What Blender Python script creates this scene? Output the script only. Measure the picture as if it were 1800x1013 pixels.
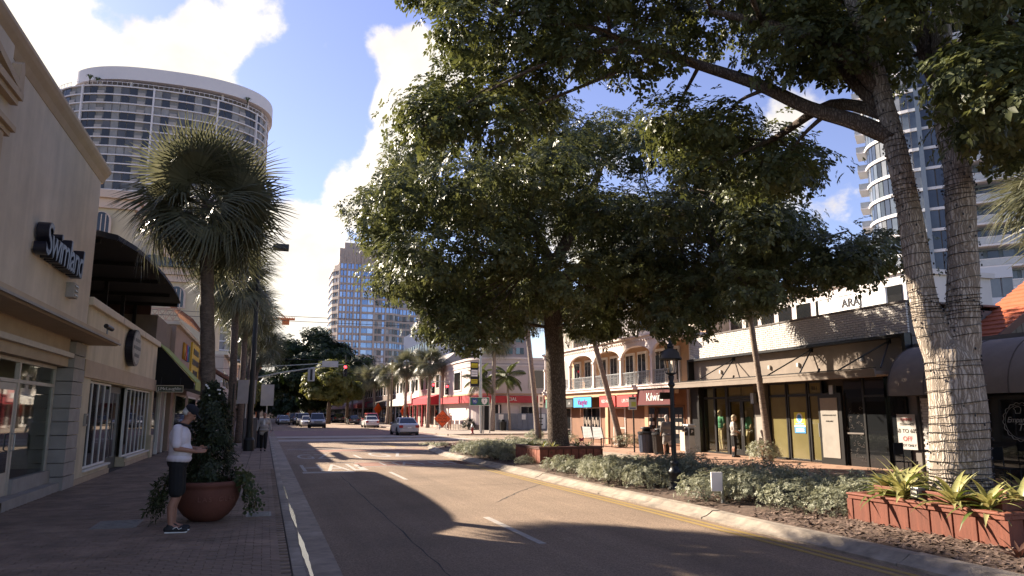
import bpy, bmesh, math, random
import numpy as np
from mathutils import Vector, Matrix
for o in list(bpy.data.objects): bpy.data.objects.remove(o)
SC = bpy.context.scene
COL = SC.collection
R = math.radians
# ------------------------------------------------------------------ camera
EYE = 1.70
cam_d = bpy.data.cameras.new('camera'); cam = bpy.data.objects.new('camera', cam_d); COL.objects.link(cam)
cam_d.sensor_width = 36.0; cam_d.lens = 25.4; cam_d.clip_start = 0.1; cam_d.clip_end = 4000
cam.location = (0, 0, EYE); cam.rotation_euler = (R(90 + 9.806), 0, R(-18.65))
SC.camera = cam
# ------------------------------------------------------------------ world
SUN_AZ, SUN_EL = -38.0, 29.5          # azimuth from +Y towards +X, elevation
W = bpy.data.worlds.new('World'); SC.world = W; W.use_nodes = True
def build_world():
    nt = W.node_tree; N = nt.nodes; L = nt.links; N.clear()
    out = N.new('ShaderNodeOutputWorld'); bg = N.new('ShaderNodeBackground')
    sky = N.new('ShaderNodeTexSky'); sky.sky_type = 'NISHITA'; sky.sun_disc = False
    sky.sun_elevation = R(SUN_EL); sky.sun_rotation = R(SUN_AZ)
    sky.air_density = 1.0; sky.dust_density = 0.3; sky.ozone_density = 3.0
    tc = N.new('ShaderNodeTexCoord'); V = tc.outputs['Generated']
    def math_(op, a, b=None, c=None, clamp=False):
        n = N.new('ShaderNodeMath'); n.operation = op; n.use_clamp = clamp
        for i, s in enumerate((a, b, c)):
            if s is None: continue
            if isinstance(s, (int, float)): n.inputs[i].default_value = s
            else: L.new(s, n.inputs[i])
        return n.outputs[0]
    sep = N.new('ShaderNodeSeparateXYZ'); L.new(V, sep.inputs[0])
    # cloud deck seen in perspective: direction projected on a plane overhead
    zz = math_('ADD', math_('MAXIMUM', sep.outputs[2], 0.0), 0.22)
    cmb = N.new('ShaderNodeCombineXYZ')
    L.new(math_('DIVIDE', sep.outputs[0], zz), cmb.inputs[0]); L.new(math_('DIVIDE', sep.outputs[1], zz), cmb.inputs[1])
    mp = N.new('ShaderNodeMapping'); mp.inputs['Location'].default_value = (3.1, 7.7, 0.0)
    mixv = N.new('ShaderNodeMix'); mixv.data_type = 'VECTOR'; mixv.inputs[0].default_value = 0.45      # between a flat deck and round puffs
    sc3 = N.new('ShaderNodeVectorMath'); sc3.operation = 'SCALE'; sc3.inputs[3].default_value = 3.0; L.new(V, sc3.inputs[0])
    L.new(cmb.outputs[0], mixv.inputs[4]); L.new(sc3.outputs[0], mixv.inputs[5]); L.new(mixv.outputs[1], mp.inputs[0])
    def noise(scale, detail, rough, dist=0.0):
        n = N.new('ShaderNodeTexNoise'); n.inputs['Scale'].default_value = scale; n.inputs['Detail'].default_value = detail
        n.inputs['Roughness'].default_value = rough; n.inputs['Distortion'].default_value = dist; L.new(mp.outputs[0], n.inputs['Vector']); return n.outputs['Fac']
    n1 = noise(1.8, 10, 0.58, 0.15); n2 = noise(7.0, 8, 0.62)
    acc = math_('ADD', math_('MULTIPLY_ADD', n1, 1.25, CLOUD_BASE - 0.125), math_('MULTIPLY_ADD', n2, 0.35, -0.175))
    for (az, el, wd, w) in CLOUDS:
        a, e = R(az), R(el)
        d = N.new('ShaderNodeVectorMath'); d.operation = 'DOT_PRODUCT'; L.new(V, d.inputs[0])
        d.inputs[1].default_value = (math.sin(a)*math.cos(e), math.cos(a)*math.cos(e), math.sin(e))
        k = N.new('ShaderNodeMapRange'); k.interpolation_type = 'SMOOTHSTEP'
        k.inputs['From Min'].default_value = math.cos(R(wd)); k.inputs['From Max'].default_value = 1.0
        k.inputs['To Min'].default_value = 0; k.inputs['To Max'].default_value = w
        L.new(d.outputs['Value'], k.inputs['Value']); acc = math_('ADD', acc, k.outputs[0])
    cov = N.new('ShaderNodeMapRange'); cov.interpolation_type = 'SMOOTHSTEP'
    cov.inputs['From Min'].default_value = 0.465; cov.inputs['From Max'].default_value = 0.61; L.new(acc, cov.inputs['Value'])
    # thicker cloud cores are a little greyer
    sh = N.new('ShaderNodeMapRange'); sh.inputs['From Min'].default_value = 0.50; sh.inputs['From Max'].default_value = 0.70
    L.new(noise(3.1, 6, 0.55, 0.3), sh.inputs['Value'])
    cc = N.new('ShaderNodeMix'); cc.data_type = 'RGBA'; L.new(sh.outputs[0], cc.inputs[0])
    cc.inputs[6].default_value = CLOUD_COL + (1,); cc.inputs[7].default_value = CLOUD_COL2 + (1,)
    mx = N.new('ShaderNodeMix'); mx.data_type = 'RGBA'; L.new(cov.outputs[0], mx.inputs[0])
    hsv = N.new('ShaderNodeHueSaturation'); hsv.inputs['Hue'].default_value = SKY_HUE; hsv.inputs['Saturation'].default_value = SKY_SAT
    hsv.inputs['Value'].default_value = SKY_VAL
    L.new(sky.outputs[0], hsv.inputs['Color']); L.new(hsv.outputs[0], mx.inputs[6]); L.new(cc.outputs[2], mx.inputs[7])
    L.new(mx.outputs[2], bg.inputs[0]); bg.inputs[1].default_value = SKY_STRENGTH
    L.new(bg.outputs[0], out.inputs[0])
    W.cycles.sampling_method = 'MANUAL'; W.cycles.sample_map_resolution = 512
SKY_STRENGTH = 0.05
SKY_HUE, SKY_SAT, SKY_VAL = 0.525, 0.92, 1.30
CLOUD_COL = (7.7, 7.1, 6.2); CLOUD_COL2 = (5.5, 5.2, 5.1)
CLOUD_BASE = -0.17
# azimuth, elevation, angular width, weight of the cloud banks
CLOUDS = [(-18, 24, 7, .34), (-21, 30, 9, .34), (-8.5, 24, 6, .36), (-11, 21, 5, .25), (-4, 28.7, 4.5, .34), (-13.2, 25.2, 2.2, -.10), (3.4, 29, 5, .22), (10.8, 26.0, 5.2, .46), (9.0, 23.5, 2.5, .2), (8.8, 20.3, 2.6, .28), (11, 19.5, 3, .22),
          (6.6, 17.2, 3.6, .30), (3.2, 14, 5, .32), (1, 10.5, 6, .34), (2.3, 6, 8, .36), (25, 17.5, 7, .26), (27, 9, 9, .22), (46, 15.2, 3.5, .13), (41.5, 13.3, 4, .16), (41, 21.5, 3, .14), (-35, 18, 16, .30),
          (5.4, 25.2, 3.0, -.20), (3, 22.5, 3.5, -.24), (1, 19, 3, -.16), (44, 18.5, 4, -.14)]
build_world()
# ------------------------------------------------------------------ sun
sd = bpy.data.lights.new('sun', 'SUN'); sun = bpy.data.objects.new('sun', sd); COL.objects.link(sun)
sd.energy = 5.0; sd.angle = R(0.53); sd.color = (1.0, 0.87, 0.72)
_s = Vector((math.sin(R(SUN_AZ))*math.cos(R(SUN_EL)), math.cos(R(SUN_AZ))*math.cos(R(SUN_EL)), math.sin(R(SUN_EL))))
sun.rotation_euler = _s.to_track_quat('Z', 'Y').to_euler()
# ------------------------------------------------------------------ exposure
SC.view_settings.view_transform = 'Standard'; SC.view_settings.look = 'None'
SC.view_settings.exposure = 1.76; SC.view_settings.gamma = 1.0; SC.view_settings.use_curve_mapping = False
SC.render.engine = 'CYCLES'
SC.cycles.max_bounces = 5; SC.cycles.diffuse_bounces = 3; SC.cycles.glossy_bounces = 3; SC.cycles.transmission_bounces = 4
SC.cycles.transparent_max_bounces = 8; SC.cycles.caustics_reflective = False; SC.cycles.caustics_refractive = False
SC.cycles.use_denoising = True; SC.cycles.sample_clamp_indirect = 4.0
random.seed(7); RNG = np.random.default_rng(11)

# ================================================================== helpers
class MB:
    """collects shapes into one mesh"""
    def __init__(s): s.v = []; s.f = []
    def add(s, vs, fs):
        b = len(s.v); s.v += [tuple(map(float, q)) for q in vs]; s.f += [tuple(b+i for i in f) for f in fs]; return s
    def box(s, x0, x1, y0, y1, z0, z1):
        if x0 > x1: x0, x1 = x1, x0
        if y0 > y1: y0, y1 = y1, y0
        if z0 > z1: z0, z1 = z1, z0
        return s.add([(x0,y0,z0),(x1,y0,z0),(x1,y1,z0),(x0,y1,z0),(x0,y0,z1),(x1,y0,z1),(x1,y1,z1),(x0,y1,z1)],
                     [(0,3,2,1),(4,5,6,7),(0,1,5,4),(1,2,6,5),(2,3,7,6),(3,0,4,7)])
    def obox(s, c, a, b, d):
        c, a, b, d = map(Vector, (c, a, b, d)); vs = []
        for k in (-1, 1):
            for i, j in ((-1,-1),(1,-1),(1,1),(-1,1)): vs.append(c + a*i + b*j + d*k)
        return s.add(vs, [(0,3,2,1),(4,5,6,7),(0,1,5,4),(1,2,6,5),(2,3,7,6),(3,0,4,7)])
    def poly(s, pts): return s.add(pts, [tuple(range(len(pts)))])
    def prism(s, pts, ext):
        n = len(pts); e = Vector(ext); p = [Vector(q) for q in pts]
        return s.add(p + [q + e for q in p], [tuple(range(n))[::-1], tuple(range(n, 2*n))] + [(i, (i+1) % n, n+(i+1) % n, n+i) for i in range(n)])
    def tube(s, path, rad, n=8, cap=True):
        P = [Vector(p) for p in path]; m = len(P)
        if isinstance(rad, (int, float)): rad = [rad]*m
        vs = []; up = Vector((0.13, 0.31, 1)).normalized(); a = None
        for i in range(m):
            t = (P[min(i+1, m-1)] - P[max(i-1, 0)]).normalized()
            if a is None:
                a = t.cross(up)
                if a.length < 1e-3: a = t.cross(Vector((1, 0, 0)))
            else: a = a - t*a.dot(t)
            a.normalize(); b = t.cross(a)
            for k in range(n):
                th = 2*math.pi*k/n; vs.append(P[i] + (a*math.cos(th) + b*math.sin(th))*rad[i])
        fs = [(i*n+k, i*n+(k+1) % n, (i+1)*n+(k+1) % n, (i+1)*n+k) for i in range(m-1) for k in range(n)]
        if cap: fs += [tuple(range(n))[::-1], tuple(range((m-1)*n, m*n))]
        return s.add(vs, fs)
    def lathe(s, prof, n=16, c=(0,0,0), sx=1.0, sy=1.0, cap=True):
        m = len(prof); vs = []
        for r, z in prof:
            for k in range(n):
                th = 2*math.pi*k/n; vs.append((c[0] + r*sx*math.cos(th), c[1] + r*sy*math.sin(th), c[2] + z))
        fs = [(i*n+k, i*n+(k+1) % n, (i+1)*n+(k+1) % n, (i+1)*n+k) for i in range(m-1) for k in range(n)]
        if cap: fs += [tuple(range(n))[::-1], tuple(range((m-1)*n, m*n))]
        return s.add(vs, fs)
    def ell(s, c, r, nu=12, nv=8, rot=None):
        if isinstance(r, (int, float)): r = (r, r, r)
        c = Vector(c); vs = []; M = rot if rot is not None else Matrix.Identity(3)
        for i in range(1, nv):
            ph = math.pi*i/nv
            for k in range(nu):
                th = 2*math.pi*k/nu
                vs.append(c + M @ Vector((r[0]*math.sin(ph)*math.cos(th), r[1]*math.sin(ph)*math.sin(th), r[2]*math.cos(ph))))
        b = len(vs); vs += [c + M @ Vector((0,0,r[2])), c + M @ Vector((0,0,-r[2]))]
        fs = [(i*nu+k, (i+1)*nu+k, (i+1)*nu+(k+1) % nu, i*nu+(k+1) % nu) for i in range(nv-2) for k in range(nu)]
        fs += [(b, k, (k+1) % nu) for k in range(nu)] + [(b+1, (nv-2)*nu+(k+1) % nu, (nv-2)*nu+k) for k in range(nu)]
        return s.add(vs, fs)
    def cap(s, p0, p1, r0, r1, n=10):
        """rounded cone between two points"""
        p0, p1 = Vector(p0), Vector(p1); d = p1 - p0; L = max(d.length, 1e-5); t = d/L
        path, rad = [], []
        for a in (-88, -60, -30): path.append(p0 + t*(r0*math.sin(R(a)))); rad.append(max(1e-4, r0*math.cos(R(a))))
        path.append(p0); rad.append(r0); path.append(p1); rad.append(r1)
        for a in (30, 60, 88): path.append(p1 + t*(r1*math.sin(R(a)))); rad.append(max(1e-4, r1*math.cos(R(a))))
        return s.tube(path, rad, n)
    def mesh(s, name, off=(0,0,0), smooth=False):
        me = bpy.data.meshes.new(name); ox, oy, oz = off
        me.from_pydata([(x-ox, y-oy, z-oz) for x, y, z in s.v], [], s.f); me.update()
        if smooth: me.polygons.foreach_set('use_smooth', [True]*len(me.polygons))
        return me
def wloc(o):
    v = Vector((0,0,0))
    while o is not None: v += o.location; o = o.parent
    return v
def link(o, parent=None):
    COL.objects.link(o)
    if parent is not None: o.parent = parent
    return o
def tag(o, label=None, cat=None, group=None, kind=None):
    if label: o['label'] = label
    if cat: o['category'] = cat
    if group: o['group'] = group
    if kind: o['kind'] = kind
    return o
def thing(name, loc=(0,0,0), label=None, cat=None, group=None, rz=0.0):
    o = bpy.data.objects.new(name, None); o.empty_display_size = 0.2; o.location = loc; o.rotation_euler = (0,0,rz)
    COL.objects.link(o); return tag(o, label, cat, group)
def part(name, mb, m, parent=None, world=True, smooth=False, bevel=0.0, kind=None, loc=None):
    """one mesh object; world=True: the builder's numbers are world coordinates"""
    if isinstance(mb, bpy.types.Mesh): me = mb
    else: me = mb.mesh(name, wloc(parent) if (parent is not None and world) else (0,0,0), smooth)
    if m is not None and len(me.materials) == 0: me.materials.append(m)
    o = bpy.data.objects.new(name, me); link(o, parent)
    if loc is not None: o.location = loc
    if bevel:
        b = o.modifiers.new('bevel', 'BEVEL'); b.width = bevel; b.segments = 2; b.limit_method = 'ANGLE'; b.angle_limit = R(40)
    if kind: o['kind'] = kind
    return o
def single(name, mb, m, loc, label, cat, group=None, smooth=False, bevel=0.0):
    me = mb.mesh(name, loc, smooth); me.materials.append(m)
    o = bpy.data.objects.new(name, me); o.location = loc; COL.objects.link(o)
    if bevel:
        b = o.modifiers.new('bevel', 'BEVEL'); b.width = bevel; b.segments = 2; b.limit_method = 'ANGLE'; b.angle_limit = R(40)
    return tag(o, label, cat, group)
def struct(name, mb, m, smooth=False):
    o = part(name, mb, m, None, smooth=smooth); o['kind'] = 'structure'; return o
def copy_tree(o, parent=None, label=None):
    c = o.copy(); COL.objects.link(c)
    if parent is not None: c.parent = parent
    if label: c['label'] = label
    for ch in list(o.children): copy_tree(ch, c)
    return c
def pieces(name, boxes, m, parent, limit=300, key=None):
    """many alike boxes (cx,cy,cz,sx,sy,sz) under one parent: the first `limit` as objects sharing mesh data, the rest as one stuff part"""
    if key: boxes = sorted(boxes, key=key)
    cache = {}; pl = wloc(parent)
    for (cx,cy,cz,sx,sy,sz) in boxes[:limit]:
        k = (round(sx,3), round(sy,3), round(sz,3))
        if k not in cache:
            me = MB().box(-sx/2,sx/2,-sy/2,sy/2,-sz/2,sz/2).mesh(name); me.materials.append(m); cache[k] = me
        o = bpy.data.objects.new(name, cache[k]); o.location = (cx-pl.x, cy-pl.y, cz-pl.z); link(o, parent)
    rest = boxes[limit:]
    if rest:
        b = MB()
        for (cx,cy,cz,sx,sy,sz) in rest: b.box(cx-sx/2,cx+sx/2,cy-sy/2,cy+sy/2,cz-sz/2,cz+sz/2)
        part(name, b, m, parent, kind='stuff')
# ------------------------------------------------------------------ text
WORK = bpy.data.scenes.new('workbench')          # small scratch scene so that evaluating one object stays quick; removed at the end
def evaluated(o):
    WORK.collection.objects.link(o)
    with bpy.context.temp_override(scene=WORK, view_layer=WORK.view_layers[0]): dg = bpy.context.evaluated_depsgraph_get()
    me = bpy.data.meshes.new_from_object(o.evaluated_get(dg)); WORK.collection.objects.unlink(o); bpy.data.objects.remove(o); return me
def text_mesh(body, size, depth=0.01, shear=0.0, align='CENTER', space=1.0, bold=0.0):
    c = bpy.data.curves.new('t', 'FONT'); c.body = body; c.size = size; c.extrude = depth/2; c.align_x = align; c.align_y = 'CENTER'
    c.shear = shear; c.space_character = space; c.offset = bold; c.resolution_u = 4
    return evaluated(bpy.data.objects.new('t', c))
def fuse(mb, voxel, smooth=2):
    me = mb.mesh('tmp'); o = bpy.data.objects.new('tmp', me); r_ = o.modifiers.new('r', 'REMESH'); r_.mode = 'VOXEL'; r_.voxel_size = voxel; s = o.modifiers.new('s', 'SMOOTH'); s.factor = .5; s.iterations = smooth
    m2 = evaluated(o); m2.polygons.foreach_set('use_smooth', [True]*len(m2.polygons)); return m2
FACE = {'-x': ((0,-1,0),(0,0,1)), '+x': ((0,1,0),(0,0,1)), '-y': ((1,0,0),(0,0,1)), '+y': ((-1,0,0),(0,0,1)), 'up': ((1,0,0),(0,1,0))}
def text(name, body, size, pos, facing, m, parent, depth=0.012, **kw):
    me = text_mesh(body, size, depth, **kw); xd, yd = FACE[facing] if isinstance(facing, str) else facing
    xd, yd = Vector(xd), Vector(yd); zd = xd.cross(yd)
    M = Matrix((xd, yd, zd)).transposed().to_4x4(); M.translation = Vector(pos) - wloc(parent)
    me.transform(M); me.materials.clear(); me.materials.append(m); me.name = name
    o = bpy.data.objects.new(name, me); return link(o, parent)
# ------------------------------------------------------------------ materials
MATS = {}
def mat(name, col, rough=0.8, var=0.12, scale=3.0, bump=0.0, bscale=40.0, metal=0.0, spec=0.4, col2=None, big=0.0, bigscale=0.4, stretch=None, alpha=None, coat=0.0, emit=None, estr=0.0, streak=None):
    if name in MATS: return MATS[name]
    m = bpy.data.materials.new(name); m.use_nodes = True; MATS[name] = m
    nt = m.node_tree; N = nt.nodes; L = nt.links; b = N['Principled BSDF']
    b.inputs['Roughness'].default_value = rough; b.inputs['Metallic'].default_value = metal
    b.inputs['Specular IOR Level'].default_value = spec; b.inputs['Coat Weight'].default_value = coat
    if coat: b.inputs['Coat Roughness'].default_value = 0.08
    tc = N.new('ShaderNodeTexCoord'); src = tc.outputs['Object']
    if stretch:
        mp = N.new('ShaderNodeMapping'); mp.inputs['Scale'].default_value = stretch; L.new(src, mp.inputs[0]); src = mp.outputs[0]
    if var or col2:
        n = N.new('ShaderNodeTexNoise'); n.inputs['Scale'].default_value = scale; n.inputs['Detail'].default_value = 5; n.inputs['Roughness'].default_value = 0.6
        L.new(src, n.inputs['Vector'])
        r = N.new('ShaderNodeMapRange'); r.inputs['From Min'].default_value = 0.3; r.inputs['From Max'].default_value = 0.7; L.new(n.outputs['Fac'], r.inputs['Value'])
        mx = N.new('ShaderNodeMix'); mx.data_type = 'RGBA'; L.new(r.outputs[0], mx.inputs[0])
        c2 = col2 if col2 else tuple(min(1, c*(1+var)) for c in col); c1 = tuple(c*(1-var) for c in col)
        mx.inputs[6].default_value = c1 + (1,); mx.inputs[7].default_value = c2 + (1,); cur = mx.outputs[2]
        if big:
            n2 = N.new('ShaderNodeTexNoise'); n2.inputs['Scale'].default_value = bigscale; n2.inputs['Detail'].default_value = 6; L.new(tc.outputs['Object'], n2.inputs['Vector'])
            r2 = N.new('ShaderNodeMapRange'); r2.inputs['From Min'].default_value = 0.3; r2.inputs['From Max'].default_value = 0.7
            r2.inputs['To Min'].default_value = 1-big; r2.inputs['To Max'].default_value = 1+big; L.new(n2.outputs['Fac'], r2.inputs['Value'])
            m2 = N.new('ShaderNodeMix'); m2.data_type = 'RGBA'; m2.blend_type = 'MULTIPLY'; m2.inputs[0].default_value = 1.0
            L.new(cur, m2.inputs[6]); L.new(r2.outputs[0], m2.inputs[7]); cur = m2.outputs[2]
        if streak:
            ms = N.new('ShaderNodeMapping'); ms.inputs['Scale'].default_value = streak[0]; L.new(tc.outputs['Object'], ms.inputs[0])
            n3 = N.new('ShaderNodeTexNoise'); n3.inputs['Scale'].default_value = 1.0; n3.inputs['Detail'].default_value = 7; n3.inputs['Roughness'].default_value = 0.62; L.new(ms.outputs[0], n3.inputs['Vector'])
            r3 = N.new('ShaderNodeMapRange'); r3.inputs['From Min'].default_value = 0.32; r3.inputs['From Max'].default_value = 0.62; r3.inputs['To Min'].default_value = 1-streak[1]; r3.inputs['To Max'].default_value = 1.0+streak[1]*0.25; L.new(n3.outputs['Fac'], r3.inputs['Value'])
            m3 = N.new('ShaderNodeMix'); m3.data_type = 'RGBA'; m3.blend_type = 'MULTIPLY'; m3.inputs[0].default_value = 1.0; L.new(cur, m3.inputs[6]); L.new(r3.outputs[0], m3.inputs[7]); cur = m3.outputs[2]
        L.new(cur, b.inputs['Base Color'])
    else: b.inputs['Base Color'].default_value = col + (1,)
    if bump:
        nb = N.new('ShaderNodeTexNoise'); nb.inputs['Scale'].default_value = bscale; nb.inputs['Detail'].default_value = 6; L.new(src, nb.inputs['Vector'])
        bp = N.new('ShaderNodeBump'); bp.inputs['Strength'].default_value = bump; bp.inputs['Distance'].default_value = 0.02
        L.new(nb.outputs['Fac'], bp.inputs['Height']); L.new(bp.outputs[0], b.inputs['Normal'])
    if emit: b.inputs['Emission Color'].default_value = emit + (1,); b.inputs['Emission Strength'].default_value = estr
    return m
def glass(name, col=(0.02,0.025,0.03), rough=0.04, spec=1.0, metal=0.0, var=0.0, scale=0.3):
    """window glass: dark reflective sheet"""
    if name in MATS: return MATS[name]
    m = mat(name, col, rough, var=var, scale=scale, spec=spec, metal=metal); return m
def clear_glass(name, tint=(0.75,0.8,0.78), refl=0.10):
    if name in MATS: return MATS[name]
    m = bpy.data.materials.new(name); m.use_nodes = True; MATS[name] = m
    nt = m.node_tree; N = nt.nodes; L = nt.links; N.clear()
    o = N.new('ShaderNodeOutputMaterial'); t = N.new('ShaderNodeBsdfTransparent'); t.inputs[0].default_value = tint + (1,)
    g = N.new('ShaderNodeBsdfGlossy'); g.inputs['Roughness'].default_value = 0.02
    f = N.new('ShaderNodeLayerWeight'); f.inputs['Blend'].default_value = 0.5
    pw = N.new('ShaderNodeMath'); pw.operation = 'POWER'; pw.inputs[1].default_value = 5.0; L.new(f.outputs['Facing'], pw.inputs[0])
    mr = N.new('ShaderNodeMath'); mr.operation = 'MULTIPLY_ADD'; mr.inputs[1].default_value = 0.85; mr.inputs[2].default_value = refl*0.4; L.new(pw.outputs[0], mr.inputs[0])
    x = N.new('ShaderNodeMixShader'); L.new(mr.outputs[0], x.inputs[0]); L.new(t.outputs[0], x.inputs[1]); L.new(g.outputs[0], x.inputs[2]); L.new(x.outputs[0], o.inputs[0])
    return m
def leaf_mat(name, c1, c2, trans=0.35, scale=1.2, rough=0.45):
    if name in MATS: return MATS[name]
    m = bpy.data.materials.new(name); m.use_nodes = True; MATS[name] = m
    nt = m.node_tree; N = nt.nodes; L = nt.links; b = N['Principled BSDF']; out = N['Material Output']
    b.inputs['Roughness'].default_value = rough; b.inputs['Specular IOR Level'].default_value = 0.3
    g = N.new('ShaderNodeNewGeometry'); ob = N.new('ShaderNodeTexCoord')
    n = N.new('ShaderNodeTexNoise'); n.inputs['Scale'].default_value = scale; n.inputs['Detail'].default_value = 3; L.new(ob.outputs['Object'], n.inputs['Vector'])
    a = N.new('ShaderNodeMath'); a.operation = 'MULTIPLY_ADD'; a.inputs[1].default_value = 1.25; L.new(n.outputs['Fac'], a.inputs[0])
    s = N.new('ShaderNodeMath'); s.operation = 'MULTIPLY_ADD'; s.inputs[1].default_value = 0.6; s.inputs[2].default_value = -0.42
    L.new(g.outputs['Random Per Island'], s.inputs[0]); L.new(s.outputs[0], a.inputs[2])
    mx = N.new('ShaderNodeMix'); mx.data_type = 'RGBA'; mx.clamp_factor = True; L.new(a.outputs[0], mx.inputs[0])
    mx.inputs[6].default_value = c1 + (1,); mx.inputs[7].default_value = c2 + (1,)
    L.new(mx.outputs[2], b.inputs['Base Color'])
    t = N.new('ShaderNodeBsdfTranslucent'); hs = N.new('ShaderNodeHueSaturation'); hs.inputs['Hue'].default_value = 0.485; hs.inputs['Saturation'].default_value = 1.15; hs.inputs['Value'].default_value = 1.3
    L.new(mx.outputs[2], hs.inputs['Color']); L.new(hs.outputs[0], t.inputs[0])
    x = N.new('ShaderNodeMixShader'); x.inputs[0].default_value = trans
    L.new(b.outputs[0], x.inputs[1]); L.new(t.outputs[0], x.inputs[2]); L.new(x.outputs[0], out.inputs[0])
    return m
def paint(name, col, rough=0.3):
    return mat(name, col, rough, var=0.05, scale=2.0, spec=0.5, coat=0.6)
M_black = mat('black_metal', (0.012,0.012,0.013), 0.45, var=0.2, scale=6)
M_white = mat('white_paint', (0.72,0.70,0.66), 0.6, var=0.06, scale=4)
M_concrete = mat('concrete', (0.40,0.36,0.31), 0.9, var=0.16, scale=2.2, bump=0.25, bscale=60, big=0.18, bigscale=0.7)
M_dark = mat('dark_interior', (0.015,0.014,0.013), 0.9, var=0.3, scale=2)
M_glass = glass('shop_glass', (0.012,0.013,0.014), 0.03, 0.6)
M_steel = mat('galvanised_steel', (0.35,0.36,0.36), 0.45, var=0.1, scale=5, metal=0.7)
M_redlight = mat('red_signal_light', (0.5,0.01,0.01), 0.4, var=0, emit=(1.0,0.03,0.04), estr=3.0)
# ================================================================== ground, road, pavements
ROAD_Z = -0.10
M_asph = mat('asphalt', (0.25,0.177,0.120), 0.92, var=0.5, scale=55, bump=0.8, bscale=160, big=0.16, bigscale=0.45, streak=((1.1,0.06,1.0), 0.24))
M_asph2 = mat('asphalt_tar', (0.035,0.032,0.03), 0.8, var=0.2, scale=30)
M_paver = mat('clay_paver', (0.225,0.158,0.112), 0.9, var=0.30, scale=2.3, bump=0.4, bscale=70, big=0.22, bigscale=0.9)
M_joint = mat('sand_joint', (0.06,0.045,0.035), 0.95, var=0.25, scale=12, big=0.2)
M_tile = mat('red_sidewalk_tile', (0.34,0.20,0.13), 0.9, var=0.22, scale=1.7, bump=0.2, bscale=50, big=0.12)
M_kerb = mat('kerb_concrete', (0.27,0.225,0.175), 0.9, var=0.34, scale=4, bump=0.45, bscale=45, big=0.25, bigscale=0.8)
M_paintw = mat('worn_white_marking', (0.55,0.51,0.46), 0.85, var=0.3, scale=14, col2=(0.30,0.26,0.22))
M_painty = mat('worn_yellow_marking', (0.46,0.29,0.05), 0.85, var=0.35, scale=7, col2=(0.30,0.21,0.08))
M_mulch = mat('bark_mulch', (0.10,0.065,0.045), 0.95, var=0.5, scale=9, bump=1.0, bscale=30)
M_palmshade = mat('palm_shade_red', (0.24,0.12,0.08), 0.9, var=0.25, scale=7, bump=0.3, bscale=60)  # tone of the palm shadows drawn across the road
M_soil = mat('soil', (0.06,0.042,0.03), 0.95, var=0.4, scale=8, bump=0.8, bscale=30)
struct('ground', MB().box(-900, 900, -60, 1800, -0.9, -0.16), mat('far_ground', (0.16,0.14,0.12), 0.95, var=0.2, scale=0.2))
SL = 0.38          # sidewalk edge on the left
road = struct('road', MB().box(0.9, 14.1, -30, 900, -0.15, ROAD_Z), M_asph)
struct('cross_street', MB().box(-60, 0.9, 60.3, 77.5, -0.15, ROAD_Z-0.004), M_asph)
struct('side_street', MB().box(14.1, 140, 46.5, 58.0, -0.15, ROAD_Z-0.004), M_asph)
# left pavement: sand bed and clay pavers
sw = struct('sidewalk_left', MB().box(-4.6, SL, -30, 60, -0.14, -0.012), M_joint)
struct('sidewalk_left_far', MB().box(-4.6, SL+0.1, 78, 420, -0.14, 0.0), mat('far_pavement', (0.30,0.24,0.19), 0.9, var=0.2, scale=1.5))
bx = []
L0, W0 = 0.205, 0.105
row = 0
y = 4.2
while y < 24.0:
    off = (row % 2)*L0/2
    x = SL - 0.012 - L0/2 - off
    while x > -4.15:
        bx.append((x, y + W0/2, -0.008 + random.uniform(-.003,.003), L0-0.007, W0-0.007, 0.03)); x -= L0
    y += W0; row += 1
def near_key(b): return abs(b[0]+0.9)*0.55 + abs(b[1]-8.4)
pieces('paver', bx, M_paver, sw, 300, near_key)
b = MB(); y = 24.0; row = 0
while y < 60:
    x = SL - 0.02
    while x > -4.1:
        b.box(x-0.40, x-0.01, y+0.005, y+0.205, -0.03, 0.004); x -= 0.41
    y += 0.21; row += 1
part('paver', b, M_paver, sw, kind='stuff')
# left kerb (segments) and gutter
gut = struct('gutter', MB().box(0.52, 0.93, -30, 60, -0.14, ROAD_Z+0.012), mat('gutter_concrete', (0.25,0.195,0.145), 0.75, var=0.3, scale=5, bump=0.3, bscale=60, big=0.3, bigscale=0.5))
kerbL = struct('kerb_left', MB().box(SL+0.005, 0.50, -30, 60, -0.14, -0.03), M_kerb)
kb = []
for i in range(22):
    y0 = 4 + i*2.45; kb.append((0.45, y0+1.22, -0.055, 0.13, 2.43, 0.11))
pieces('kerb_stone', kb, M_kerb, kerbL)
wet = MB(); pts = []
for i in range(40):
    t = i/39; y_ = 8.2 + t*11.5; w = max(0.0, 0.055*(abs(math.sin(t*9.3))-0.12)*(1-0.55*t)*random.uniform(.6,1.2))
    pts.append((0.60 - 0.06*t, y_, w))
vs = [(x-w, y_, ROAD_Z+0.017) for x, y_, w in pts] + [(x+w, y_, ROAD_Z+0.017) for x, y_, w in pts]
wet.add(vs, [(i, i+40, i+41, i+1) for i in range(39)])
single('water_puddle', wet, mat('standing_water', (0.10,0.09,0.08), 0.12, var=0.1, spec=1.0), (0.58, 9, ROAD_Z+0.012), 'thin strip of standing water shining in the gutter beside the left kerb', 'puddle')
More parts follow.
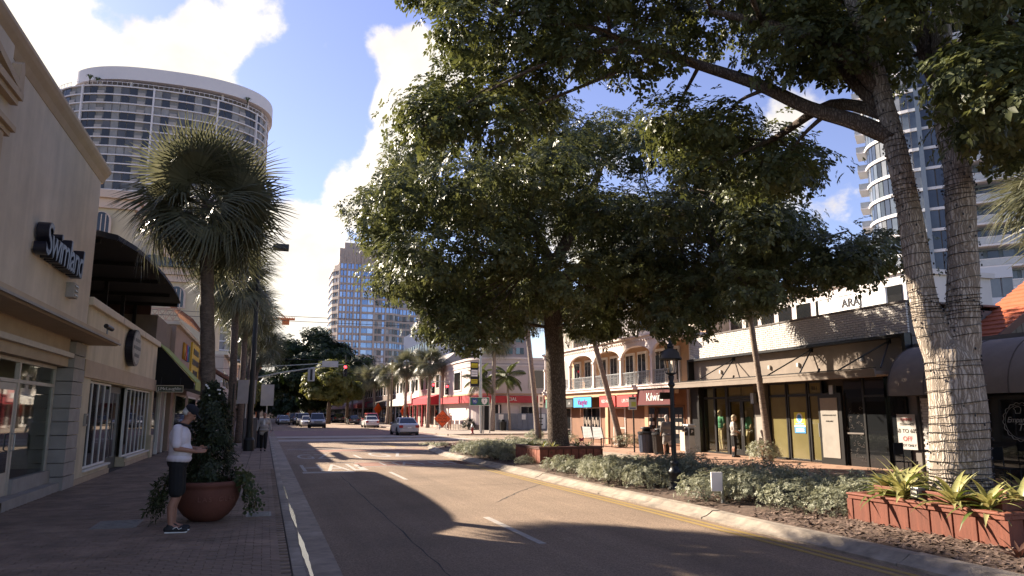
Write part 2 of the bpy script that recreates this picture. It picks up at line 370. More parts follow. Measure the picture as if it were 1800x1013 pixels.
# right pavement with square red tiles
swr = struct('sidewalk_right', MB().box(14.35, 140, -30, 46.3, -0.14, -0.012), M_joint)
kerbR = struct('kerb_right', MB().box(14.1, 14.35, -30, 46.3, -0.14, -0.03), M_kerb)
pieces('kerb_stone', [(14.225, 5+i*2.45, -0.055, 0.24, 2.43, 0.12) for i in range(22)], M_kerb, kerbR)
bx = []
for i in range(13):
    for j in range(100):
        bx.append((14.5 + i*0.305, 12.0 + j*0.305, -0.01 + random.uniform(-.003,.003), 0.295, 0.295, 0.03))
pieces('paving_tile', bx, M_tile, swr, 300, lambda b: abs(b[1]-22)*0.8 + abs(b[0]-15.5))
struct('sidewalk_far_right', MB().box(14.1, 140, 58.2, 420, -0.14, 0.0), MATS['far_pavement'])
# median island: kerb segments round its edge, mulch bed
def med_x(y):                      # kerb foot line
    if y < 29: return 7.22
    t = min(1.0, (y-29)/11.5); return 7.22 + 1.55*t*t
med = MB(); n = 40
ys = [-6 + i*(40.8+6)/n for i in range(n+1)]
lft = [(med_x(y)+0.32, y, 0.0) for y in ys]; rgt = [(10.9 - (0 if y < 30 else 0.9*((y-30)/11)**2), y, 0.0) for y in ys]
vs = []
for a, c in zip(lft, rgt):
    for k in range(9):
        t = k/8; bul = 0.10*math.sin(math.pi*t) if a[1] < 38 else 0.05*math.sin(math.pi*t)
        vs.append((a[0]*(1-t)+c[0]*t, a[1], 0.015 + bul + random.uniform(-.012,.012)))
med.add(vs, [(i*9+k, i*9+k+1, (i+1)*9+k+1, (i+1)*9+k) for i in range(n) for k in range(8)])
medo = struct('median_bed', med, M_mulch, smooth=True)
kprof = [(0.0, ROAD_Z-0.03), (0.0, ROAD_Z+0.03), (0.10, ROAD_Z+0.055), (0.17, -0.005), (0.22, 0.03), (0.38, 0.035), (0.38, ROAD_Z-0.03)]
yy = 3.0; seg = 0
while yy < 40.0:
    y1 = min(yy + 2.05, 40.3); b = MB(); m_ = 4; vs = []
    for i in range(m_+1):
        y_ = yy + 0.008 + (y1-yy-0.016)*i/m_
        for (dx, z) in kprof: vs.append((med_x(y_)+dx + 0.012*math.sin(seg*3.1+i), y_, z + 0.006*math.sin(seg*1.7)))
    k = len(kprof)
    fs = [(i*k+j, i*k+(j+1) % k, (i+1)*k+(j+1) % k, (i+1)*k+j) for i in range(m_) for j in range(k)] + [tuple(range(k)), tuple(range(m_*k, m_*k+k))[::-1]]
    b.add(vs, fs); part('kerb_stone', b, M_kerb, medo); yy = y1; seg += 1
b = MB()
for i in range(24):          # rounded nose of the island
    a0, a1 = math.pi*i/24, math.pi*(i+1)/24
    def np_(a, r): return (9.4 + math.cos(math.pi-a)*r*0.98, 40.2 + math.sin(a)*r*0.9)
    for (r0, r1, z0, z1) in ((0.75, 0.45, 0.03, 0.035), (0.80, 0.75, ROAD_Z, 0.03)):
        p = [np_(a0, r0), np_(a1, r0), np_(a1, r1), np_(a0, r1)]
        b.add([(p[0][0],p[0][1],z0),(p[1][0],p[1][1],z0),(p[2][0],p[2][1],z1),(p[3][0],p[3][1],z1)], [(0,1,2,3)])
part('kerb_stone', b, M_kerb, medo)
part('kerb_stone', MB().box(10.85, 11.1, -6, 40.2, -0.14, 0.03), M_kerb, medo)
# loose bark chips lying on the bed
ch = MB()
for i in range(2600):
    x, y_ = random.uniform(7.68, 8.75), random.uniform(4.6, 10.5)
    if i > 1300: x, y_ = random.uniform(7.65, 10.6), random.uniform(4.6, 30)
    a = random.uniform(0, 6.28); l, w = random.uniform(.02,.055), random.uniform(.008,.02); z = 0.03 + 0.10*math.sin(math.pi*min(1,max(0,(x-7.64)/3.2)))
    c, s_ = math.cos(a), math.sin(a); t = random.uniform(-.02,.02)
    ch.add([(x-c*l-s_*w, y_-s_*l+c*w, z-t), (x+c*l-s_*w, y_+s_*l+c*w, z+t), (x+c*l+s_*w, y_+s_*l-c*w, z+t+.006), (x-c*l+s_*w, y_-s_*l-c*w, z-t+.006)], [(0,1,2,3)])
tag(part('bark_chips', ch, mat('bark_chip', (0.17,0.115,0.085), 0.95, var=0.5, scale=40)), 'brown bark chips scattered over the median bed', 'mulch', kind='stuff')
# ---- markings (thin sheets on the road)
ZM = ROAD_Z + 0.004
def strip(x0, x1, y0, y1): return MB().box(x0, x1, y0, y1, ROAD_Z-0.01, ZM)
def mark(name, mb, m, label, cat='road marking', group=None): return tag(part(name, mb, m, road), None)
lane = MB()
for y0 in (-1.4, 4.1, 9.85, 20.2, 30.0): part('lane_dash', strip(3.72, 3.83, y0, y0+2.75), M_paintw, road)
for i, (x0, x1) in enumerate(((6.78, 6.88), (6.96, 7.06))):
    b = MB(); n = 60; vs = []
    for k in range(n+1):
        y_ = 3 + 25.5*k/n; w = 0.0 if 0 else 0.006*math.sin(k*2.1)
        vs += [(med_x(y_)-7.22+x0+w, y_, ZM), (med_x(y_)-7.22+x1+w, y_, ZM)]
    b.add(vs, [(2*k, 2*k+1, 2*k+3, 2*k+2) for k in range(n)]); part('yellow_line', b, M_painty, road)
part('stop_line', strip(1.2, 2.75, 23.2, 23.75), M_paintw, road)
part('stop_line', strip(1.15, 7.1, 38.4, 38.75), M_paintw, road)
# palm-shadow bands put into the road colour, with white borders
for (y0, y1, xa) in ((25.6, 27.6, 3.2), (35.6, 37.4, 2.4)):
    part('palm_shade_band', strip(xa, med_x(y0)-0.05, y0, y1), M_palmshade, road)
    for yb in (y0-0.22, y1+0.06): part('crossing_edge_line', strip(xa-0.6, med_x(y0)-0.05, yb, yb+0.16), M_paintw, road)
def roadtext(body, cx, cy, w, h):
    me = text_mesh(body, 1.0, 0.0); xs = [v.co.x for v in me.vertices]; ys_ = [v.co.y for v in me.vertices]
    sx, sy = w/(max(xs)-min(xs)), h/(max(ys_)-min(ys_)); mx, my = (max(xs)+min(xs))/2, (max(ys_)+min(ys_))/2
    for v in me.vertices: v.co = ((v.co.x-mx)*sx + cx, (v.co.y-my)*sy + cy, ZM+0.003)
    me.materials.clear(); me.materials.append(M_paintw); me.name = 'road_lettering'
    link(bpy.data.objects.new('road_lettering', me), road)
roadtext('HAL', 2.25, 25.4, 2.0, 3.0); roadtext('GZ', 2.05, 31.9, 1.35, 3.2); roadtext('GZ', 5.2, 32.4, 1.6, 3.4); roadtext('HAHH', 5.35, 26.6, 2.6, 1.5)
part('turn_line', strip(3.05, 3.25, 23.9, 26.6), M_paintw, road)
# intersection: white stop bars and brick-red square
for y0, y1 in ((49.0, 52.6), (55.6, 59.6)): part('crosswalk_band', strip(0.95, 13.9, y0, y1), mat('pale_crosswalk', (0.36,0.30,0.25), 0.9, var=0.15, scale=2), road)
part('intersection_pavers', strip(0.95, 13.9, 60.4, 78.0), mat('intersection_red', (0.20,0.115,0.095), 0.9, var=0.2, scale=1.5), road)
part('yellow_line', strip(6.6, 6.75, 38.9, 44.0), M_painty, road)
# tar-filled cracks
def crack(pts, w=0.012):
    b = MB(); P = []
    for i in range(len(pts)-1):
        for k in range(14):
            t = k/14; P.append((pts[i][0]*(1-t)+pts[i+1][0]*t + random.uniform(-.022,.022), pts[i][1]*(1-t)+pts[i+1][1]*t + random.uniform(-.03,.03)))
    vs = []
    for i, (x, y_) in enumerate(P):
        j = min(i+1, len(P)-1); k = max(i-1, 0); dx, dy = P[j][0]-P[k][0], P[j][1]-P[k][1]; l = math.hypot(dx, dy) or 1; ww = w*random.uniform(.4, 1.2)
        vs += [(x-dy/l*ww, y_+dx/l*ww, ROAD_Z+0.003), (x+dy/l*ww, y_-dx/l*ww, ROAD_Z+0.003)]
    b.add(vs, [(2*i, 2*i+1, 2*i+3, 2*i+2) for i in range(len(P)-1)]); part('crack', b, M_asph2, road)
crack([(2.05, 5), (2.1, 12), (2.2, 23)]); crack([(1.0, 20.6), (4, 20.8), (7.1, 21.0)], 0.01); crack([(4.6, 14.6), (5.6, 16.2), (7.1, 18.3)], 0.016); crack([(3.2, 18.6), (5.5, 18.1), (7.1, 18.3)], 0.01)
# metal covers in the pavement
mc = mat('cover_iron', (0.20,0.185,0.165), 0.6, var=0.25, scale=12, metal=0.3)
for (x, y_, w, l, nm, lab) in ((0.0, 13.4, 0.40, 0.55, 'valve_cover', 'small square metal valve cover in the brick pavement right of the bowl planter'), (-2.05, 12.9, 0.62, 0.85, 'manhole_cover', 'worn metal utility cover in the brick pavement left of the standing man')):
    t = thing(nm, (x, y_, 0.01), lab, 'cover'); part('frame', MB().box(x-w/2, x+w/2, y_-l/2, y_+l/2, 0.0, 0.014), mc, t)
    for k in range(5): part('rib', MB().box(x-w*.42, x+w*.42, y_-l*.42+k*l*.19, y_-l*.42+k*l*.19+0.05, 0.0, 0.021), mc, t)
# ================================================================== left-hand buildings (facades face +X)
XF = -4.2
M_stA = mat('cream_stucco', (0.60,0.51,0.40), 0.92, var=0.08, scale=2.0, bump=0.35, bscale=90, big=0.08, bigscale=0.35, streak=((1.6,1.6,0.14), 0.16))
M_stA2 = mat('buff_trim', (0.46,0.35,0.24), 0.9, var=0.08, scale=3, bump=0.2, bscale=60)
M_stB = mat('yellow_cream_stucco', (0.58,0.49,0.34), 0.92, var=0.08, scale=2.0, bump=0.35, bscale=90, big=0.08, streak=((1.8,1.8,0.16), 0.18))
M_capB = mat('parapet_cap', (0.58,0.50,0.38), 0.85, var=0.08, scale=3)
M_frame = mat('pale_window_frame', (0.50,0.44,0.36), 0.5, var=0.08, scale=6)
M_stone = mat('grey_stone_block', (0.33,0.30,0.27), 0.85, var=0.12, scale=3, bump=0.25, bscale=50)
M_pinkbr = mat('pinkish_brown_stucco', (0.34,0.25,0.20), 0.9, var=0.1, scale=2, bump=0.2, bscale=60)
M_ltile = mat('barrel_tile', (0.20,0.10,0.07), 0.85, var=0.35, scale=4)
def building(name, loc, label): return thing(name, loc, label, 'building')
# ---- swimwear shop
A = building('swimwear_shop', (-9, 8, 0), 'two-storey cream stucco shop with dark script lettering, nearest on the left')
wall = MB().box(-14, XF, 2, 14.2, 3.3, 7.60).box(-14, XF, 14.2, 19.8, 3.3, 7.60).box(-14, XF-0.5, 2, 19.8, 0, 3.3)
wall = MB().box(-14, XF, 0, 19.8, 3.35, 7.60).box(-14, XF-1.7, 0, 19.8, 0, 3.35).box(-14, XF, 19.55, 19.8, 0, 3.35).box(XF-1.7, XF, 0, 15.0, 0, 0.18)
part('wall', wall, M_stA, A)
part('projecting_bay', MB().box(XF-0.2, XF+0.10, 0, 12.7, 3.6, 7.48), M_stA, A)
cop = MB()
prof = [(-4.6, 7.78), (XF+0.17, 7.78), (XF+0.18, 7.70), (XF+0.14, 7.62), (XF+0.07, 7.52), (XF+0.01, 7.40), (-4.6, 7.40)]
cop.prism([(x, 0, z) for x, z in prof], (0, 19.95, 0)); part('coping', cop, M_stA2, A)
part('coping_return', MB().box(-14, XF-0.1, 19.7, 19.94, 7.45, 7.775), M_stA2, A)
# pediment over the upper bay, bracket and capital mouldings
ped = MB().box(XF+0.1, XF+0.26, 0, 12.85, 6.62, 6.74).box(XF+0.1, XF+0.21, 0, 12.8, 6.52, 6.615)
ped.obox((XF+0.18, 11.1, 7.08), (0.08,0,0), (0,1.6,-0.30), (0,0.015,0.06))
part('pediment', ped, M_stA2, A)
part('acroterion', MB().prism([(XF+0.11, 12.6, 6.75), (XF+0.11, 12.85, 6.75), (XF+0.11, 12.82, 7.12), (XF+0.11, 12.75, 7.24), (XF+0.11, 12.64, 7.16)], (0.14, 0, 0)), M_stA2, A)
part('pilaster_capital', MB().box(XF+0.1, XF+0.24, 0, 12.75, 6.05, 6.14).box(XF+0.1, XF+0.18, 0, 12.7, 5.96, 6.045), M_stA2, A)
part('pilaster', MB().box(XF+0.1, XF+0.16, 12.0, 12.5, 3.7, 5.95), M_stA2, A)
# canopy slab
can = MB().prism([(XF, 0, 3.62), (XF+0.62, 0, 3.50), (XF+0.66, 0, 3.49), (XF+0.66, 0, 3.37), (XF+0.60, 0, 3.34), (XF, 0, 3.34)], (0, 20.25, 0))
part('canopy', can, M_stA2, A)
part('canopy_lip', MB().box(XF+0.665, XF+0.70, 0, 20.28, 3.36, 3.40), M_stone, A)
part('soffit_beam', MB().box(XF-0.06, XF+0.05, 0, 18.7, 2.92, 3.02), M_frame, A)
part('lintel_panel', MB().box(XF-0.25, XF-0.06, 0, 18.7, 2.72, 3.35), M_stA2, A)
# quoined pier
for k in range(11):
    z0 = 0.30*k; d = 0.0 if k % 2 else 0.03
    part('pier_block', MB().box(XF-0.35, XF+0.05+d*0.4, 18.75-d, 19.75, z0+0.012, min(z0+0.295, 3.33)), M_stone, A)
# storefront
A_door = part('door', MB().box(XF-0.33, XF-0.28, 15.0, 16.1, 0.19, 2.25), M_frame, A)
pd = MB().box(XF-0.279, XF-0.27, 15.14, 15.96, 0.62, 2.12); part('door_glass', pd, M_glass, A_door)
part('door_handle', MB().tube([(XF-0.25, 16.0, 1.0), (XF-0.19, 16.0, 1.02), (XF-0.19, 16.0, 1.3), (XF-0.25, 16.0, 1.32)], 0.014), M_steel, A_door)
part('door_sill', MB().box(XF-0.35, XF, 13, 18.75, 0.0, 0.185), M_stone, A)
fr = MB()
for y_ in (12.0, 14.9, 16.15, 18.6): fr.box(XF-0.34, XF-0.26, y_-0.045, y_+0.045, 0.19, 2.72)
for z_ in (2.30, 2.69): fr.box(XF-0.338, XF-0.262, 12.0, 18.6, z_-0.04, z_+0.028)
part('window_frame', fr, M_frame, A)
part('bulkhead', MB().box(XF-0.35, XF-0.2, 16.2, 18.74, 0.19, 0.46), M_stone, A); part('bulkhead', MB().box(XF-0.35, XF-0.2, 12.0, 14.85, 0.19, 0.46), M_stone, A)
cg = clear_glass('clear_shop_glass')
for (y0, y1) in ((12.05, 14.85), (16.2, 18.55)): part('pane', MB().box(XF-0.305, XF-0.295, y0, y1, 0.46, 2.66), cg, A)
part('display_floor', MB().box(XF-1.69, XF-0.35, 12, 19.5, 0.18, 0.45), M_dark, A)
# dressed display busts behind the glass
for (y_, c) in ((13.2, (0.25,0.05,0.04)), (14.2, (0.06,0.10,0.16)), (16.8, (0.30,0.10,0.05)), (17.7, (0.28,0.26,0.22))):
    t = thing('dress_form', (XF-0.95, y_, 0.46), {13.2: 'display form in a dark red swimsuit inside the nearest shop window', 14.2: 'display form in a blue top inside the nearest shop window', 16.8: 'display form in rust swimwear behind the glass right of the shop door', 17.7: 'pale display form behind the glass beside the stone pier'}[y_], 'mannequin')
    b = MB(); b.lathe([(0.05,0.72),(0.13,0.75),(0.155,0.85),(0.115,1.05),(0.15,1.22),(0.17,1.36),(0.11,1.46),(0.05,1.5),(0.045,1.58)], 14, (XF-0.95, y_, 0.46), sx=0.72)
    part('torso', b, mat('swim_%d' % int(y_*10), c, 0.7, var=0.2), t, smooth=True)
    part('stand', MB().tube([(XF-0.95, y_, 0.46), (XF-0.95, y_, 1.2)], 0.016).lathe([(0.16,0),(0.16,0.02),(0.02,0.04)], 14, (XF-0.95, y_, 0.46)), M_steel, t)
# script sign: letters with returns
t = thing('swimland_sign', (XF, 16.7, 4.9), 'dark raised script letters reading Swimland on the cream wall', 'sign')
M_let = mat('sign_letter', (0.012,0.012,0.02), 0.35, var=0.2); M_letf = mat('sign_letter_face', (0.03,0.03,0.05), 0.3, var=0.1)
text('lettering', 'Swimland', 0.86, (XF+0.14, 16.35, 4.86), '+x', M_let, t, depth=0.20, shear=0.16, space=0.86, bold=0.018)
text('letter_face', 'Swimland', 0.86, (XF+0.247, 16.35, 4.86), '+x', M_letf, t, depth=0.008, shear=0.16, space=0.86, bold=0.006)
part('raceway', MB().box(XF+0.0, XF+0.05, 15.0, 17.7, 4.66, 4.80), M_stA2, t)
t = thing('wall_light', (XF, 17.75, 4.3), 'small square floodlight box on the cream wall under the dark lettering', 'light'); part('housing', MB().box(XF, XF+0.16, 17.6, 17.95, 4.16, 4.48), M_stone, t, bevel=0.01); part('louvre', MB().box(XF+0.161, XF+0.18, 17.64, 17.91, 4.2, 4.23).box(XF+0.161, XF+0.18, 17.64, 17.91, 4.3, 4.33).box(XF+0.161, XF+0.18, 17.64, 17.91, 4.4, 4.43), M_steel, t)
t = thing('security_camera', (XF+0.5, 19.5, 3.7), 'small security camera on top of the canopy end', 'camera'); part('bracket', MB().tube([(XF+0.55, 19.3, 3.50), (XF+0.55, 19.3, 3.66)], 0.02), M_steel, t); part('body', MB().tube([(XF+0.55, 19.1, 3.72), (XF+0.62, 19.45, 3.68)], 0.055, 10), M_black, t)
# ---- low shop with window rows
B = building('low_cream_shop', (-9, 25.5, 0), 'low yellow-cream shop with flat parapet and tall white-framed windows')
YB0, YB1 = 19.85, 32.0
wall = MB().box(-13, XF-0.35, YB0, YB1, 0, 4.30).box(XF-0.35, XF, YB0, YB1, 2.52, 4.30)
for (y0, y1) in ((YB0, 20.8), (31.55, YB1)): wall.box(XF-0.35, XF, y0, y1, 0, 2.52)
for (y0, y1) in ((20.8, 24.0), (26.6, 31.55)): wall.box(XF-0.35, XF, y0, y1, 0, 0.30)
part('wall', wall, M_stB, B)
part('parapet_cap', MB().box(-13, XF+0.10, YB0-0.03, YB1+0.05, 4.30, 4.50), M_capB, B, bevel=0.015)
for y_ in (23.9, 28.0): part('cap_joint', MB().box(XF+0.101, XF+0.106, y_, y_+0.03, 4.3, 4.5), M_stone, B)
part('string_course', MB().box(XF, XF+0.05, YB0, YB1, 2.56, 2.98), M_stA2, B)
part('base_skirting', MB().box(XF, XF+0.035, YB0, 24.0, 0, 0.14).box(XF, XF+0.035, 26.6, YB1, 0, 0.14), M_stA2, B)
part('corner_block', MB().box(XF-0.02, XF+0.10, 31.5, 32.02, 0, 0.85), M_stB, B)
def win_row(parent, y0, y1, z0, z1, n, x=XF-0.12, fw=0.045):
    f = MB()
    for i in range(n+1):
        y_ = y0 + (y1-y0)*i/n; f.box(x-0.05, x+0.025, y_-fw/2, y_+fw/2, z0, z1)
    f.box(x-0.045, x+0.022, y0, y1, z0, z0+0.05).box(x-0.045, x+0.022, y0, y1, z1-0.05, z1)
    w = part('window', f, M_white, parent)
    for i in range(n):
        ya, yb = y0 + (y1-y0)*i/n + fw/2, y0 + (y1-y0)*(i+1)/n - fw/2
        part('pane', MB().box(x-0.012, x+0.002, ya, yb, z0+0.05, z1-0.05), M_glass, w)
win_row(B, 20.85, 23.95, 0.30, 2.51, 4); win_row(B, 26.65, 31.5, 0.30, 2.51, 6)
part('sill', MB().box(XF-0.05, XF+0.06, 20.8, 24.0, 0.25, 0.298), M_white, B); part('sill', MB().box(XF-0.05, XF+0.06, 26.6, 31.55, 0.25, 0.298), M_white, B)
dr = part('door', MB().box(XF-0.30, XF-0.25, 24.1, 26.5, 0.0, 2.5), mat('door_dark_green', (0.05,0.055,0.05), 0.5), B)
part('door_glass', MB().box(XF-0.249, XF-0.24, 24.25, 25.2, 0.35, 2.3), M_glass, dr); part('door_glass', MB().box(XF-0.249, XF-0.24, 25.4, 26.35, 0.35, 2.3), M_glass, dr)
part('door_handle', MB().tube([(XF-0.2, 25.28, 0.9), (XF-0.2, 25.28, 1.4)], 0.015), M_steel, dr)
# oval sign
t = thing('oval_sign', (XF, 25.6, 3.7), 'dark-edged oval sign box with pale face on the yellow-cream shop', 'sign')
ov = [(0, 25.7 + 0.80*math.cos(a), 3.74 + 0.58*math.sin(a)) for a in [2*math.pi*i/32 for i in range(32)]]
part('box', MB().prism([(XF+0.02, y_, z_) for _, y_, z_ in ov], (0.20, 0, 0)), M_let, t)
part('face', MB().prism([(XF+0.222, 25.7+(y_-25.7)*.93, 3.72+(z_-3.72)*.88) for _, y_, z_ in ov], (0.012, 0, 0)), mat('oval_face', (0.20,0.185,0.17), 0.4, var=0.6, scale=9, col2=(0.45,0.42,0.38)), t)
for k, (w_, z_) in enumerate(((0.42, 3.98), (0.62, 3.74), (0.4, 3.5))): part('lettering', MB().box(XF+0.236, XF+0.243, 25.7-w_, 25.7+w_, z_-0.05, z_+0.05), M_let, t)
t = thing('door_keypad', (XF, 20.3, 1.5), 'small dark keypad box on the yellow-cream wall left of its first window', 'keypad'); part('box', MB().box(XF, XF+0.06, 20.42, 20.6, 1.38, 1.68), M_stone, t); part('cover', MB().box(XF+0.061, XF+0.07, 20.45, 20.57, 1.43, 1.63), M_black, t)
# ---- shop with the green awning and the black roof above it
C = building('green_awning_shop', (-8, 34, 0), 'dark-fronted taupe shop under a lime green awning')
part('wall', MB().box(-13, XF-0.1, 32.05, 36.6, 0, 5.6), mat('taupe_wall', (0.20,0.155,0.125), 0.9, var=0.12), C)
aw = MB().add([(XF-0.09, 32.1, 4.58), (-2.72, 32.1, 2.95), (-2.72, 36.4, 2.95), (XF-0.09, 36.4, 4.58), (XF-0.09, 32.1, 4.54), (-2.75, 32.1, 2.91), (-2.75, 36.4, 2.91), (XF-0.09, 36.4, 4.54)], [(0,1,2,3),(7,6,5,4),(0,4,5,1),(3,2,6,7)])
M_green = mat('lime_canvas', (0.30,0.33,0.09), 0.85, var=0.06, scale=5)
awo = part('awning', aw, M_green, C); part('valance', MB().box(-2.73, -2.70, 32.1, 36.4, 2.62, 2.95), M_green, awo)
part('end_shade_sheet', MB().prism([(XF-0.09, 32.12, 4.52), (-2.78, 32.12, 2.92), (-2.78, 32.12, 2.66), (XF-0.09, 32.12, 2.66)], (0, 0.012, 0)), mat('inner_shade_black', (0.01,0.01,0.01), 0.9, var=0.2), awo)  # sheet across the open awning end; its black is the shade inside
part('door_surround', MB().box(XF-0.1, XF+0.02, 33.9, 34.05, 0, 2.6).box(XF-0.1, XF+0.02, 35.5, 35.65, 0, 2.6).box(XF-0.1, XF+0.02, 33.9, 35.65, 2.6, 2.75), M_white, C)
part('door', MB().box(XF-0.09, XF-0.04, 34.05, 35.5, 0.02, 2.6), mat('taupe_door', (0.22,0.19,0.165), 0.6), C); part('pane', MB().box(XF-0.1, XF-0.06, 32.3, 33.8, 0.5, 2.6), M_glass, C)
# black terrace canopy standing on the low shop's roof
TC = thing('terrace_canopy', (-6, 26, 4.3), 'wide black canopy with curved front edge over the low shop roof', 'canopy')
edge = [(-4.32, 19.95), (-3.80, 20.5), (-3.56, 21.8), (-3.46, 23.0), (-3.38, 24.4), (-3.34, 26.0), (-3.34, 28.0), (-3.39, 30.2), (-3.48, 31.9), (-4.4, 32.3), (-9.5, 32.3), (-9.5, 19.95)]
b = MB(); n = len(edge); b.add([(x, y, 6.08) for x, y in edge] + [(x + (0 if x < -9 else -0.05), y, 6.24) for x, y in edge], [tuple(range(n))[::-1], tuple(range(n, 2*n))] + [(k, (k+1) % n, n+(k+1) % n, n+k) for k in range(n)])
part('roof_sheet', b, mat('canopy_black', (0.010,0.009,0.009), 0.9, var=0.2), TC)
for y_ in (20.4, 23.4, 26.4, 29.4, 32.0):
    part('rafter', MB().box(-9.4, -3.6 if y_ > 21 else -4.2, y_-0.05, y_+0.05, 5.96, 6.078), MATS['canopy_black'], TC)
    part('post', MB().box(-5.2, -5.08, y_-0.06, y_+0.06, 4.3, 6.07), MATS['canopy_black'], TC)
part('back_wall', MB().box(-9.6, -9.45, 19.95, 32.3, 4.3, 6.08), mat('maroon_wall', (0.10,0.05,0.04), 0.9), TC)
part('side_screen', MB().box(-9.4, -4.6, 32.22, 32.28, 4.3, 6.07), mat('maroon_screen', (0.07,0.035,0.03), 0.9), TC)
for k in range(5): part('screen_bar', MB().box(-9.0+k*0.95, -8.95+k*0.95, 32.18, 32.215, 4.3, 6.0), MATS['canopy_black'], TC)
t = thing('hanging_shop_sign', (-3.6, 31.7, 2.6), 'hanging board reading J.McLaughlin beneath the green awning', 'sign')
part('board', MB().box(-4.1, -3.12, 31.72, 31.77, 2.50, 2.78), mat('sign_green', (0.06,0.07,0.04), 0.6), t)
part('border', MB().box(-4.1, -3.12, 31.71, 31.718, 2.755, 2.778).box(-4.1, -3.12, 31.71, 31.718, 2.502, 2.525).box(-4.1, -4.08, 31.71, 31.718, 2.526, 2.754).box(-3.14, -3.12, 31.71, 31.718, 2.526, 2.754), M_capB, t)
text('lettering', 'J.McLaughlin', 0.17, (-3.61, 31.715, 2.64), '-y', M_white, t, depth=0.006)
part('hanger', MB().tube([(-3.95, 31.75, 2.78), (-3.95, 31.9, 3.1)], 0.01), M_black, t); part('hanger', MB().tube([(-3.25, 31.75, 2.78), (-3.25, 31.9, 3.1)], 0.01), M_black, t)
# ---- shop with coloured letters and yellow panel
D = building('coloured_sign_shop', (-8, 45, 0), 'pinkish-brown flat-topped shop with rainbow letters and a yellow sign panel')
part('wall', MB().box(-13, XF+0.1, 36.7, 59.8, 0, 5.75), M_pinkbr, D)
part('cap', MB().box(-13, XF+0.25, 36.6, 59.9, 5.75, 5.92), M_capB, D)
rail = MB().box(-6.2, XF+0.2, 36.9, 36.94, 5.93, 5.98).box(-6.2, XF+0.2, 36.9, 36.94, 6.48, 6.54)
for i in range(7):
    x0 = -6.2 + i*0.316
    rail.obox((x0+0.158, 36.92, 6.23), (0.15,0,0.24), (0,0.016,0), (-0.012,0,0.012)).obox((x0+0.158, 36.92, 6.23), (0.15,0,-0.24), (0,0.016,0), (0.012,0,0.012)).box(x0-0.015, x0+0.015, 36.9, 36.94, 5.98, 6.48)
part('lattice_railing', rail, M_pinkbr, D)
for i, (ch, c) in enumerate(zip('MARI', ((0.5,0.25,0.02),(0.45,0.03,0.03),(0.05,0.12,0.4),(0.04,0.2,0.08)))):
    text('letter', ch, 1.15, (XF+0.16, 40.2+i*0.8, 4.75), '+x', mat('letter_%s' % ch, c, 0.5, var=0.05), D, depth=0.08, bold=0.02)
yp = part('sign_panel', MB().box(XF+0.1, XF+0.2, 43.9, 48.6, 3.5, 5.6), mat('sign_yellow', (0.60,0.38,0.03), 0.5, var=0.06), D)
for k, (z_, w_) in enumerate(((5.15, 1.5), (4.55, 1.9), (3.95, 1.2))): part('sign_band', MB().box(XF+0.2, XF+0.23, 46.2-w_, 46.2+w_, z_-0.16, z_+0.16), M_let, yp)
part('awning', MB().prism([(XF+0.1, 37.2, 3.4), (XF+1.5, 37.2, 2.75), (XF+1.5, 37.2, 2.45), (XF+0.1, 37.2, 2.9)], (0, 6.3, 0)), mat('grey_canvas', (0.16,0.15,0.12), 0.9), D)
def tile_roof(parent, x0, x1, y0, y1, z0, z1, n, m):
    """sloping eave of barrel tiles running down towards +X"""
    part('eave', MB().prism([(x0, y0, z0-0.06), (x1, y0, z1-0.06), (x1, y0, z1-0.14), (x0, y0, z0-0.14)], (0, y1-y0, 0)), m, parent)
    bx_ = MB().tube([(0, 0, 0), (x1-x0, 0, z1-z0)], 0.1, 8).mesh('tile'); bx_.materials.append(m); pl = wloc(parent)
    for i in range(n):
        o = bpy.data.objects.new('tile', bx_); o.location = (x0-pl.x, y0+(i+.5)*(y1-y0)/n-pl.y, z0-0.03-pl.z); link(o, parent)
tile_roof(D, XF+0.1, XF+1.9, 49.5, 59.6, 5.0, 3.9, 44, M_ltile)
tile_roof(D, XF-0.5, XF+0.5, 39.0, 44.0, 7.0, 6.3, 22, M_ltile)
for (y0, y1) in ((38, 42.5), (44, 48.5), (50.5, 54.5), (55.5, 59)):
    f_ = part('shop_window', MB().box(XF+0.1, XF+0.16, y0-0.1, y1+0.1, 0.35, 2.6), M_frame, D); part('pane', MB().box(XF+0.161, XF+0.17, y0, y1, 0.45, 2.5), M_glass, f_)
# ---- large cream building behind with arches and a tiled roof
E_ = building('arched_cream_building', (-15, 92, 0), 'large cream building behind the palms with arched windows and green tile roof')
M_cr = mat('distant_cream', (0.46,0.38,0.27), 0.9, var=0.06, scale=0.6); M_pk = mat('distant_pink_trim', (0.52,0.40,0.33), 0.9, var=0.05, scale=0.6)
part('wall', MB().box(-34, -6.6, 80, 110, 0, 15.6).box(-34, -13.8, 80.5, 110, 15.6, 23.2), M_cr, E_)
part('cornice', MB().box(-34, -6.1, 79.4, 110.6, 15.6, 16.3).box(-34, -6.3, 79.7, 110.3, 14.9, 15.59), M_pk, E_)
part('upper_cornice', MB().box(-34, -13.2, 79.8, 110.6, 23.2, 24.0).box(-34, -13.5, 80.2, 110.3, 22.2, 23.19), M_pk, E_)
rf = part('roof', MB().add([(-34,79.0,16.3),(-5.6,79.0,16.3),(-13.7,92,20.0),(-34,92,20.0),(-5.6,110,16.3),(-13.7,100,20.0)], [(0,1,2,3),(1,4,5,2)]), mat('green_grey_tile', (0.10,0.115,0.10), 0.8, var=0.3, scale=1.5), E_)
